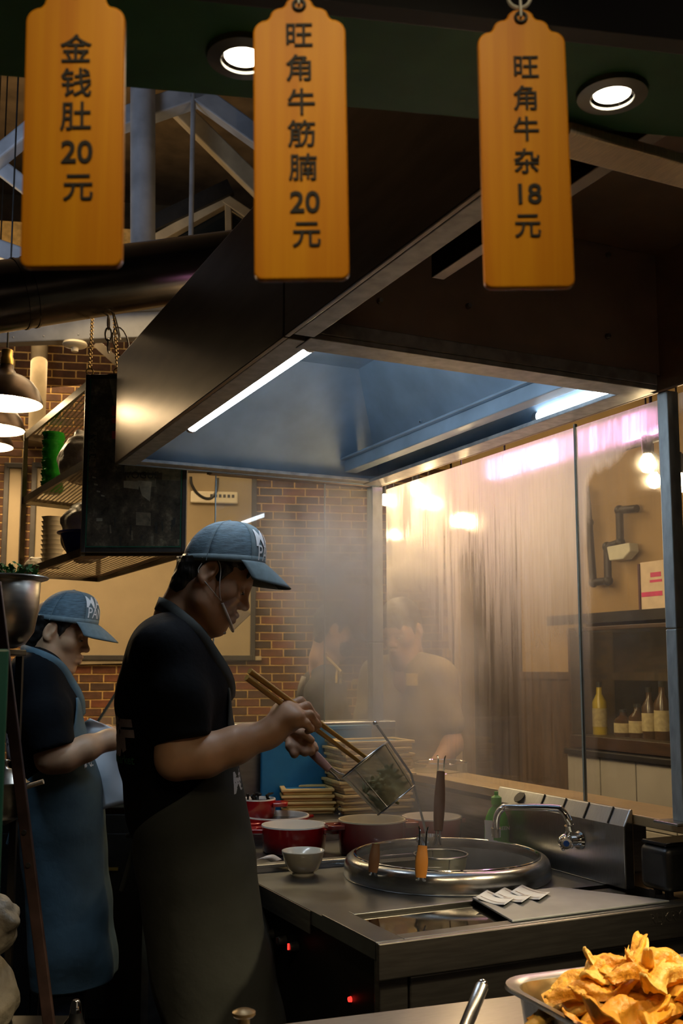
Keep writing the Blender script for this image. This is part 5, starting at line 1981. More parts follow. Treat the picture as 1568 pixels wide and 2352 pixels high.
# ================================================================== pendant lamps on the left
M['lamp_outer'] = mat('dark bronze lampshade', (0.05, 0.03, 0.018), 0.35, 0.7, 0.2, 20)
M['lamp_inner'] = mat('white lamp lining', (0.85, 0.80, 0.70), 0.6, 0, 0.03, 20)
warm_bulb = bulb_mat('warm bulb', (1.0, 0.82, 0.55), 30.0)
for i, (x, y, d, lab) in enumerate(((12, 928, 4.75, 'dark bronze pendant lamp, largest and highest of the row of pendants'), (-16, 988, 5.6, 'dark bronze pendant lamp, middle one of the row of pendants'), (-34, 1026, 6.4, 'dark bronze pendant lamp, farthest of the row of pendants'))):
    c = at_d(x, y, d)
    t = thing('pendant_lamp', lab, 'lamp', c, group='bronze pendant lamps')
    pr = [(0.168, 0.0), (0.166, 0.018), (0.150, 0.065), (0.120, 0.105), (0.080, 0.130), (0.045, 0.145), (0.032, 0.165), (0.030, 0.185), (0.0, 0.186)]
    obj('shade', G().lathe(pr, (0, 0, 0), 40), M['lamp_outer'], t)
    pi_ = [(0.1655, 0.001), (0.163, 0.018), (0.147, 0.063), (0.117, 0.102), (0.078, 0.127), (0.0, 0.140)]
    obj('lining', G().lathe(pi_, (0, 0, 0), 40), M['lamp_inner'], t)
    sk = obj('socket', G().lathe([(0.030, 0.186), (0.030, 0.215), (0.026, 0.225), (0.026, 0.255), (0.012, 0.262), (0.0, 0.262)], (0, 0, 0), 20), M['brass'], t)
    obj('cord', G().cyl((0, 0, 0.262), (0, 0, 5.4 - c[2]), 0.004, n=8), M['black_iron'], t)
    obj('bulb', G().ball((0, 0, 0.055), (0.045, 0.045, 0.05), 16), warm_bulb, t)
    lamp('pendant_light', 'POINT', c + np.array([0, 0, 0.05]), 24, (1.0, 0.70, 0.36), 0.05)

# smoke detector on the tie beam
c = at_d(172, 796, 5.55)
t = thing('smoke_detector', 'white smoke detector under the pale tie beam', 'detector', c)
obj('base', G().lathe([(0.0, 0.022), (0.062, 0.022), (0.066, 0.010), (0.060, 0.002), (0.030, -0.006), (0.0, -0.008)], (0, 0, 0), 28), M['white_plastic'], t)
obj('sensor', G().lathe([(0.0, -0.030), (0.018, -0.028), (0.020, -0.006), (0.0, -0.006)], (0, 0, 0), 16), M['white_plastic'], t)

# ================================================================== bare bulbs seen through the side glass
bulb_glow = bulb_mat('filament bulb glow', (1.0, 0.80, 0.48), 18.0)
for i, (x, y, d, r) in enumerate(((905, 1230, 4.5, 0.023), (955, 1125, 4.3, 0.025), (985, 1157, 4.1, 0.025), (1060, 1197, 3.8, 0.024), (1487, 1067, 3.2, 0.027), (1502, 1106, 3.4, 0.024), (1560, 1112, 3.1, 0.027), (884, 1150, 4.7, 0.024))):
    c = at_d(x, y, d)
    t = thing('hanging_bulb', ['bare warm bulb hanging lowest, beside the back corner post', 'bare warm bulb hanging highest near the hood corner', 'bare warm bulb just below the highest bulb', 'bare warm bulb hanging alone by the brightest wet streaks', 'bare warm bulb in black socket left of the front glass post', 'bare warm bulb just below the one in black socket', 'bare warm bulb right of the front glass post', 'bare warm bulb right beside the top of the back corner post'][i], 'bulb', c, group='bare bulbs beyond the side glass')
    obj('bulb', G().lathe([(0.0, -r), (r * 0.6, -r * 0.8), (r, 0.0), (r * 0.75, r * 0.75), (r * 0.4, r * 1.3), (0.0, r * 1.3)], (0, 0, 0), 20), bulb_glow, t)
    lamp('bulb_light', 'POINT', c, (3.5, 5.5, 6, 19, 2.2, 1.6, 2.2, 3.5)[i], (1.0, 0.69, 0.33), 0.014)
    obj('socket', G().lathe([(0.016, r * 1.2), (0.018, r * 1.2 + 0.055), (0.008, r * 1.2 + 0.065), (0, r * 1.2 + 0.065)], (0, 0, 0), 14), M['black_plastic'], t)
    obj('cord', G().cyl((0, 0, r * 1.2 + 0.06), (0, 0, 3.45 - c[2]), 0.003, n=6), M['black_iron'], t)
# dining room ceiling over the bulbs
struct('ceiling_dining', G().span((1.85, 2.4, 3.45), (4.6, 8.5, 3.5)), M['plaster'], smooth=False)
struct('beam_1', G().bar((2.3, 4.3, 2.85), (3.6, 4.0, 2.85), 0.1, 0.10), M['truss'], smooth=False, bevel=0.006)
# pink shop light on the dining-room wall, blurred by the wet glass
pk = np.array([GX + 0.42, 2.84, 2.12])
t = thing('light_box', 'pink glowing light box hanging just beyond the top of the wet glass', 'light box', pk)
obj('panel', G().box((0, 0, 0), (0.04, 0.9, 0.08)), emit_mat('pink light', (1.0, 0.42, 0.80), 9.0), t, smooth=False, bevel=0.01)
obj('housing', G().box((0.03, 0, 0), (0.02, 0.96, 0.12)), M['black_iron'], t, smooth=False, bevel=0.01)

for yy_ in (-0.4, 0.4):
    obj('hanger', G().cyl((0.03, yy_, 0.05), (0.03, yy_, 3.45 - pk[2]), 0.004, n=6), M['black_iron'], t)
# wall pipe, shelf, cabinet beyond the clear end of the side glass
M['pipe'] = mat('black pipe', (0.015, 0.012, 0.01), 0.45, 0.3, 0.2, 20)
pp = [at_x(x, y, XW - 0.05) for x, y in ((1344, 1118), (1352, 1200), (1362, 1338), (1396, 1334), (1394, 1256), (1424, 1246), (1422, 1172), (1462, 1168))]
t = thing('wall_pipe', 'black pipe bent in square turns along the beige wall', 'pipe', pp[0])
for i in range(len(pp) - 1):
    obj('tube', G().cyl(pp[i], pp[i + 1], 0.020, n=12), M['pipe'], t, world=True)
for p in pp[1:-1]:
    obj('elbow', G().ball(p, 0.027, 12), M['pipe'], t, world=True)
p0 = at_x(1420, 1262, XW - 0.05)
t = thing('wall_lamp', 'pale angled reading lamp head on the black wall pipe', 'lamp', p0)
obj('head', G().prism([at_x(x, y, XW - 0.10) for x, y in ((1392, 1256), (1444, 1246), (1446, 1266), (1430, 1284), (1398, 1288))], (0.06, 0.0, 0)), mat('pale enamel', (0.5, 0.5, 0.4), 0.4, 0, 0.1, 10), t, smooth=False, world=True, bevel=0.006)
obj('knuckle', G().cyl(at_x(1396, 1262, XW - 0.08), at_x(1396, 1262, XW - 0.02), 0.022, n=12), M['pipe'], t, world=True)
sa, sb = at_x(1335, 1418, XW - 0.02), at_x(1640, 1412, XW - 0.02)
M['dark_wood'] = mat('dark wood', (0.035, 0.018, 0.008), 0.45, 0, 0.3, 6, (1, 1, 8))
shf = thing('wall_shelf', 'dark wooden shelf on the beige wall beyond the side glass', 'shelf', (sa + sb) / 2)
zsh = sa[2]
obj('board', G().span((XW - 0.24, sb[1], zsh - 0.03), (XW - 0.005, sa[1], zsh)), M['dark_wood'], shf, smooth=False, world=True, bevel=0.004)
obj('edge_strip', G().span((XW - 0.25, sb[1], zsh - 0.05), (XW - 0.24, sa[1], zsh)), M['black_iron'], shf, smooth=False, world=True)
M['carton_dark'] = mat('dark carton', (0.05, 0.015, 0.03), 0.6, 0, 0.2, 20)
M['carton_pale'] = mat('pale carton', (0.55, 0.45, 0.33), 0.6, 0, 0.08, 20)
M['magenta'] = mat('magenta print', (0.5, 0.03, 0.14), 0.6, 0, 0.1, 30)
ca = at_x(1494, 1404, XW - 0.20)
cc = np.array([XW - 0.13, ca[1], zsh])
t = thing('carton', 'pale printed carton standing on the dark wall shelf', 'carton', cc)
obj('box', G().box(cc + [0, 0, 0.115], (0.10, 0.17, 0.23)), M['carton_pale'], t, smooth=False, world=True, bevel=0.003)
obj('side_face', G().box(cc + [-0.01, 0.091, 0.112], (0.09, 0.012, 0.224)), M['carton_dark'], t, smooth=False, world=True)
for k, (zz, ww, hh_) in enumerate(((0.165, 0.07, 0.022), (0.135, 0.08, 0.012), (0.075, 0.14, 0.022))):
    obj('printed_band', G().box(cc + [-0.0505, -0.02 if k < 2 else 0.01, zz], (0.002, ww, hh_)), M['magenta'], t, smooth=False, world=True)
cb1, cb2 = at_x(1352, 1432, XW - 0.16), at_x(1640, 1700, XW - 0.16)
zc1, zc0 = zsh - 0.07, at_x(1360, 1685, XW - 0.16)[2]
cab = thing('wall_cabinet', 'dark glass-fronted cabinet of bottles under the wall shelf', 'cabinet', (XW - 0.16, (cb1[1] + cb2[1]) / 2, zc0))
ya_, yb_ = cb2[1], cb1[1]
for nm, lo, hi in (('back', (XW - 0.02, ya_, zc0), (XW - 0.004, yb_, zc1)), ('top', (XW - 0.30, ya_, zc1 - 0.02), (XW - 0.02, yb_, zc1)), ('bottom', (XW - 0.30, ya_, zc0 - 0.06), (XW - 0.004, yb_, zc0)), ('side', (XW - 0.30, yb_ - 0.02, zc0), (XW - 0.02, yb_, zc1 - 0.02))):
    obj(nm, G().span(lo, hi), M['dark_wood'], cab, smooth=False, world=True, bevel=0.003)
obj('pane', G().span((XW - 0.302, ya_, zc0), (XW - 0.299, yb_ - 0.02, zc1 - 0.02)), M['clear'], cab, smooth=False, world=True)
M['bottle_yellow'] = mat('yellow bottle', (0.5, 0.36, 0.02), 0.25, 0, 0.1, 10)
M['bottle_brown'] = mat('brown bottle', (0.06, 0.025, 0.01), 0.2, 0, 0.2, 10)
M['label_paper'] = mat('cream label', (0.5, 0.40, 0.22), 0.6, 0, 0.15, 60)
labs = ['yellow bottle standing at the left end of the glass cabinet', 'brown bottle with cream label in the middle of the cabinet', 'dark bottle with cream label near the front post', 'short dark jar low in the glass cabinet', 'brown jar with cream label beside the short jar']
for i, (x, m, hgt, r) in enumerate(((1366, 'bottle_yellow', 0.26, 0.035), (1480, 'bottle_brown', 0.24, 0.035), (1510, 'bottle_brown', 0.27, 0.038), (1420, 'bottle_brown', 0.13, 0.045), (1452, 'bottle_brown', 0.16, 0.04))):
    p = at_x(x, 1650, XW - 0.20)
    t = thing('bottle', labs[i], 'bottle', (XW - 0.17, p[1], zc0))
    obj('body', G().lathe([(0, 0), (r, 0), (r, hgt * 0.62), (r * 0.4, hgt * 0.78), (r * 0.36, hgt * 0.93), (0, hgt * 0.93)], (0, 0, 0), 20), M[m], t)
    obj('label', G().lathe([(r + .001, hgt * 0.15), (r + .001, hgt * 0.5)], (0, 0, 0), 20), M['label_paper'], t)
    obj('cap', G().lathe([(r * .42, hgt * 0.9), (r * .42, hgt), (0, hgt)], (0, 0, 0), 14), M['black_plastic'], t)
# grey panelled counter under the cabinet
M['grey_panel'] = mat('grey tiled panel', (0.30, 0.29, 0.25), 0.5, 0, 0.08, 6)
zg = at_x(1430, 1745, XW - 0.30)[2]
ctr2 = thing('service_counter', 'grey panelled low counter against the beige wall beyond the glass', 'counter', (XW - 0.2, (ya_ + yb_) / 2, 0))
yy = yb_
k = 0
while yy > ya_ - 0.3:
    obj('panel', G().span((XW - 0.32, yy - 0.245, 0.0), (XW - 0.005, yy - 0.003, zg - 0.30)), M['grey_panel'], ctr2, smooth=False, world=True, bevel=0.003)
    obj('panel', G().span((XW - 0.32, yy - 0.245, zg - 0.296), (XW - 0.005, yy - 0.003, zg)), M['grey_panel'], ctr2, smooth=False, world=True, bevel=0.003)
    yy -= 0.248
obj('top', G().span((XW - 0.34, yy, zg + 0.002), (XW - 0.005, yb_, zg + 0.03)), M['black_iron'], ctr2, smooth=False, world=True, bevel=0.004)
# amber glass tumbler on the ledge side
# power strip on the large board with its cable
c = on_wall(492, 1143, 0.05)
t = thing('power_strip', 'white power strip with a dark cable on the cream board', 'power strip', c)
obj('body', G().box(c, (0.33, 0.035, 0.085), (W1, WN, ZUP)), M['white_plastic'], t, smooth=False, world=True, bevel=0.01)
for k in range(6):
    obj('socket', G().box(c + W1 * (-0.02 + k * 0.03) - WN * 0.018 + ZUP * .01, (0.018, 0.004, 0.022), (W1, WN, ZUP)), M['frame_dark'], t, smooth=False, world=True)
obj('cable', G().tube(spline([on_wall(x, y, 0.07) for x, y in ((438, 1095), (440, 1112), (452, 1132), (470, 1144), (486, 1143), (497, 1126), (500, 1098))], 5), 0.010, 8), M['black_plastic'], t, world=True)
# ================================================================== noodle counter
CX0, CX1, CYF, CZ = 0.975, 1.80, 1.868, 0.82
M['counter'] = mat('scratched counter steel', (0.26, 0.275, 0.29), 0.33, 1.0, 0.15, 8, (1, 1, 1), bump=0.05, rvar=0.08)
M['counter_front'] = mat('counter front steel', (0.32, 0.31, 0.30), 0.36, 1.0, 0.15, 10, (1, 1, 12), bump=0.04)
M['frost'] = mat('matt steel plate', (0.34, 0.37, 0.40), 0.5, 0.85, 0.08, 12, bump=0.08)
M['mirror'] = mat('dark polished plate', (0.24, 0.20, 0.14), 0.06, 1.0, 0.1, 5, (8, 1, 1), bump=0.02)
ctr = thing('noodle_counter', 'long stainless noodle counter with polished plate and raised front edge', 'counter', (CX0, CYF, 0))
POT = np.array([1.464, 2.408, CZ])
PR = 0.268

def holed_plate(lo, hi, z0, z1, c, r, n=96):
    """rectangular plate with a round hole"""
    g = G()
    ang = sorted([2 * PI * k / n for k in range(n)] + [math.atan2(y - c[1], x - c[0]) % (2 * PI) for x in (lo[0], hi[0]) for y in (lo[1], hi[1])])
    V, F = [], []
    for a in ang:
        dx, dy = math.cos(a), math.sin(a)
        t = min(((hi[0] if dx > 0 else lo[0]) - c[0]) / dx if abs(dx) > 1e-9 else 9, ((hi[1] if dy > 0 else lo[1]) - c[1]) / dy if abs(dy) > 1e-9 else 9)
        for z_ in (z1, z0):
            V += [(c[0] + dx * r, c[1] + dy * r, z_), (c[0] + dx * t, c[1] + dy * t, z_)]
    m = len(ang)
    for i in range(m):
        j = (i + 1) % m
        F += [(4 * i, 4 * i + 1, 4 * j + 1, 4 * j), (4 * i + 2, 4 * j + 2, 4 * j + 3, 4 * i + 3), (4 * i + 1, 4 * i + 3, 4 * j + 3, 4 * j + 1)]
    return g.add(V, F)


g = holed_plate((CX0, 2.126), (CX1 - 0.012, 3.03), CZ - 0.03, CZ, POT, PR - 0.012)
top = obj('top', g, M['counter'], ctr, smooth=False, world=True)
# front tray section: frame, polished plate, matt plate
zf = CZ + 0.006
obj('frame_bar', G().span((CX0 - 0.004, CYF, CZ - 0.03), (1.035, 2.124, zf)), M['counter'], ctr, smooth=False, world=True, bevel=0.002)
obj('frame_bar', G().span((1.0355, CYF, CZ - 0.03), (CX1 + 0.25, CYF + 0.035, zf)), M['counter'], ctr, smooth=False, world=True, bevel=0.002)
obj('frame_bar', G().span((1.0355, 2.096, CZ - 0.03), (1.40, 2.124, zf)), M['counter'], ctr, smooth=False, world=True, bevel=0.002)
pa_, pb_, pc_, pd_ = at_z(1095, 2068, zf), at_z(1236, 2149, zf), (CX1, CYF + 0.036, zf), (CX1, 2.188, zf)
obj('polished_plate', G().span((1.036, CYF + 0.036, CZ - 0.028), (1.75, 2.095, CZ - 0.002)), M['mirror'], ctr, smooth=False, world=True)
obj('matt_plate', G().prism([(1.347, 2.105, zf + .0005), (1.302, CYF + 0.012, zf + .0005), (1.738, CYF + 0.012, zf + .0005), (1.70, 1.95, zf + .0005), (1.60, 2.11, zf + .0005)], (0, 0, 0.005)), M['frost'], ctr, smooth=False, world=True, bevel=0.002)
# front apron and lower panels
obj('front_edge', G().span((CX0 - 0.004, CYF - 0.012, CZ - 0.066), (CX1 + 0.25, CYF - 0.0005, CZ + 0.005)), M['counter_front'], ctr, smooth=False, world=True, bevel=0.003)
obj('front_panel', G().span((CX0 + 0.075, CYF + 0.002, CZ - 0.17), (CX1 + 0.25, CYF + 0.02, CZ - 0.070)), M['counter_front'], ctr, smooth=False, world=True, bevel=0.003)
obj('front_panel', G().span((CX0 + 0.075, CYF + 0.010, 0.10), (CX1 + 0.25, CYF + 0.028, CZ - 0.176)), M['counter_front'], ctr, smooth=False, world=True, bevel=0.003)
obj('side_panel', G().span((CX0 + 0.02, CYF + 0.03, 0.10), (CX0 + 0.035, 3.02, CZ - 0.04)), M['black_iron'], ctr, smooth=False, world=True)
obj('corner_leg', G().span((CX0 + 0.006, CYF + 0.003, 0.0), (CX0 + 0.07, CYF + 0.028, CZ - 0.034)), M['counter_front'], ctr, smooth=False, world=True, bevel=0.003)
for (x, y) in ((CX1 + 0.2, CYF + .02), (CX0 + 0.02, 2.96), (CX1 - 0.06, 2.96)):
    obj('leg', G().span((x, y, 0.0), (x + 0.04, y + 0.04, CZ - 0.034)), M['counter_front'], ctr, smooth=False, world=True)
# side edge of the back half
obj('side_edge', G().span((CX0 - 0.003, 2.19, CZ - 0.05), (CX0 - 0.0005, 3.0, CZ - 0.001)), M['counter_front'], ctr, smooth=False, world=True)
# gas knobs with red lights
M['knob'] = mat('dark knob', (0.03, 0.03, 0.03), 0.3, 0.2, 0.1, 20)
red_l = emit_mat('red pilot light', (1.0, 0.03, 0.02), 2.2)
for (x, y, lit) in ((626, 2146, 0), (655, 2160, 0), (682, 2174, 1)):
    p = at_x(x, y, CX0 + 0.018)
    kk = obj('knob', G().cyl(p, p + [-0.02, 0, 0], 0.012, 0.010, 16), M['knob'], ctr, world=True)
    obj('pointer', G().box(p + [-0.022, 0, 0.002], (0.004, 0.003, 0.014)), red_l if lit else M['steel'], kk, world=True, smooth=False)
p = at_x(806, 2295, CX0 + 0.018)
obj('pilot_lamp', G().cyl(p, p + [-0.006, 0, 0], 0.006, 0.005, 12), red_l, ctr, world=True)
# faint stamped maker's strip at the right end of the front edge
pl = at_y(1530, 2108, CYF - 0.0125)
lettering('stamped_letters', 'RLJKRY', 0.030, pl, (1, 0, 0), ZUP, M['steel_dark'], ctr, 0.0, 0.0003)

# raised back shelf
BZ = 0.88
bsh = thing('back_shelf', 'raised stainless shelf behind the red pots', 'shelf', (1.4, 3.2, CZ))
obj('top', G().span((CX0, 3.052, BZ - 0.02), (CX1 - 0.05, HY1 - 0.03, BZ)), M['counter'], bsh, smooth=False, world=True, bevel=0.003)
obj('riser', G().span((CX0, 3.032, 0.0), (CX1 - 0.05, 3.05, BZ - 0.002)), M['counter_front'], bsh, smooth=False, world=True, bevel=0.003)
wl = struct('wall_splash', G().span((CX0 - 0.05, HY1 - 0.028, 0.0), (CX1 + 0.02, HY1 + 0.06, zr - 0.03)), M['steel_dark'], smooth=False)
struct('trim_4', G().span((CX0 - 0.06, HY1 - 0.034, zr - 0.03), (CX1 + 0.02, HY1 + 0.09, zr)), M['steel'], smooth=False, bevel=0.004)
# ledge along the side glass
M['ledge'] = mat('tan steel ledge', (0.45, 0.35, 0.2), 0.35, 0.5, 0.1, 10)
struct('wall_ledge', G().span((CX1 + 0.0, 2.2, 0.0), (CX1 + 0.16, HY1 - 0.03, 0.96)), M['counter_front'], smooth=False)
struct('trim_5', G().span((1.7875, 1.80, 0.975), (CX1 + 0.17, HY1 - 0.036, 1.0)), M['ledge'], smooth=False, bevel=0.003)
# step strip on the counter in front of the pots
st = thing('edge_strip', 'low stainless strip across the counter behind the white bowl', 'strip', (1.2, 2.72, CZ))
sa_, sb_ = at_z(570, 2003, CZ), at_z(802, 1976, CZ)
obj('strip', G().bar(sa_ + [-.02, 0, 0.010], sb_ + [0.25, -0.06, 0.010], 0.035, 0.018), M['steel'], st, smooth=False, world=True, bevel=0.004)
obj('lip', G().bar(sa_ + [-.02, -0.022, 0.006], sb_ + [0.25, -0.082, 0.006], 0.008, 0.010), M['chrome'], st, smooth=False, world=True)

# ------------------------------------------------------------------ sunken noodle pot
M['pot_steel'] = mat('pot steel', (0.62, 0.63, 0.63), 0.24, 1.0, 0.08, 30, (1, 1, 6), bump=0.03)
M['pot_inner'] = mat('pot lining steel', (0.5, 0.5, 0.48), 0.45, 0.7, 0.1, 12, bump=0.03)
t = thing('noodle_pot', 'big round stainless noodle boiler sunk into the counter', 'pot', POT)
RZ = 0.062
obj('rim', G().lathe([(PR - 0.012, 0.0), (PR + 0.004, 0.001), (PR + 0.004, 0.006), (PR + 0.003, 0.024), (PR + 0.001, 0.036), (PR - 0.003, 0.045), (PR - 0.010, 0.051), (PR - 0.018, 0.0535), (PR - 0.024, 0.0540), (PR - 0.026, 0.048), (PR - 0.028, 0.030)], (0, 0, 0), 72), M['pot_steel'], t, angle=0)
obj('bead', G().ring((0, 0, 0.0530), PR - 0.025, 0.0040, None, 72, 8), M['chrome'], t)
obj('basin', G().lathe([(PR - 0.028, 0.031), (PR - 0.030, -0.02), (PR - 0.034, -0.28), (PR - 0.06, -0.30), (0, -0.30)], (0, 0, 0), 64), M['pot_inner'], t)
M['broth'] = mat('cloudy noodle water', (0.16, 0.15, 0.12), 0.06, 0, 0.2, 12, bump=0.25, bscale=30, bdist=0.004)
wt = obj('water', G().lathe([(PR - 0.0318, -0.045), (0.0, -0.045)], (0, 0, 0), 64), M['broth'], t)


# ------------------------------------------------------------------ strainers and handles
M['wood_amber'] = mat('amber wooden handle', (0.42, 0.17, 0.03), 0.4, 0, 0.25, 10, (1, 1, 0.15))
M['wood_brown'] = mat('brown wooden handle', (0.16, 0.075, 0.035), 0.45, 0, 0.25, 10, (1, 1, 0.15))
M['wood_pink'] = mat('worn wooden handle', (0.40, 0.22, 0.19), 0.45, 0, 0.2, 10, (1, 1, 0.15))
mesh_m = bpy.data.materials.new('fine wire mesh')
mesh_m.use_nodes = True
nt2 = mesh_m.node_tree
b_ = nt2.nodes['Principled BSDF']
b_.inputs['Base Color'].default_value = (0.46, 0.46, 0.36, 1)
b_.inputs['Metallic'].default_value = 0.75
b_.inputs['Roughness'].default_value = 0.45
tc_ = _n(nt2, 'ShaderNodeTexCoord')
vo_ = _n(nt2, 'ShaderNodeTexNoise', Scale=12.0, Detail=3.0)
nt2.links.new(tc_.outputs['Object'], vo_.inputs['Vector'])
mr_ = _n(nt2, 'ShaderNodeMapRange')
mr_.inputs['To Min'].default_value = 0.40
mr_.inputs['To Max'].default_value = 0.62
nt2.links.new(vo_.outputs['Fac'], mr_.inputs[0])
nt2.links.new(mr_.outputs[0], b_.inputs['Alpha'])


def strainer(name, label, rim_c, axis, R, R2, depth, grip_pts, grip_m, wire=0.0022, handle_from=None, gflat=(0.016, 0.010), hook=False):
    """wire basket: axis points from the rim to the bottom; two wires run to a flat wooden grip"""
    ax = np.asarray(axis, float)
    ax /= np.linalg.norm(ax)
    a = np.cross(ax, [0.31, 0.2, 0.9])
    a /= np.linalg.norm(a)
    b = np.cross(ax, a)
    AX = (a, b, ax)
    t = thing(name, label, 'strainer', rim_c)
    obj('basket', G().lathe([(R, 0.0), (R * 0.5 + R2 * 0.5, depth * 0.5), (R2, depth), (0, depth + 0.004)], rim_c, 40, AX), mesh_m, t, world=True, fix=False)
    obj('rim_wire', G().ring(rim_c, R, wire * 1.3, AX, 40, 8), M['steel'], t, world=True)
    obj('bottom_wire', G().ring(rim_c + ax * depth, R2, wire, AX, 40, 8), M['steel'], t, world=True)
    for k in range(4):
        th_ = PI / 4 + k * PI / 2
        d = a * math.cos(th_) + b * math.sin(th_)
        obj('rib_wire', G().tube([rim_c + d * R, rim_c + ax * depth + d * R2], wire * 0.7, 6), M['steel'], t, world=True)
    g0, g1_ = np.asarray(grip_pts[0], float), np.asarray(grip_pts[1], float)
    d = (g1_ - g0) / np.linalg.norm(g1_ - g0)
    sd = np.cross(d, FWH)
    sd /= np.linalg.norm(sd)
    # wires from rim to grip
    e = (g0 - rim_c)
    e = e - ax * (e @ ax)
    e /= np.linalg.norm(e) + 1e-9
    if handle_from is None:
        handle_from = rim_c + e * R
    for s in (-1, 1):
        obj('stem_wire', G().tube(spline([handle_from + sd * s * 0.010, (handle_from + g0) / 2 + sd * s * 0.005, g0 + d * 0.02 + sd * s * 0.004], 4), wire * 1.25, 8), M['steel'], t, world=True)
    n = 8
    pts = [g0 + (g1_ - g0) * (i / n) for i in range(n + 1)]
    V, F = [], []
    fw_ = np.cross(d, sd)
    for i, p in enumerate(pts):
        k = 0.72 + 0.28 * math.sin(PI * min(1, (i + 0.6) / n))
        for j in range(12):
            an = 2 * PI * j / 12
            cx, sx = math.cos(an), math.sin(an)
            V.append(p + sd * (gflat[0] * k * math.copysign(abs(cx) ** 0.7, cx)) + fw_ * (gflat[1] * k * math.copysign(abs(sx) ** 0.7, sx)))
    for i in range(n):
        for j in range(12):
            l = (j + 1) % 12
            F.append((i * 12 + j, i * 12 + l, (i + 1) * 12 + l, (i + 1) * 12 + j))
    F.append(tuple(range(12)))
    F.append(tuple(range(n * 12, n * 12 + 12)))
    obj('grip', (V, F), grip_m, t, world=True)
    if hook:
        for s in (-1, 1):
            obj('hook_wire', G().tube(spline([g1_ - d * 0.01 + sd * s * 0.008, g1_ + d * 0.03 + sd * s * 0.008, g1_ + d * 0.042 + sd * s * 0.011], 4), wire, 6), M['chrome'], t, world=True)
    return t


# lifted strainer
rc = at_d(838, 1746, 2.52)
vm_ = ray(873, 1792)
bt = at_d(909, 1838, 2.52 * (ray(838, 1746) @ vm_) / (ray(909, 1838) @ vm_))
dpt = np.linalg.norm(bt - rc)
k_ = 2.52 / FPX
Rr = 0.5 * math.hypot(890 - 785, 1785 - 1708) * k_
Rb = 0.5 * math.hypot(948 - 870, 1868 - 1806) * k_ * 1.06
lifted = strainer('noodle_strainer', 'wire noodle strainer of greens lifted above the pot by the cook', rc, bt - rc, Rr, Rb, dpt,
                  (at_d(757, 1768, 2.52), at_d(678, 1690, 2.55)), M['wood_pink'], 0.002, at_d(784, 1786, 2.52), (0.0115, 0.009))
# greens inside
M['greens'] = mat('boiled greens', (0.10, 0.12, 0.035), 0.5, 0, 0.4, 30, col2=(0.34, 0.33, 0.16), bump=0.5)
axl = (bt - rc) / dpt
ta = np.cross(axl, [0.31, 0.2, 0.9])
ta /= np.linalg.norm(ta)
tb = np.cross(axl, ta)
rg = random.Random(11)
F = Field(bt - 0.1, bt + 0.1, 0.003)
for i in range(110):
    th_, rr2, dd = rg.uniform(0, 2 * PI), Rb * 0.82 * math.sqrt(rg.random()), rg.uniform(-0.070, -0.008)
    c = bt + axl * dd + (ta * math.cos(th_) + tb * math.sin(th_)) * rr2
    e = c + np.array([rg.uniform(-.02, .02), rg.uniform(-.02, .02), rg.uniform(-.02, .02)])
    F.cap(c, e, 0.0055, 0.0035, 0.003)
gr = obj('greens', F.mesh(), M['greens'], lifted, world=True, fix=False, angle=0)
gr['kind'] = 'stuff'
# chopsticks
M['bamboo'] = mat('bamboo', (0.62, 0.36, 0.09), 0.45, 0, 0.15, 10, (1, 1, 0.2))
t1 = np.asarray(at_d(836, 1748, 2.50))
for i, (p, q) in enumerate((((566, 1556, 2.26), (828, 1752, 2.50)), ((573, 1541, 2.27), (846, 1744, 2.51)))):
    a, b = at_d(*p), at_d(*q)
    t = thing('chopstick', ['long bamboo chopstick in the right hand of the cook, lower one', 'long bamboo chopstick in the right hand of the cook, upper one'][i], 'chopstick', a, group='cooking chopsticks')
    obj('stick', G().tube([a, a * 0.5 + b * 0.5, b], [0.0070, 0.0062, 0.0045], 10), M['bamboo'], t, world=True)

# strainers standing in the pot
strainer('noodle_strainer', 'wire noodle strainer with tall brown handle standing in the pot', at_d(1012, 1962, 2.55), (0, 0, -1), 0.066, 0.055, 0.058,
         (at_d(1006, 1908, 2.62), at_d(1012, 1772, 2.68)), M['wood_brown'], 0.002, at_d(1004, 1940, 2.61), (0.0145, 0.010), True)
strainer('noodle_strainer', 'wire noodle strainer with amber handle at the front of the pot', at_d(962, 2026, 2.42) + RT * .055 + FWH * .12 + np.array([0, 0, -0.0]), (0, 0, -1), 0.055, 0.048, 0.046,
         (at_d(966, 2016, 2.35), at_d(970, 1942, 2.37)), M['wood_amber'], 0.002, at_d(966, 2022, 2.40), (0.015, 0.010), True)
strainer('noodle_strainer', 'wire noodle strainer with dark handle at the left of pot', at_d(880, 2010, 2.58) + np.array([0.02, 0.05, 0]), (0, 0, -1), 0.052, 0.046, 0.050,
         (at_d(856, 2004, 2.50), at_d(863, 1938, 2.52)), M['wood_brown'], 0.002, at_d(858, 2010, 2.54), (0.0135, 0.010), False)


# ------------------------------------------------------------------ red pots
M['enamel_red'] = mat('red enamel', (0.36, 0.008, 0.010), 0.16, 0, 0.08, 10, coat=0.5)
M['enamel_dark'] = mat('dark red enamel', (0.17, 0.012, 0.012), 0.25, 0, 0.1, 10, coat=0.3)
M['enamel_white'] = mat('white enamel', (0.78, 0.74, 0.66), 0.2, 0, 0.03, 10)
M['enamel_cream'] = mat('cream enamel', (0.55, 0.47, 0.30), 0.3, 0, 0.06, 10)


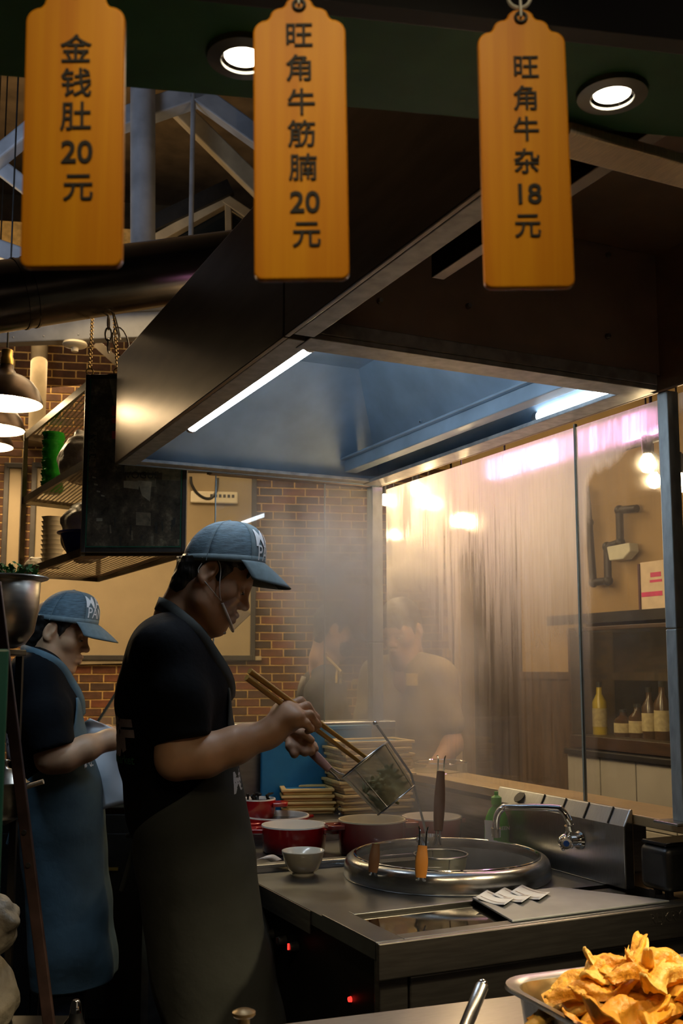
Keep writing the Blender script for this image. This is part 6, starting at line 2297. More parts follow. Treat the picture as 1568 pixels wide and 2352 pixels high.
def casserole(label, c, R, H, outer, inner, hdir, both=True, food=None):
    t = thing('enamel_pot', label, 'pot', c)
    obj('body', G().lathe([(0, 0), (R * 0.88, 0), (R * 0.95, 0.006), (R * 0.985, H * 0.5), (R, H - 0.004)], (0, 0, 0), 48), outer, t, angle=50)
    obj('inside', G().lathe([(R, H - 0.004), (R - 0.001, H), (R - 0.005, H), (R - 0.008, H - 0.006), (R * 0.93 - 0.006, 0.012), (0, 0.010)], (0, 0, 0), 48), inner, t, angle=50)
    hd = np.asarray(hdir, float)
    hd /= np.linalg.norm(hd)
    sd = np.cross([0, 0, 1.0], hd)
    for s in ((1, -1) if both else (1,)):
        pts = [hd * (s * (R - 0.006)) + sd * 0.036, hd * (s * (R + 0.034)) + sd * 0.032, hd * (s * (R + 0.040)), hd * (s * (R + 0.034)) - sd * 0.032, hd * (s * (R - 0.006)) - sd * 0.036]
        g = G()
        pp_ = spline([p + np.array([0, 0, H - 0.018]) for p in pts], 4)
        inner_ = spline([np.array([0, 0, H - 0.018]) + p for p in (hd * (s * (R - 0.006)) + sd * 0.018, hd * (s * (R + 0.012)) + sd * 0.014, hd * (s * (R + 0.014)), hd * (s * (R + 0.012)) - sd * 0.014, hd * (s * (R - 0.006)) - sd * 0.018)], 4)
        V, F = [], []
        for a, b in zip(pp_, inner_):
            for q in (a, b):
                V += [q - [0, 0, 0.007], q + [0, 0, 0.007]]
        for i in range(len(pp_) - 1):
            o = i * 4
            F += [(o, o + 4, o + 5, o + 1), (o + 1, o + 5, o + 7, o + 3), (o + 3, o + 7, o + 6, o + 2), (o + 2, o + 6, o + 4, o)]
        obj('handle', (V, F), outer, t, bevel=0.003)
    if food:
        food(t)
    return t


Q = lambda x, y, z_: np.array([*at_z(x, y, z_)[:2], z_])


def dumplings(t):
    rr = random.Random(2)
    for i in range(7):
        a, r = rr.uniform(0, 6.28), rr.uniform(0, 0.05)
        p = np.array([r * 0.8 * math.cos(a), r * 0.8 * math.sin(a), 0.054])
        o = obj('dried_chili', G().tube(spline([p, p + [rr.uniform(-.02, .02), rr.uniform(-.02, .02), 0.016], p + [rr.uniform(-.03, .03), rr.uniform(-.03, .03), 0.02]], 3), [0.004] * 6 + [0.001], 6), M['black_iron'], t)
    obj('sauce', G().lathe([(0.056, 0.050), (0, 0.052)], (0, 0, 0), 28), M['dark_wood'], t)


casserole('small red pot of dark chillies on the raised back shelf', Q(600, 1862, BZ) - FWH * 0.15, 0.058, 0.060, M['enamel_red'], M['enamel_white'], RT, False, dumplings)
c_ = Q(632, 1938, CZ)
casserole('red enamel pot with white inside behind the front red pot', Q(632, 1936, CZ) + FWH * 0.06, 0.104, 0.078, M['enamel_red'], M['enamel_white'], RT + FWH * 1.1)
casserole('front red enamel pot standing behind the white bowl', Q(672, 1966, CZ) + FWH * 0.07, 0.097, 0.080, M['enamel_red'], M['enamel_white'], RT)
casserole('dull dark red pot with cream inside under the lifted strainer', Q(856, 1972, CZ) + FWH * 0.08 + np.array([0, 0, 0]), 0.100, 0.100, M['enamel_dark'], M['enamel_cream'], RT + FWH * .3)
casserole('red enamel pot behind the tall brown strainer handle', Q(998, 1945, CZ) + FWH * 0.09, 0.094, 0.080, M['enamel_red'], M['enamel_white'], RT + FWH * .6)

# ladle bowl hanging over the pots and its thin rod
M['ladle'] = M['chrome']
c = at_d(792, 1852, 3.22)
c = np.array([c[0], c[1], CZ])
t = thing('steel_bowl', 'upturned shiny steel bowl behind the dark red pot', 'bowl', Q(795, 1905, CZ))
obj('bowl', G().lathe([(0.086, 0.0), (0.086, 0.003), (0.084, 0.04), (0.072, 0.082), (0.050, 0.110), (0.022, 0.124), (0, 0.126)], (0, 0, 0), 36), M['chrome'], t)
obj('foot_ring', G().lathe([(0.030, 0.120), (0.030, 0.130), (0.026, 0.130), (0.026, 0.122)], (0, 0, 0), 28), M['chrome'], t)
a, b = at_d(862, 1661, 2.85), at_d(944, 1778, 2.88)
e_ = at_d(985, 1940, 2.96)
e_[2] = max(e_[2], CZ + 0.02)
t = thing('ladle', 'thin steel ladle leaning out of the pot behind the lifted strainer', 'ladle', e_)
obj('rod', G().tube([a, b, e_], 0.0035, 8), M['steel'], t, world=True)
obj('end_ball', G().ball(a, 0.008, 12), M['chrome'], t, world=True)
obj('scoop', G().lathe([(0.0, 0.0), (0.024, 0.004), (0.034, 0.020), (0.036, 0.030), (0.033, 0.030), (0.022, 0.008), (0, 0.004)], e_ - np.array([0, 0, 0.004]), 24), M['chrome'], t, world=True)

# clear canister with wire clasp
c = Q(1012, 1850, BZ)
t = thing('glass_canister', 'clear glass canister with wire clasp behind the red pots', 'canister', c)
obj('jar', G().lathe([(0, 0.002), (0.090, 0.002), (0.094, 0.01), (0.094, 0.150), (0.090, 0.152), (0.090, 0.012), (0, 0.010)], (0, 0, 0), 36), M['misted'], t)
obj('rim', G().ring((0, 0, 0.151), 0.092, 0.0034, None, 36, 6), M['chrome'], t)
obj('clasp', G().tube(spline([(-0.05, -0.097, 0.11), (-0.045, -0.104, 0.118), (0.05, -0.104, 0.118), (0.052, -0.099, 0.08)], 4), 0.003, 8), M['chrome'], t)

# blue boards and wooden trays on the raised shelf
M['blue_board'] = mat('blue plastic board', (0.015, 0.16, 0.33), 0.5, 0, 0.08, 20)
M['tray_wood'] = mat('yellow bamboo tray', (0.74, 0.54, 0.20), 0.5, 0, 0.12, 10, (1, 6, 6))
ba, bb = at_y(600, 1830, HY1 - 0.06), at_y(854, 1664, HY1 - 0.06)
t = thing('cutting_board', 'large blue plastic board standing against the steel back wall', 'board', ((ba[0] + bb[0]) / 2, HY1 - 0.06, BZ))
obj('board', G().span((ba[0], HY1 - 0.060, BZ), (bb[0], HY1 - 0.045, bb[2])), M['blue_board'], t, smooth=False, world=True, bevel=0.004)
obj('grip_edge', G().span((ba[0], HY1 - 0.064, bb[2] - 0.014), (bb[0], HY1 - 0.0605, bb[2] - 0.002)), M['blue_board'], t, smooth=False, world=True, bevel=0.001)


def tray_geo(wd, dp, hg, m2):
    V, F = [], []
    t = thing('serving_tray', 'x', 'tray')
    obj('body', G().span((-wd / 2, -dp / 2, 0.0), (wd / 2, dp / 2, hg * 0.62)), M['tray_wood'], t, smooth=False, bevel=hg * 0.25)
    obj('rim', G().span((-wd / 2 - 0.006, -dp / 2 - 0.006, hg * 0.55), (wd / 2 + 0.006, -dp / 2 + 0.012, hg)).span((-wd / 2 - 0.006, dp / 2 - 0.012, hg * 0.55), (wd / 2 + 0.006, dp / 2 + 0.006, hg)).span((-wd / 2 - 0.006, -dp / 2 + 0.012, hg * 0.55), (-wd / 2 + 0.012, dp / 2 - 0.012, hg)).span((wd / 2 - 0.012, -dp / 2 + 0.012, hg * 0.55), (wd / 2 + 0.006, dp / 2 - 0.012, hg)), M['tray_wood'], t, smooth=False, bevel=hg * 0.12)
    obj('mat', G().span((-wd / 2 + 0.014, -dp / 2 + 0.014, hg * 0.62), (wd / 2 - 0.014, dp / 2 - 0.014, hg * 0.68)), m2, t, smooth=False)
    return t


# low stack of trays
c = Q(708, 1852, BZ) - (FWH * 0.21)
ang = math.atan2(RT[1], RT[0]) + 0.12
hgt = 0.0205
proto = tray_geo(0.165, 0.13, hgt, M['blue_board'])
for i in range(4):
    o = proto if i == 0 else copy_thing(proto)
    o.location = tuple(c + FWH * 0.07 + np.array([0.004 * math.sin(i * 2.2) - 0.006 * (i == 3), 0.003 * math.cos(i * 1.3), i * (hgt + 0.0006)]))
    o.rotation_euler = (0, 0, ang + 0.04 * math.sin(i * 3.1))
    tag(o, ['lowest', 'second', 'third', 'topmost'][i] + ' bamboo tray of the low stack beside the blue board', 'tray', 'bamboo trays in the low stack')
c2 = at_y(845, 1815, HY1 - 0.165)
c2[2] = BZ
n_t = int((at_y(845, 1690, HY1 - 0.165)[2] - BZ) / 0.0216)
hgt = 0.0210
proto2 = tray_geo(0.25, 0.17, hgt, M['blue_board'])
words_ = ['lowest', 'second', 'third', 'fourth', 'fifth', 'sixth', 'seventh', 'eighth', 'ninth', 'tenth', 'eleventh', 'twelfth', 'thirteenth', 'fourteenth']
for i in range(n_t):
    o = proto2 if i == 0 else copy_thing(proto2)
    o.location = tuple(c2 + np.array([0.008 * math.sin(i * 2.7), 0.004 * math.cos(i * 1.9), i * (hgt + 0.0006)]))
    o.rotation_euler = (0, 0, -0.06 + 0.04 * math.sin(i * 4.1))
    tag(o, (words_[i] if i < n_t - 1 else 'topmost') + ' bamboo tray of the tall stack against the back wall', 'tray', 'bamboo trays in the tall stack')

# ------------------------------------------------------------------ white bowl and receipts
c = Q(695, 2012, CZ) + FWH * 0.02
t = thing('rice_bowl', 'white porcelain bowl on the counter left of the noodle boiler', 'bowl', c)
M['porcelain'] = mat('white porcelain', (0.72, 0.69, 0.60), 0.18, 0, 0.03, 10, coat=0.3)
obj('bowl', G().lathe([(0.029, 0.006), (0.040, 0.014), (0.050, 0.036), (0.0565, 0.060), (0.0565, 0.0625), (0.054, 0.0625), (0.047, 0.036), (0.034, 0.014), (0.0, 0.010)], (0, 0, 0), 48), M['porcelain'], t, angle=0)
obj('foot', G().lathe([(0.0, 0.004), (0.026, 0.004), (0.0275, 0.0), (0.0295, 0.0), (0.029, 0.008)], (0, 0, 0), 40), M['porcelain'], t)


def slip(label, pts, wid, n_lines=2):
    """paper slip bent along a line of points on the counter"""
    pts = [np.asarray(p, float) for p in pts]
    sp2 = spline(pts, 6)
    V, F = [], []
    for p in sp2:
        V += [p, p + wid]
    for i in range(len(sp2) - 1):
        F.append((2 * i, 2 * i + 1, 2 * i + 3, 2 * i + 2))
    t = thing('paper_slip', label, 'receipt', pts[0])
    obj('sheet', (V, F), M['paper'], t, world=True, solid=0.0006, angle=0)
    for k in range(n_lines):
        f = 0.2 + 0.6 * k / max(1, n_lines - 1)
        VV, FF = [], []
        rng_ = range(2, len(sp2) - 2)
        for i in rng_:
            q = sp2[i] + wid * f + np.array([0, 0, 0.0012])
            VV += [q, q + wid * 0.035]
        for i in range(len(VV) // 2 - 1):
            FF.append((2 * i, 2 * i + 1, 2 * i + 3, 2 * i + 2))
        obj('print_line', (VV, FF), M['grey_print'], t, world=True, angle=0, fix=False)
    return t


zs = CZ + 0.004
slip('curled white paper slip beside the white bowl', [at_z(586, 1976, zs + 0.02), at_z(606, 1972, zs + 0.024), at_z(626, 1983, zs + 0.003)], at_z(612, 1968, zs + 0.018) - at_z(590, 1977, zs + 0.018))
zp = CZ + 0.010
for i, (xa_, la) in enumerate(((1092, 'curled order slip at the left on the matt steel plate'), (1132, 'curled order slip in the middle on the matt steel plate'), (1172, 'curled order slip at the right on the matt steel plate'))):
    o_ = -6 * i
    slip(la, [at_z(xa_, 2060 + o_, zp + 0.008), at_z(xa_ + 22, 2070 + o_, zp + 0.003), at_z(xa_ + 46, 2077 + o_, zp + 0.003), at_z(xa_ + 66, 2078 + o_, zp + 0.009)], at_z(xa_ + 26, 2046 + o_, zp) - at_z(xa_, 2062 + o_, zp))

# ------------------------------------------------------------------ splash box, tap, soap bottle
sx0, sx1 = 1.756, 1.7865
sy0, sy1 = 2.05, 2.62
spb = thing('splash_box', 'stainless sloping-topped splash box behind the noodle boiler', 'splash box', (1.76, 2.3, CZ))
sl = [(sx0, 0, CZ), (sx0, 0, 0.972), (sx0 + 0.022, 0, 1.012), (sx1, 0, 1.012), (sx1, 0, CZ)]
obj('body', G().prism([(a, sy0, c) for a, b, c in sl], (0, sy1 - sy0, 0)), M['steel_flat'], spb, smooth=False, world=True, bevel=0.003)
for k in range(4):
    yv = sy0 + 0.06 + k * 0.095
    d = np.array([0.022, 0, 0.040])
    c = np.array([sx0 + 0.011, yv, 0.992]) + np.array([-0.0012, 0, 0.0008])
    ux = d / np.linalg.norm(d)
    obj('vent_slot', G().box(c, (0.044, 0.004, 0.002), (ux, (0, 1, 0), np.cross(ux, (0, 1, 0)))), M['black_iron'], spb, smooth=False, world=True)
c = np.array([sx0 + 0.011, sy0 + 0.45, 0.992])
obj('drain_hole', G().cyl(c + [-0.001, 0, 0.0015], c + [-0.003, 0, 0.0035], 0.019, n=20), M['black_iron'], spb, world=True)
fb = at_x(1330, 1930, sx0)
tap = thing('swivel_tap', 'chrome swivel tap arching from the splash box over the boiler', 'tap', fb)
out1 = fb + [-0.03, 0, 0]
obj('inlet', G().cyl(fb, fb + [-0.035, 0, 0], 0.013, 0.015, 20), M['chrome'], tap, world=True)
obj('wall_flange', G().cyl(fb + [-0.001, 0, 0], fb + [-0.008, 0, 0], 0.024, 0.020, 24), M['chrome'], tap, world=True)
vb = fb + [-0.045, 0, 0.0]
vbod = obj('valve_body', G().ball(vb, 0.020, 20), M['chrome'], tap, world=True)
M['tap_blue'] = mat('blue tap button', (0.02, 0.10, 0.4), 0.2, 0, 0.1, 10)
hd_ = np.array([-0.55, -0.83, 0.0])
hd_ /= np.linalg.norm(hd_)
hw = obj('handwheel', G().cyl(vb + hd_ * 0.018, vb + hd_ * 0.034, 0.016, 0.014, 20), M['chrome'], tap, world=True)
obj('button', G().cyl(vb + hd_ * 0.034, vb + hd_ * 0.037, 0.008, 0.007, 16), M['tap_blue'], hw, world=True)
for k in range(4):
    a = k * PI / 2 + 0.5
    s_ = np.cross(hd_, ZUP)
    obj('wheel_lobe', G().ball(vb + hd_ * 0.026 + (s_ * math.cos(a) + ZUP * math.sin(a)) * 0.016, 0.006, 10), M['chrome'], hw, world=True)
v_ = ray(1312, 1872)
dv_ = (vb - EYE) @ FWH / (ray(1325, 1925) @ FWH)
spp = [vb, at_d(1308, 1900, dv_), at_d(1303, 1880, dv_ + .0), at_d(1290, 1862, dv_ + .01), at_d(1272, 1856, dv_ + .02), at_d(1170, 1854, dv_ + 0.06), at_d(1152, 1858, dv_ + 0.06), at_d(1142, 1872, dv_ + 0.06), at_d(1139, 1892, dv_ + 0.06), at_d(1139, 1916, dv_ + 0.06)]
obj('spout', G().tube(spline(spp, 5), 0.0092, 14), M['chrome'], tap, world=True)
obj('collar', G().cyl(at_d(1309, 1908, dv_), at_d(1306, 1895, dv_), 0.0125, n=18), M['chrome'], tap, world=True)
obj('nozzle', G().cyl(at_d(1139, 1902, dv_ + 0.06), at_d(1139, 1922, dv_ + 0.06), 0.0125, 0.0115, 18), M['chrome'], tap, world=True)

M['soap_green'] = mat('green soap bottle', (0.07, 0.42, 0.02), 0.3, 0, 0.1, 10)
c = np.array([1.721, 2.552, CZ])
t = thing('soap_bottle', 'green soap bottle with white label behind the swivel tap', 'bottle', c)
prof = [(0, 0), (0.031, 0), (0.034, 0.01), (0.036, 0.05), (0.036, 0.09), (0.031, 0.115), (0.022, 0.135), (0.012, 0.145), (0.012, 0.150)]
AXb = (RT, FWH * 0.5, ZUP)
obj('body', G().lathe(prof, (0, 0, 0), 36, AXb), M['soap_green'], t, angle=0)
obj('cap', G().lathe([(0.015, 0.150), (0.015, 0.170), (0.006, 0.176), (0.006, 0.186), (0, 0.187)], (0, 0, 0), 20), M['soap_green'], t)
V, F = [], []
g = G()


def lab(u, v):
    wv = 0.004 * math.sin(v * 9 + 1) + 0.005 * math.sin(v * 4)
    a = PI + (0.30 + wv * 10 * 1.2) + u * 1.0 - 0.1
    zz = 0.012 + v * 0.095
    r = 0.0366 if zz > 0.04 else 0.0356
    return RT * (r * math.cos(a)) + FWH * (r * 0.5 * math.sin(a)) * 1.02 + ZUP * zz


g.grid(lab, 12, 16)
obj('label', g, M['enamel_white'], t, angle=0)
lettering('lettering', 'GREEN', 0.014, c + RT * 0.014 - FWH * 0.0178 + ZUP * 0.085, RT * 0.94 + FWH * .2, ZUP + RT * .1, M['enamel_white'], t, 0.0002, 0.0004)

# black printer box at the right
bb_a = Q(1476, 2056, CZ + 0.009)
blk = thing('receipt_printer', 'black rounded receipt printer at the right end of the counter', 'printer', (1.80, 1.95, CZ + 0.012))
px0 = 1.742
pz1_ = at_x(1476, 1938, px0)[2]
obj('case', G().span((px0, CYF + 0.02, CZ + 0.022), (px0 + 0.17, 1.985, pz1_)), M['black_plastic'], blk, smooth=True, world=True, bevel=0.016, segs=4)
obj('lid', G().span((px0 + 0.006, CYF + 0.03, pz1_ + 0.001), (px0 + 0.16, 1.98, pz1_ + 0.010)), mat('glossy black lid', (0.012, 0.012, 0.014), 0.1, 0, 0.1, 20), blk, smooth=False, world=True, bevel=0.003)
pbt = at_x(1498, 2052, px0 - 0.0012)
obj('button', G().box(pbt, (0.003, 0.018, 0.018)), M['black_iron'], blk, smooth=False, world=True, bevel=0.001)
for yv in (CYF + 0.05, 1.955):
    obj('foot', G().cyl((px0 + 0.03, yv, CZ + 0.008), (px0 + 0.03, yv, CZ + 0.024), 0.010, n=14), M['rubber'], blk, world=True)
    obj('foot', G().cyl((px0 + 0.13, yv, CZ + 0.008), (px0 + 0.13, yv, CZ + 0.024), 0.010, n=14), M['rubber'], blk, world=True)
struct('trim_6', G().span((CX1 + 0.001, CYF + 0.036, 0.0), (CX1 + 0.24, 2.19, CZ + 0.004)), M['counter_front'], smooth=False)
# ================================================================== foreground: snack tray, bench, tongs
M['bright_steel'] = mat('bright bench steel', (0.58, 0.57, 0.56), 0.3, 1.0, 0.08, 30, (1, 14, 1), bump=0.05)
ZB = 0.80
ba1, ba2 = at_z(590, 2358, ZB), at_z(1160, 2288, ZB)
dirb = (ba2 - ba1) / np.linalg.norm(ba2 - ba1)
nb = np.array([dirb[1], -dirb[0], 0])            # towards the camera
if nb @ FWH > 0:
    nb = -nb
ben = thing('display_bench', 'bright steel bench edge in front of the noodle counter', 'bench', (ba1 + ba2) / 2 * [1, 1, 0])
e0, e1 = ba1 - dirb * 0.22, ba2 + dirb * 0.58
obj('top', G().prism([e0 + [0, 0, -0.02], e1 + [0, 0, -0.02], e1 + nb * 0.55 + [0, 0, -0.02], e0 + nb * 0.55 + [0, 0, -0.02]], (0, 0, 0.02)), M['bright_steel'], ben, smooth=False, world=True, bevel=0.003)
obj('back_panel', G().prism([e0 + nb * 0.02 + [0, 0, -0.022], e1 + nb * 0.02 + [0, 0, -0.022], e1 + nb * 0.04 + [0, 0, -0.022], e0 + nb * 0.04 + [0, 0, -0.022]], (0, 0, -ZB + 0.022)), M['black_iron'], ben, smooth=False, world=True)

# snack tray
zr_ = 0.872
corner = at_z(1131, 2250, zr_)
ex = at_z(1300, 2228, zr_) - corner
ey = at_z(1236, 2352, zr_) - corner
ex[2] = ey[2] = 0
ex /= np.linalg.norm(ex)
ey = ey - ex * (ey @ ex)
ey /= np.linalg.norm(ey)
TL, TW = 0.46, 0.33
tr_c = corner + ex * TL / 2 + ey * TW / 2
tr_c[2] = ZB
tray = thing('snack_tray', 'shallow steel tray heaped with fried snacks in front', 'tray', tr_c)
hgt = zr_ - ZB


def rrect(a, b, r, z_, n=6):
    out_ = []
    for (sx, sy, a0) in ((1, 1, 0), (-1, 1, PI / 2), (-1, -1, PI), (1, -1, 3 * PI / 2)):
        for k in range(n + 1):
            t_ = a0 + PI / 2 * k / n
            out_.append(tr_c * [1, 1, 0] + ex * (sx * (a / 2 - r) + r * math.cos(t_)) + ey * (sy * (b / 2 - r) + r * math.sin(t_)) + np.array([0, 0, z_]))
    return out_


rings = [rrect(TL - 0.07, TW - 0.07, 0.03, ZB + 0.002), rrect(TL - 0.05, TW - 0.05, 0.04, ZB + 0.006), rrect(TL - 0.035, TW - 0.035, 0.045, zr_ - 0.004), rrect(TL - 0.02, TW - 0.02, 0.05, zr_), rrect(TL, TW, 0.055, zr_ + 0.001), rrect(TL + 0.003, TW + 0.003, 0.056, zr_ - 0.005)]
V, F = [], []
m_ = len(rings[0])
for r in rings:
    V += r
for i in range(len(rings) - 1):
    for k in range(m_):
        l = (k + 1) % m_
        F.append((i * m_ + k, i * m_ + l, (i + 1) * m_ + l, (i + 1) * m_ + k))
F.append(tuple(range(m_)))
obj('pan', (V, F), M['bright_steel'], tray, world=True, solid=0.0015, angle=50)

# fried pieces: wavy battered strips, several shapes, each piece a thing of its own
M['fried'] = [mat('fried batter %s' % n, c, 0.45, 0, 0.0, 26, col2=c2, bump=0.8, bscale=120, bdist=0.004, sss=0.15, contrast=(0.3, 0.7)) for n, c, c2 in
              (('gold', (0.66, 0.30, 0.02), (0.86, 0.48, 0.06)), ('amber', (0.62, 0.24, 0.012), (0.82, 0.42, 0.04)), ('pale', (0.76, 0.42, 0.06), (0.90, 0.60, 0.16)))]


def fried_mesh(seed):
    rr = random.Random(seed)
    L_, W_ = rr.uniform(0.12, 0.19), rr.uniform(0.024, 0.044)
    nu, nv = 44, 9
    bend, twist, ph = rr.uniform(-0.7, 0.7), rr.uniform(-0.7, 0.7), rr.uniform(0, 6)
    V, F = [], []
    for side in (1, -1):
        for i in range(nu):
            u = i / (nu - 1)
            x = (u - 0.5) * L_
            wdt = W_ * (0.35 + 0.75 * math.sin(PI * min(max(u * 0.94 + 0.03, 0), 1)) ** 0.6) * (1 + 0.5 * mnoise.noise((u * 5 + seed, 1.3, 0)))
            zb_ = bend * (u - 0.5) ** 2 * 0.20 + 0.009 * math.sin(u * 9 + ph)
            yb = 0.010 * math.sin(u * 5 + ph * 1.7)
            tw = twist * (u - 0.5) + 0.45 * math.sin(u * 9 + ph)
            for j in range(nv):
                v = j / (nv - 1) * 2 - 1
                y = v * wdt * 0.5
                curl = 0.40 * wdt * v * v * math.sin(ph + u * 3)
                n_ = mnoise.noise((x * 60 + seed * 3, y * 60, side * 2.0)) * 0.0058 + mnoise.noise((x * 160, y * 160 + seed, side)) * 0.0030
                thk = 0.0065 * math.sqrt(max(0.0, 1 - v ** 4)) * (1 - 0.75 * abs(2 * u - 1) ** 6)
                zl = curl + side * thk + n_ * (1 - abs(v) ** 6)
                V.append((x + 0.003 * mnoise.noise((seed, v * 3, u * 8)), yb + y * math.cos(tw) - zl * math.sin(tw), zb_ + y * math.sin(tw) + zl * math.cos(tw)))
    n1 = nu * nv
    for i in range(nu - 1):
        for j in range(nv - 1):
            a = i * nv + j
            F.append((a, a + nv, a + nv + 1, a + 1))
            F.append((n1 + a, n1 + a + 1, n1 + a + nv + 1, n1 + a + nv))
    for i in range(nu - 1):
        for j in (0, nv - 1):
            a, b = i * nv + j, (i + 1) * nv + j
            F.append((a, b, n1 + b, n1 + a))
    for i in (0, nu - 1):
        for j in range(nv - 1):
            a = i * nv + j
            F.append((a, a + 1, n1 + a + 1, n1 + a))
    me = bpy.data.meshes.new('fried_snack')
    me.from_pydata(V, [], F)
    b = bmesh.new()
    b.from_mesh(me)
    bmesh.ops.recalc_face_normals(b, faces=b.faces)
    b.to_mesh(me)
    b.free()
    me.polygons.foreach_set('use_smooth', [True] * len(me.polygons))
    me.materials.append(M['fried'][seed % 3])
    return me


fm = [fried_mesh(k) for k in range(12)]
rf_ = random.Random(21)
spots = []
# heap: layers that shrink upwards
for lay, (n, sc) in enumerate(((18, 1.02), (17, 0.98), (15, 0.90), (13, 0.78), (10, 0.60), (7, 0.42))):
    for i in range(n):
        a, r = 2 * PI * (i + rf_.random()) / n, (0.35 + 0.6 * rf_.random()) if lay < 4 else rf_.random()
        u = 0.5 * (TL - 0.10) * sc * r * math.cos(a)
        v = 0.5 * (TW - 0.10) * sc * r * math.sin(a)
        spots.append((u * 1.08 - 0.062 - 0.005 * lay / 5, v * 1.03, ZB + 0.020 + lay * 0.018 + rf_.uniform(0, 0.010)))
for i, (u, v, z_) in enumerate(spots):
    o = bpy.data.objects.new('fried_snack', fm[rf_.randrange(12)])
    COL.objects.link(o)
    u, v = max(-TL / 2 + 0.072, min(TL / 2 - 0.06, u)), max(-TW / 2 + 0.075, min(TW / 2 - 0.06, v))
    p = tr_c + ex * u + ey * v
    o.location = (p[0], p[1], z_)
    o.rotation_euler = (rf_.uniform(-0.35, 0.35), rf_.uniform(-0.18, 0.18), math.atan2(RT[1], RT[0]) + rf_.choice((0.35, 0.5, 0.2, -0.3, 0.9, 1.3)) + rf_.uniform(-0.5, 0.5))
    s_ = rf_.uniform(0.85, 1.2)
    o.scale = (s_, s_, s_)
    tag(o, 'golden battered fried strip in the heaped steel tray', 'snack', 'fried strips heaped in the tray')

# tongs: only the grip end shows
a, b = at_d(1108, 2262, 1.62), at_d(1052, 2400, 1.55)
t = thing('tongs', 'steel tongs grip sticking up beside the snack tray', 'tongs', b)
obj('grip', G().tube([a, a * 0.97 + b * 0.03, a * 0.5 + b * 0.5, b], [0.0085, 0.0105, 0.0105, 0.010], 14), M['steel'], t, world=True)
obj('end_cap', G().ball(a, 0.009, 12), M['chrome'], t, world=True)
e_ = b + (b - a) * 0.25
e_[2] = ZB + 0.009
obj('jaw', G().tube([b, e_], [0.009, 0.006], 10), M['steel'], t, world=True)

# tap knob at the bottom edge
p = at_z(560, 2330, 0.86)
p = at_d(560, 2322, 1.5)
t = thing('bench_knob', 'small brass-coloured knob on a stem at the bench corner', 'knob', (p[0], p[1], ZB))
M['knob_brass'] = mat('tarnished brass', (0.20, 0.14, 0.07), 0.4, 0.9, 0.2, 30)
obj('head', G().lathe([(0.0, 0.0), (0.014, 0.0), (0.017, 0.003), (0.017, 0.007), (0.011, 0.010), (0, 0.011)], p - np.array([0, 0, 0.008]), 24), M['knob_brass'], t, world=True)
obj('stem', G().cyl(p - np.array([0, 0, 0.008]), (p[0], p[1], ZB + 0.0005), 0.009, 0.008, 18), M['knob_brass'], t, world=True)
if True:
    q0 = p + np.array([0, 0, -0.02])
    base_in = (p - ba1) @ nb
struct_needed = None

# ================================================================== left foreground
M['teal'] = mat('teal painted post', (0.0, 0.045, 0.038), 0.5, 0, 0.1, 10)
tp_ = at_d(-9, 1900, 1.25)
t = thing('teal_post', 'blurred teal post at the very left edge', 'post', (tp_[0], tp_[1], 0))
hp1 = at_d(-3, 1490, 1.25)[2]
obj('shaft', G().span((tp_[0] - 0.012, tp_[1] - 0.012, 0.006), (tp_[0] + 0.006, tp_[1] + 0.006, hp1)), M['teal'], t, smooth=False, world=True, bevel=0.003)
obj('foot', G().span((tp_[0] - 0.05, tp_[1] - 0.05, 0.0), (tp_[0] + 0.04, tp_[1] + 0.04, 0.006)), M['teal'], t, smooth=False, world=True)
M['rust'] = mat('rusty brown pole', (0.085, 0.05, 0.045), 0.6, 0.3, 0.4, 12, bump=0.3)
RD = 2.25
a, b = at_d(8, 1490, RD), at_d(112, 2356, RD - 0.15)
d = (b - a) / np.linalg.norm(b - a)
ft = b + d * (b[2] / -d[2]) if d[2] < 0 else b
tp0 = a - d * 0.15
t = thing('leaning_pole', 'brown rusty flat pole leaning in front of the denim apron', 'pole', (ft[0], ft[1], 0))
obj('bar', G().bar(tp0, ft + np.array([0, 0, 0.012]), 0.024, 0.012, up=FWH), M['rust'], t, smooth=False, world=True, bevel=0.002)
for (x, y) in ((55, 1925), (60, 2000)):
    k = (y - 1490) / (2356 - 1490)
    p = a * (1 - k) + b * k
    obj('rivet', G().cyl(p - FWH * 0.004, p - FWH * 0.011, 0.005, n=10), M['steel_dark'], t, world=True)

# shelf rack with stock pots at the left edge
M['pan'] = mat('stock pot steel', (0.40, 0.38, 0.34), 0.32, 1.0, 0.1, 20, (1, 1, 5), bump=0.05)
SD = 2.45
c = at_d(-2, 1330, SD)
zb_ = at_d(0, 1490, SD - 0.02)[2]
s1 = thing('pot_stand', 'black steel stand of three shelves under the stock pots at the left', 'stand', (c[0], c[1], 0))
z_lo = at_d(0, 1872, SD)[2]
sc = np.array([c[0], c[1], 0]) - RT * 0.07
for zz in (zb_, z_lo):
    obj('shelf', G().box(sc + [0, 0, zz - 0.008], (0.21, 0.24, 0.014), (RT, FWH, ZUP)), M['black_iron'], s1, smooth=False, world=True, bevel=0.002)
for sx, sy in ((-.095, -.11), (.092, -.11), (-.095, .11), (.092, .11)):
    q = sc + RT * sx + FWH * sy
    obj('leg', G().box((q[0], q[1], (zb_ - 0.016) / 2), (0.016, 0.016, zb_ - 0.016), (RT, FWH, ZUP)), M['black_iron'], s1, smooth=False, world=True)
hh_ = c[2] - zb_
t = thing('stock_pot', 'round steel stock pot of herbs at the upper left edge', 'pot', (c[0], c[1], zb_))
obj('body', G().lathe([(0, 0), (0.040, 0), (0.066, 0.012), (0.084, 0.040), (0.093, 0.090), (0.096, hh_ - 0.006), (0.0945, hh_ - 0.004), (0.091, 0.090), (0.08, 0.04), (0, 0.02)], (0, 0, 0), 48), M['pan'], t, angle=0)
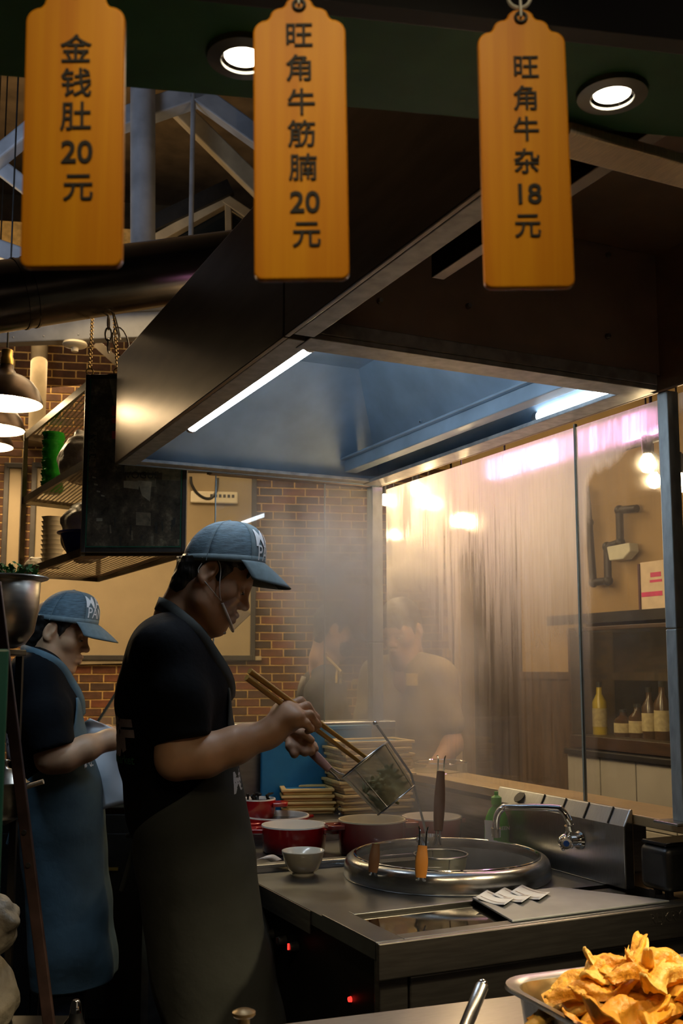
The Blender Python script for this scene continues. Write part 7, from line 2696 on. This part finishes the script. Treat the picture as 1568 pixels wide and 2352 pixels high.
obj('rim', G().lathe([(0.093, hh_ - 0.006), (0.112, hh_), (0.1145, hh_ + 0.003), (0.112, hh_ + 0.006), (0.093, hh_ - 0.001)], (0, 0, 0), 48), M['pan'], t)
M['herb'] = mat('green herb', (0.03, 0.14, 0.015), 0.6, 0, 0.4, 40)
rr = random.Random(9)
hb = thing('herbs', 'bunch of fresh green herbs in the steel stock pot', 'herbs', (c[0], c[1], c[2] - 0.02))
VV, FF = [], []
for i in range(420):
    a_, r_ = rr.uniform(0, 6.28), 0.088 * math.sqrt(rr.random())
    p = np.array([r_ * math.cos(a_), r_ * math.sin(a_), rr.uniform(0.0, 0.055)])
    u_ = np.array([rr.gauss(0, 1), rr.gauss(0, 1), rr.gauss(0.5, 1)])
    u_ /= np.linalg.norm(u_)
    v_ = np.cross(u_, [rr.gauss(0, 1), rr.gauss(0, 1), rr.gauss(0, 1)])
    v_ /= np.linalg.norm(v_) + 1e-6
    o_ = len(VV)
    s_ = rr.uniform(0.006, 0.012)
    VV += [p - u_ * s_, p + v_ * s_ * 0.5, p + u_ * s_, p - v_ * s_ * 0.5]
    FF.append((o_, o_ + 1, o_ + 2, o_ + 3))
lv = obj('leaf_mass', (VV, FF), M['herb'], hb, smooth=False, fix=False)
lv['kind'] = 'stuff'
for i in range(6):
    a_ = i * 1.1
    obj('stalk', G().tube([(0.04 * math.cos(a_), 0.04 * math.sin(a_), -0.03), (0.06 * math.cos(a_), 0.06 * math.sin(a_), 0.035)], 0.002, 6), M['herb'], hb)
# lower pots
for i, (x, y0_, y1_, r, lab) in enumerate(((8, 1800, 1872, 0.045, 'small steel pan on the lower shelf at the left edge'),)):
    c3 = at_d(x, y1_, SD - 0.06)
    h3 = at_d(x, y0_, SD - 0.06)[2] - c3[2]
    t = thing('steel_pan', lab, 'pan', (c3[0], c3[1], z_lo))
    h3 += c3[2] - z_lo
    obj('body', G().lathe([(0, 0), (r * 0.75, 0), (r, 0.015), (r * 1.1, h3), (r * 1.25, h3 + 0.002), (r * 1.08, h3 + 0.002), (r * 0.95, 0.016), (0, 0.006)], (0, 0, 0), 36), M['pan'], t, angle=0)
    obj('lid', G().lathe([(r * 1.15, h3 + 0.003), (r * 0.9, h3 + 0.018), (r * 0.4, h3 + 0.032), (0.006, h3 + 0.036), (0.006, h3 + 0.046), (0.012, h3 + 0.052), (0, h3 + 0.056)], (0, 0, 0), 36), M['pan'], t, angle=0)
    obj('handle', G().tube([tuple(RT * r + ZUP * (h3 - 0.01)), tuple(RT * (r + 0.045) + ZUP * (h3 + 0.004))], 0.006, 10), M['lit_steel'], t)

# white plastic bags at the lower left
M['bag2'] = mat('thin white bag', (0.50, 0.46, 0.38), 0.45, 0, 0.15, 8, bump=0.7, bscale=14, bdist=0.03)
BD = 2.45
p = at_d(30, 2330, BD)
zt_ = p[2]
obj('shelf', G().box(sc + RT * 0.06 + [0, 0, zt_ - 0.008], (0.36, 0.24, 0.014), (RT, FWH, ZUP)), M['black_iron'], s1, smooth=False, world=True, bevel=0.002)
p = sc + RT * 0.085 + [0, 0, zt_]
bag('plastic_bag', 'large crumpled white bag on the lowest shelf of the pot stand', (p[0] - RT[0] * .02, p[1] - RT[1] * .02, zt_), (0.18, 0.17, 0.17), M['bag2'], 12, 2)
bag('plastic_bag', 'smaller white bag lying on top of the large crumpled bag', (*(p - RT * 0.01)[:2], zt_ + 0.165), (0.14, 0.13, 0.13), M['bag2'], 15, 3)

# tap top at the lower left edge
p = at_d(174, 2325, 1.9)
t = thing('squeeze_bottle', 'clear nozzle bottle with a blue cap at the lower left', 'bottle', (p[0], p[1], ZB - 0.15))
zb3 = ZB - 0.15
z3 = p[2] - zb3
obj('body', G().lathe([(0, 0), (0.026, 0), (0.028, 0.006), (0.028, z3 - 0.04), (0.014, z3 - 0.015), (0.011, z3)], (0, 0, 0), 24), M['black_plastic'], t)
obj('nozzle', G().lathe([(0.011, z3), (0.0085, z3 + 0.018), (0.006, z3 + 0.022), (0, z3 + 0.022)], (0, 0, 0), 20), M['chrome'], t)
st3 = thing('side_stand', 'dark low stand under the nozzle bottle at the lower left', 'stand', (p[0], p[1], 0))
obj('top', G().box((p[0], p[1], zb3 - 0.01), (0.12, 0.12, 0.02)), M['black_iron'], st3, smooth=False, world=True)
obj('column', G().cyl((p[0], p[1], 0.012), (p[0], p[1], zb3 - 0.02), 0.02, n=14), M['black_iron'], st3, world=True)
obj('foot', G().cyl((p[0], p[1], 0.0), (p[0], p[1], 0.012), 0.07, n=24), M['black_iron'], st3, world=True)

# dark cupboards along the left passage
cup = thing('kitchen_unit', 'dark steel kitchen unit in shadow behind the two cooks', 'unit', at_d(270, 2000, 4.2) * [1, 1, 0])
cc = at_d(270, 2000, 4.2)
zt2 = at_d(270, 1830, 4.2)[2]
obj('body', G().box((cc[0], cc[1], zt2 / 2 - 0.02), (1.5, 0.5, zt2 - 0.04), (RT, FWH, ZUP)), M['black_iron'], cup, smooth=False, world=True, bevel=0.004)
obj('worktop', G().box((cc[0], cc[1], zt2), (1.54, 0.54, 0.03), (RT, FWH, ZUP)), M['steel_dark'], cup, smooth=False, world=True, bevel=0.004)
for k in range(3):
    q = cc + RT * (-0.5 + 0.5 * k) - FWH * 0.258
    dd_ = obj('door', G().box((q[0], q[1], zt2 / 2 - 0.03), (0.47, 0.016, zt2 - 0.16), (RT, FWH, ZUP)), M['black_iron'], cup, smooth=False, world=True, bevel=0.003)
    obj('handle', G().box((q[0] - FWH[0] * .016, q[1] - FWH[1] * .016, zt2 - 0.24), (0.12, 0.012, 0.012), (RT, FWH, ZUP)), M['brass'] if k == 1 else M['steel_dark'], dd_, smooth=False, world=True)
# acrylic guard standing on that unit
a, b = at_d(222, 1662, 4.15), at_d(300, 1540, 4.15)
gp = thing('acrylic_panel', 'pale clear panel leaning between the two cooks', 'panel', (a + b) / 2)
nn_ = np.cross(b - a, FWH)
nn_ /= np.linalg.norm(nn_)
if nn_[2] > 0:
    nn_ = -nn_
ln_ = (a[2] - zt2 - 0.017) / -nn_[2]
obj('sheet', G().prism([a, b, b + nn_ * ln_, a + nn_ * ln_], FWH * 0.006), M['misted'], gp, smooth=False, world=True)
obj('edge', G().bar(a, b, 0.008, 0.010), M['rod'], gp, smooth=False, world=True)

# ================================================================== hanging price signs
sign_m = bpy.data.materials.new('varnished bamboo')
sign_m.use_nodes = True
nt2 = sign_m.node_tree
b_ = nt2.nodes['Principled BSDF']
tc_ = _n(nt2, 'ShaderNodeTexCoord')
mp_ = _n(nt2, 'ShaderNodeMapping')
mp_.inputs['Scale'].default_value = (60, 60, 2.2)
nt2.links.new(tc_.outputs['Object'], mp_.inputs[0])
nz_ = _n(nt2, 'ShaderNodeTexNoise', Scale=1.0, Detail=5.0)
nt2.links.new(mp_.outputs[0], nz_.inputs['Vector'])
rp_ = _n(nt2, 'ShaderNodeValToRGB')
rp_.color_ramp.elements[0].position = 0.3
rp_.color_ramp.elements[0].color = (0.62, 0.20, 0.002, 1)
rp_.color_ramp.elements[1].position = 0.7
rp_.color_ramp.elements[1].color = (0.78, 0.33, 0.004, 1)
nt2.links.new(nz_.outputs['Fac'], rp_.inputs[0])
nt2.links.new(rp_.outputs[0], b_.inputs['Base Color'])
b_.inputs['Roughness'].default_value = 0.42
b_.inputs['Specular IOR Level'].default_value = 0.18
M['ink'] = mat('black ink', (0.006, 0.003, 0.002), 0.7, 0, 0.2, 40)
M['cord'] = mat('pale hanging cord', (0.55, 0.55, 0.5), 0.5, 0, 0.1, 60)


def price_sign(label, cx_, y_top, y_bot, wpx, D, lean, lines, tilt=0.0):
    """lines: (text, px y, px size); sign centred at px cx_ half way up"""
    k = D / FPX
    W_, H_ = wpx * k, (y_bot - y_top) * k
    c = at_d(cx_, (y_top + y_bot) / 2, D)
    R = RT * math.cos(tilt) + FWH * math.sin(tilt)
    N0 = -np.cross(R, ZUP)
    N = np.cross(R, ZUP)
    U = ZUP * math.cos(lean) - R * math.sin(lean)
    R = R * math.cos(lean) + ZUP * math.sin(lean)
    N = np.cross(R, U)
    if N @ FWH > 0:
        N = -N
    t = thing('menu_sign', label, 'sign', c)
    # outline: rounded bottom, stepped ogee top
    out_ = []
    r = 0.085 * W_
    for (sx, a0) in ((-1, PI), (1, 1.5 * PI)):
        for i in range(7):
            a_ = a0 + PI / 2 * i / 6
            out_.append((sx * (W_ / 2 - r) + r * math.cos(a_), -H_ / 2 + r + r * math.sin(a_)))
    sh = 0.150 * W_
    topy = H_ / 2
    y1 = topy - 0.30 * W_
    right_ = [(W_ / 2, y1 - 0.14 * W_)]
    for i in range(7):
        a_ = PI / 2 * i / 6
        right_.append((W_ / 2 - sh + sh * math.cos(a_), y1 - 0.10 * W_ + sh * math.sin(a_)))
    xk = W_ / 2 - sh - 0.02 * W_
    yk = y1 + sh * 0.62
    for i in range(7):
        a_ = PI / 2 * i / 6
        right_.append((xk - 0.145 * W_ + 0.13 * W_ * math.cos(a_), yk - 0.0 * W_ + 0.10 * W_ * math.sin(a_)))
    for i in range(6):
        a_ = PI / 2 * (i / 5)
        right_.append((0.15 * W_ * math.cos(a_), yk + 0.13 * W_ + 0.10 * W_ * math.sin(a_)))
    ol = out_ + right_ + [(-x, y) for x, y in reversed(right_[:-1])]
    poly = [c + R * x + U * y for x, y in ol]
    obj('board', G().prism([p + N * 0.004 for p in poly], -N * 0.008), sign_m, t, smooth=False, world=True, bevel=0.0022, segs=3)
    hc = c + U * (yk + 0.12 * W_)
    obj('hole', G().ring(hc + N * 0.0045, 0.0048, 0.0016, (R, U, N), 18, 8), M['black_iron'], t, world=True)
    ztop_ = 2.02
    kk = (ztop_ - hc[2])
    tp_ = hc + np.array([0, 0, kk])
    obj('cord', G().tube([hc + N * 0.006, hc + N * 0.004 + U * 0.03, tp_], 0.0012, 6), M['cord'], t, world=True)
    obj('cord_loop', G().ring(hc + U * 0.022, 0.010, 0.0016, (R, U, N), 20, 6), M['cord'], t, world=True)
    for (txt, xx, yy, sz) in lines:
        v = ray(xx, yy)
        P0 = c + N * 0.0048
        p = EYE + v * (((P0 - EYE) @ N) / (v @ N))
        lettering('lettering', txt, sz * k, p, R, U, M['ink'], t, (0.010 if ord(txt[0]) > 255 else 0.018) * sz * k, 0.0003)
    return t


price_sign('yellow price sign hanging first from left, reading 20 yuan', 171, -55, 630, 229, 0.86, 0.013,
           [('金', 174, 117, 74), ('钱', 175, 194, 74), ('肚', 174, 271, 74), ('20', 176, 351, 74), ('元', 179, 433, 72)])
price_sign('yellow price sign hanging in the middle, longest text, reading 20 yuan', 690, -22, 658, 214, 0.88, 0.015,
           [('旺', 686, 84, 68), ('角', 688, 160, 68), ('牛', 692, 238, 68), ('筋', 693, 311, 68), ('腩', 696, 388, 68), ('20', 700, 466, 70), ('元', 704, 541, 68)])
price_sign('yellow price sign hanging first from right, reading 18 yuan', 1204, 8, 676, 203, 0.92, 0.012,
           [('旺', 1207, 157, 63), ('角', 1208, 229, 63), ('牛', 1209, 300, 63), ('杂', 1210, 374, 63), ('18', 1211, 447, 66), ('元', 1212, 521, 63)])
# ================================================================== steam over the boiler
sm = bpy.data.materials.new('steam')
sm.use_nodes = True
nt2 = sm.node_tree
nt2.nodes.clear()
L2 = nt2.links.new
o_ = _n(nt2, 'ShaderNodeOutputMaterial')
vs_ = _n(nt2, 'ShaderNodeVolumeScatter')
vs_.inputs['Color'].default_value = (0.97, 0.97, 0.97, 1)
vs_.inputs['Anisotropy'].default_value = 0.25
tc_ = _n(nt2, 'ShaderNodeTexCoord')
sp_ = _n(nt2, 'ShaderNodeSeparateXYZ')
L2(tc_.outputs['Object'], sp_.inputs[0])
n1 = _n(nt2, 'ShaderNodeTexNoise', Scale=3.2, Detail=4.0, Roughness=0.6, Distortion=0.6)
mp_ = _n(nt2, 'ShaderNodeMapping')
mp_.inputs['Scale'].default_value = (1, 1, 0.75)
L2(tc_.outputs['Object'], mp_.inputs[0])
L2(mp_.outputs[0], n1.inputs['Vector'])


def mth(op, a, b=0.0, clamp=False):
    n = _n(nt2, 'ShaderNodeMath', operation=op, use_clamp=clamp)
    for i, v in enumerate((a, b)):
        if isinstance(v, (int, float)):
            n.inputs[i].default_value = v
        else:
            L2(v, n.inputs[i])
    return n.outputs[0]


def mrn(src, a, b, c, d):
    n = _n(nt2, 'ShaderNodeMapRange', clamp=True)
    n.interpolation_type = 'SMOOTHSTEP'
    for k, v in (('From Min', a), ('From Max', b), ('To Min', c), ('To Max', d)):
        n.inputs[k].default_value = v
    L2(src, n.inputs[0])
    return n.outputs[0]


# column whose axis leans back with height; object origin at the pot's rim
Xs, Ys, Zs = sp_.outputs
xa_ = mth('SUBTRACT', Xs, mth('MULTIPLY', Zs, STEAM_DX := -0.02))
ya_2 = mth('SUBTRACT', Ys, mth('MULTIPLY', Zs, STEAM_DY := 0.60))
rad = mth('SQRT', mth('ADD', mth('MULTIPLY', xa_, xa_), mth('MULTIPLY', mth('MULTIPLY', ya_2, ya_2), 0.7)))
wid = mth('ADD', 0.22, mth('MULTIPLY', Zs, 0.16))
fall = mrn(mth('DIVIDE', rad, wid), 0.35, 1.15, 1.0, 0.0)
puff = mrn(n1.outputs['Fac'], 0.36, 0.72, 0.06, 1.0)
vert = mth('MULTIPLY', mrn(Zs, -0.02, 0.12, 0.2, 1.0), mth('MULTIPLY', mrn(Zs, 0.15, 0.6, 0.75, 1.5), mrn(Zs, 0.8, 1.05, 1.0, 0.1)))
den = mth('MULTIPLY', mth('MULTIPLY', fall, puff), mth('MULTIPLY', vert, 5.0))
L2(den, vs_.inputs['Density'])
L2(vs_.outputs[0], o_.inputs['Volume'])
so = np.array([POT[0], POT[1], 0.885])
V, F = [], []
for i in range(8):
    z_ = 0.0 + i * 1.08 / 7
    for k in range(24):
        a = 2 * PI * k / 24
        w_ = (0.22 + z_ * 0.16) * 1.2
        x = min(-0.02 * z_ + w_ * math.cos(a), GX - 0.012 - so[0])
        y = min(0.60 * z_ + w_ * 1.2 * math.sin(a), HY1 - 0.02 - so[1])
        V.append((x, y, z_))
for i in range(7):
    for k in range(24):
        l = (k + 1) % 24
        F.append((i * 24 + k, i * 24 + l, (i + 1) * 24 + l, (i + 1) * 24 + k))
F.append(tuple(reversed(range(24))))
F.append(tuple(range(7 * 24, 8 * 24)))
o = obj('steam', (V, F), sm)
o.location = tuple(so)
tag(o, 'white steam rising from the noodle boiler towards the hood', 'steam', kind='stuff')
S.cycles.volume_step_rate = 1.5
S.cycles.volume_max_steps = 64
bpy.context.view_layer.update()
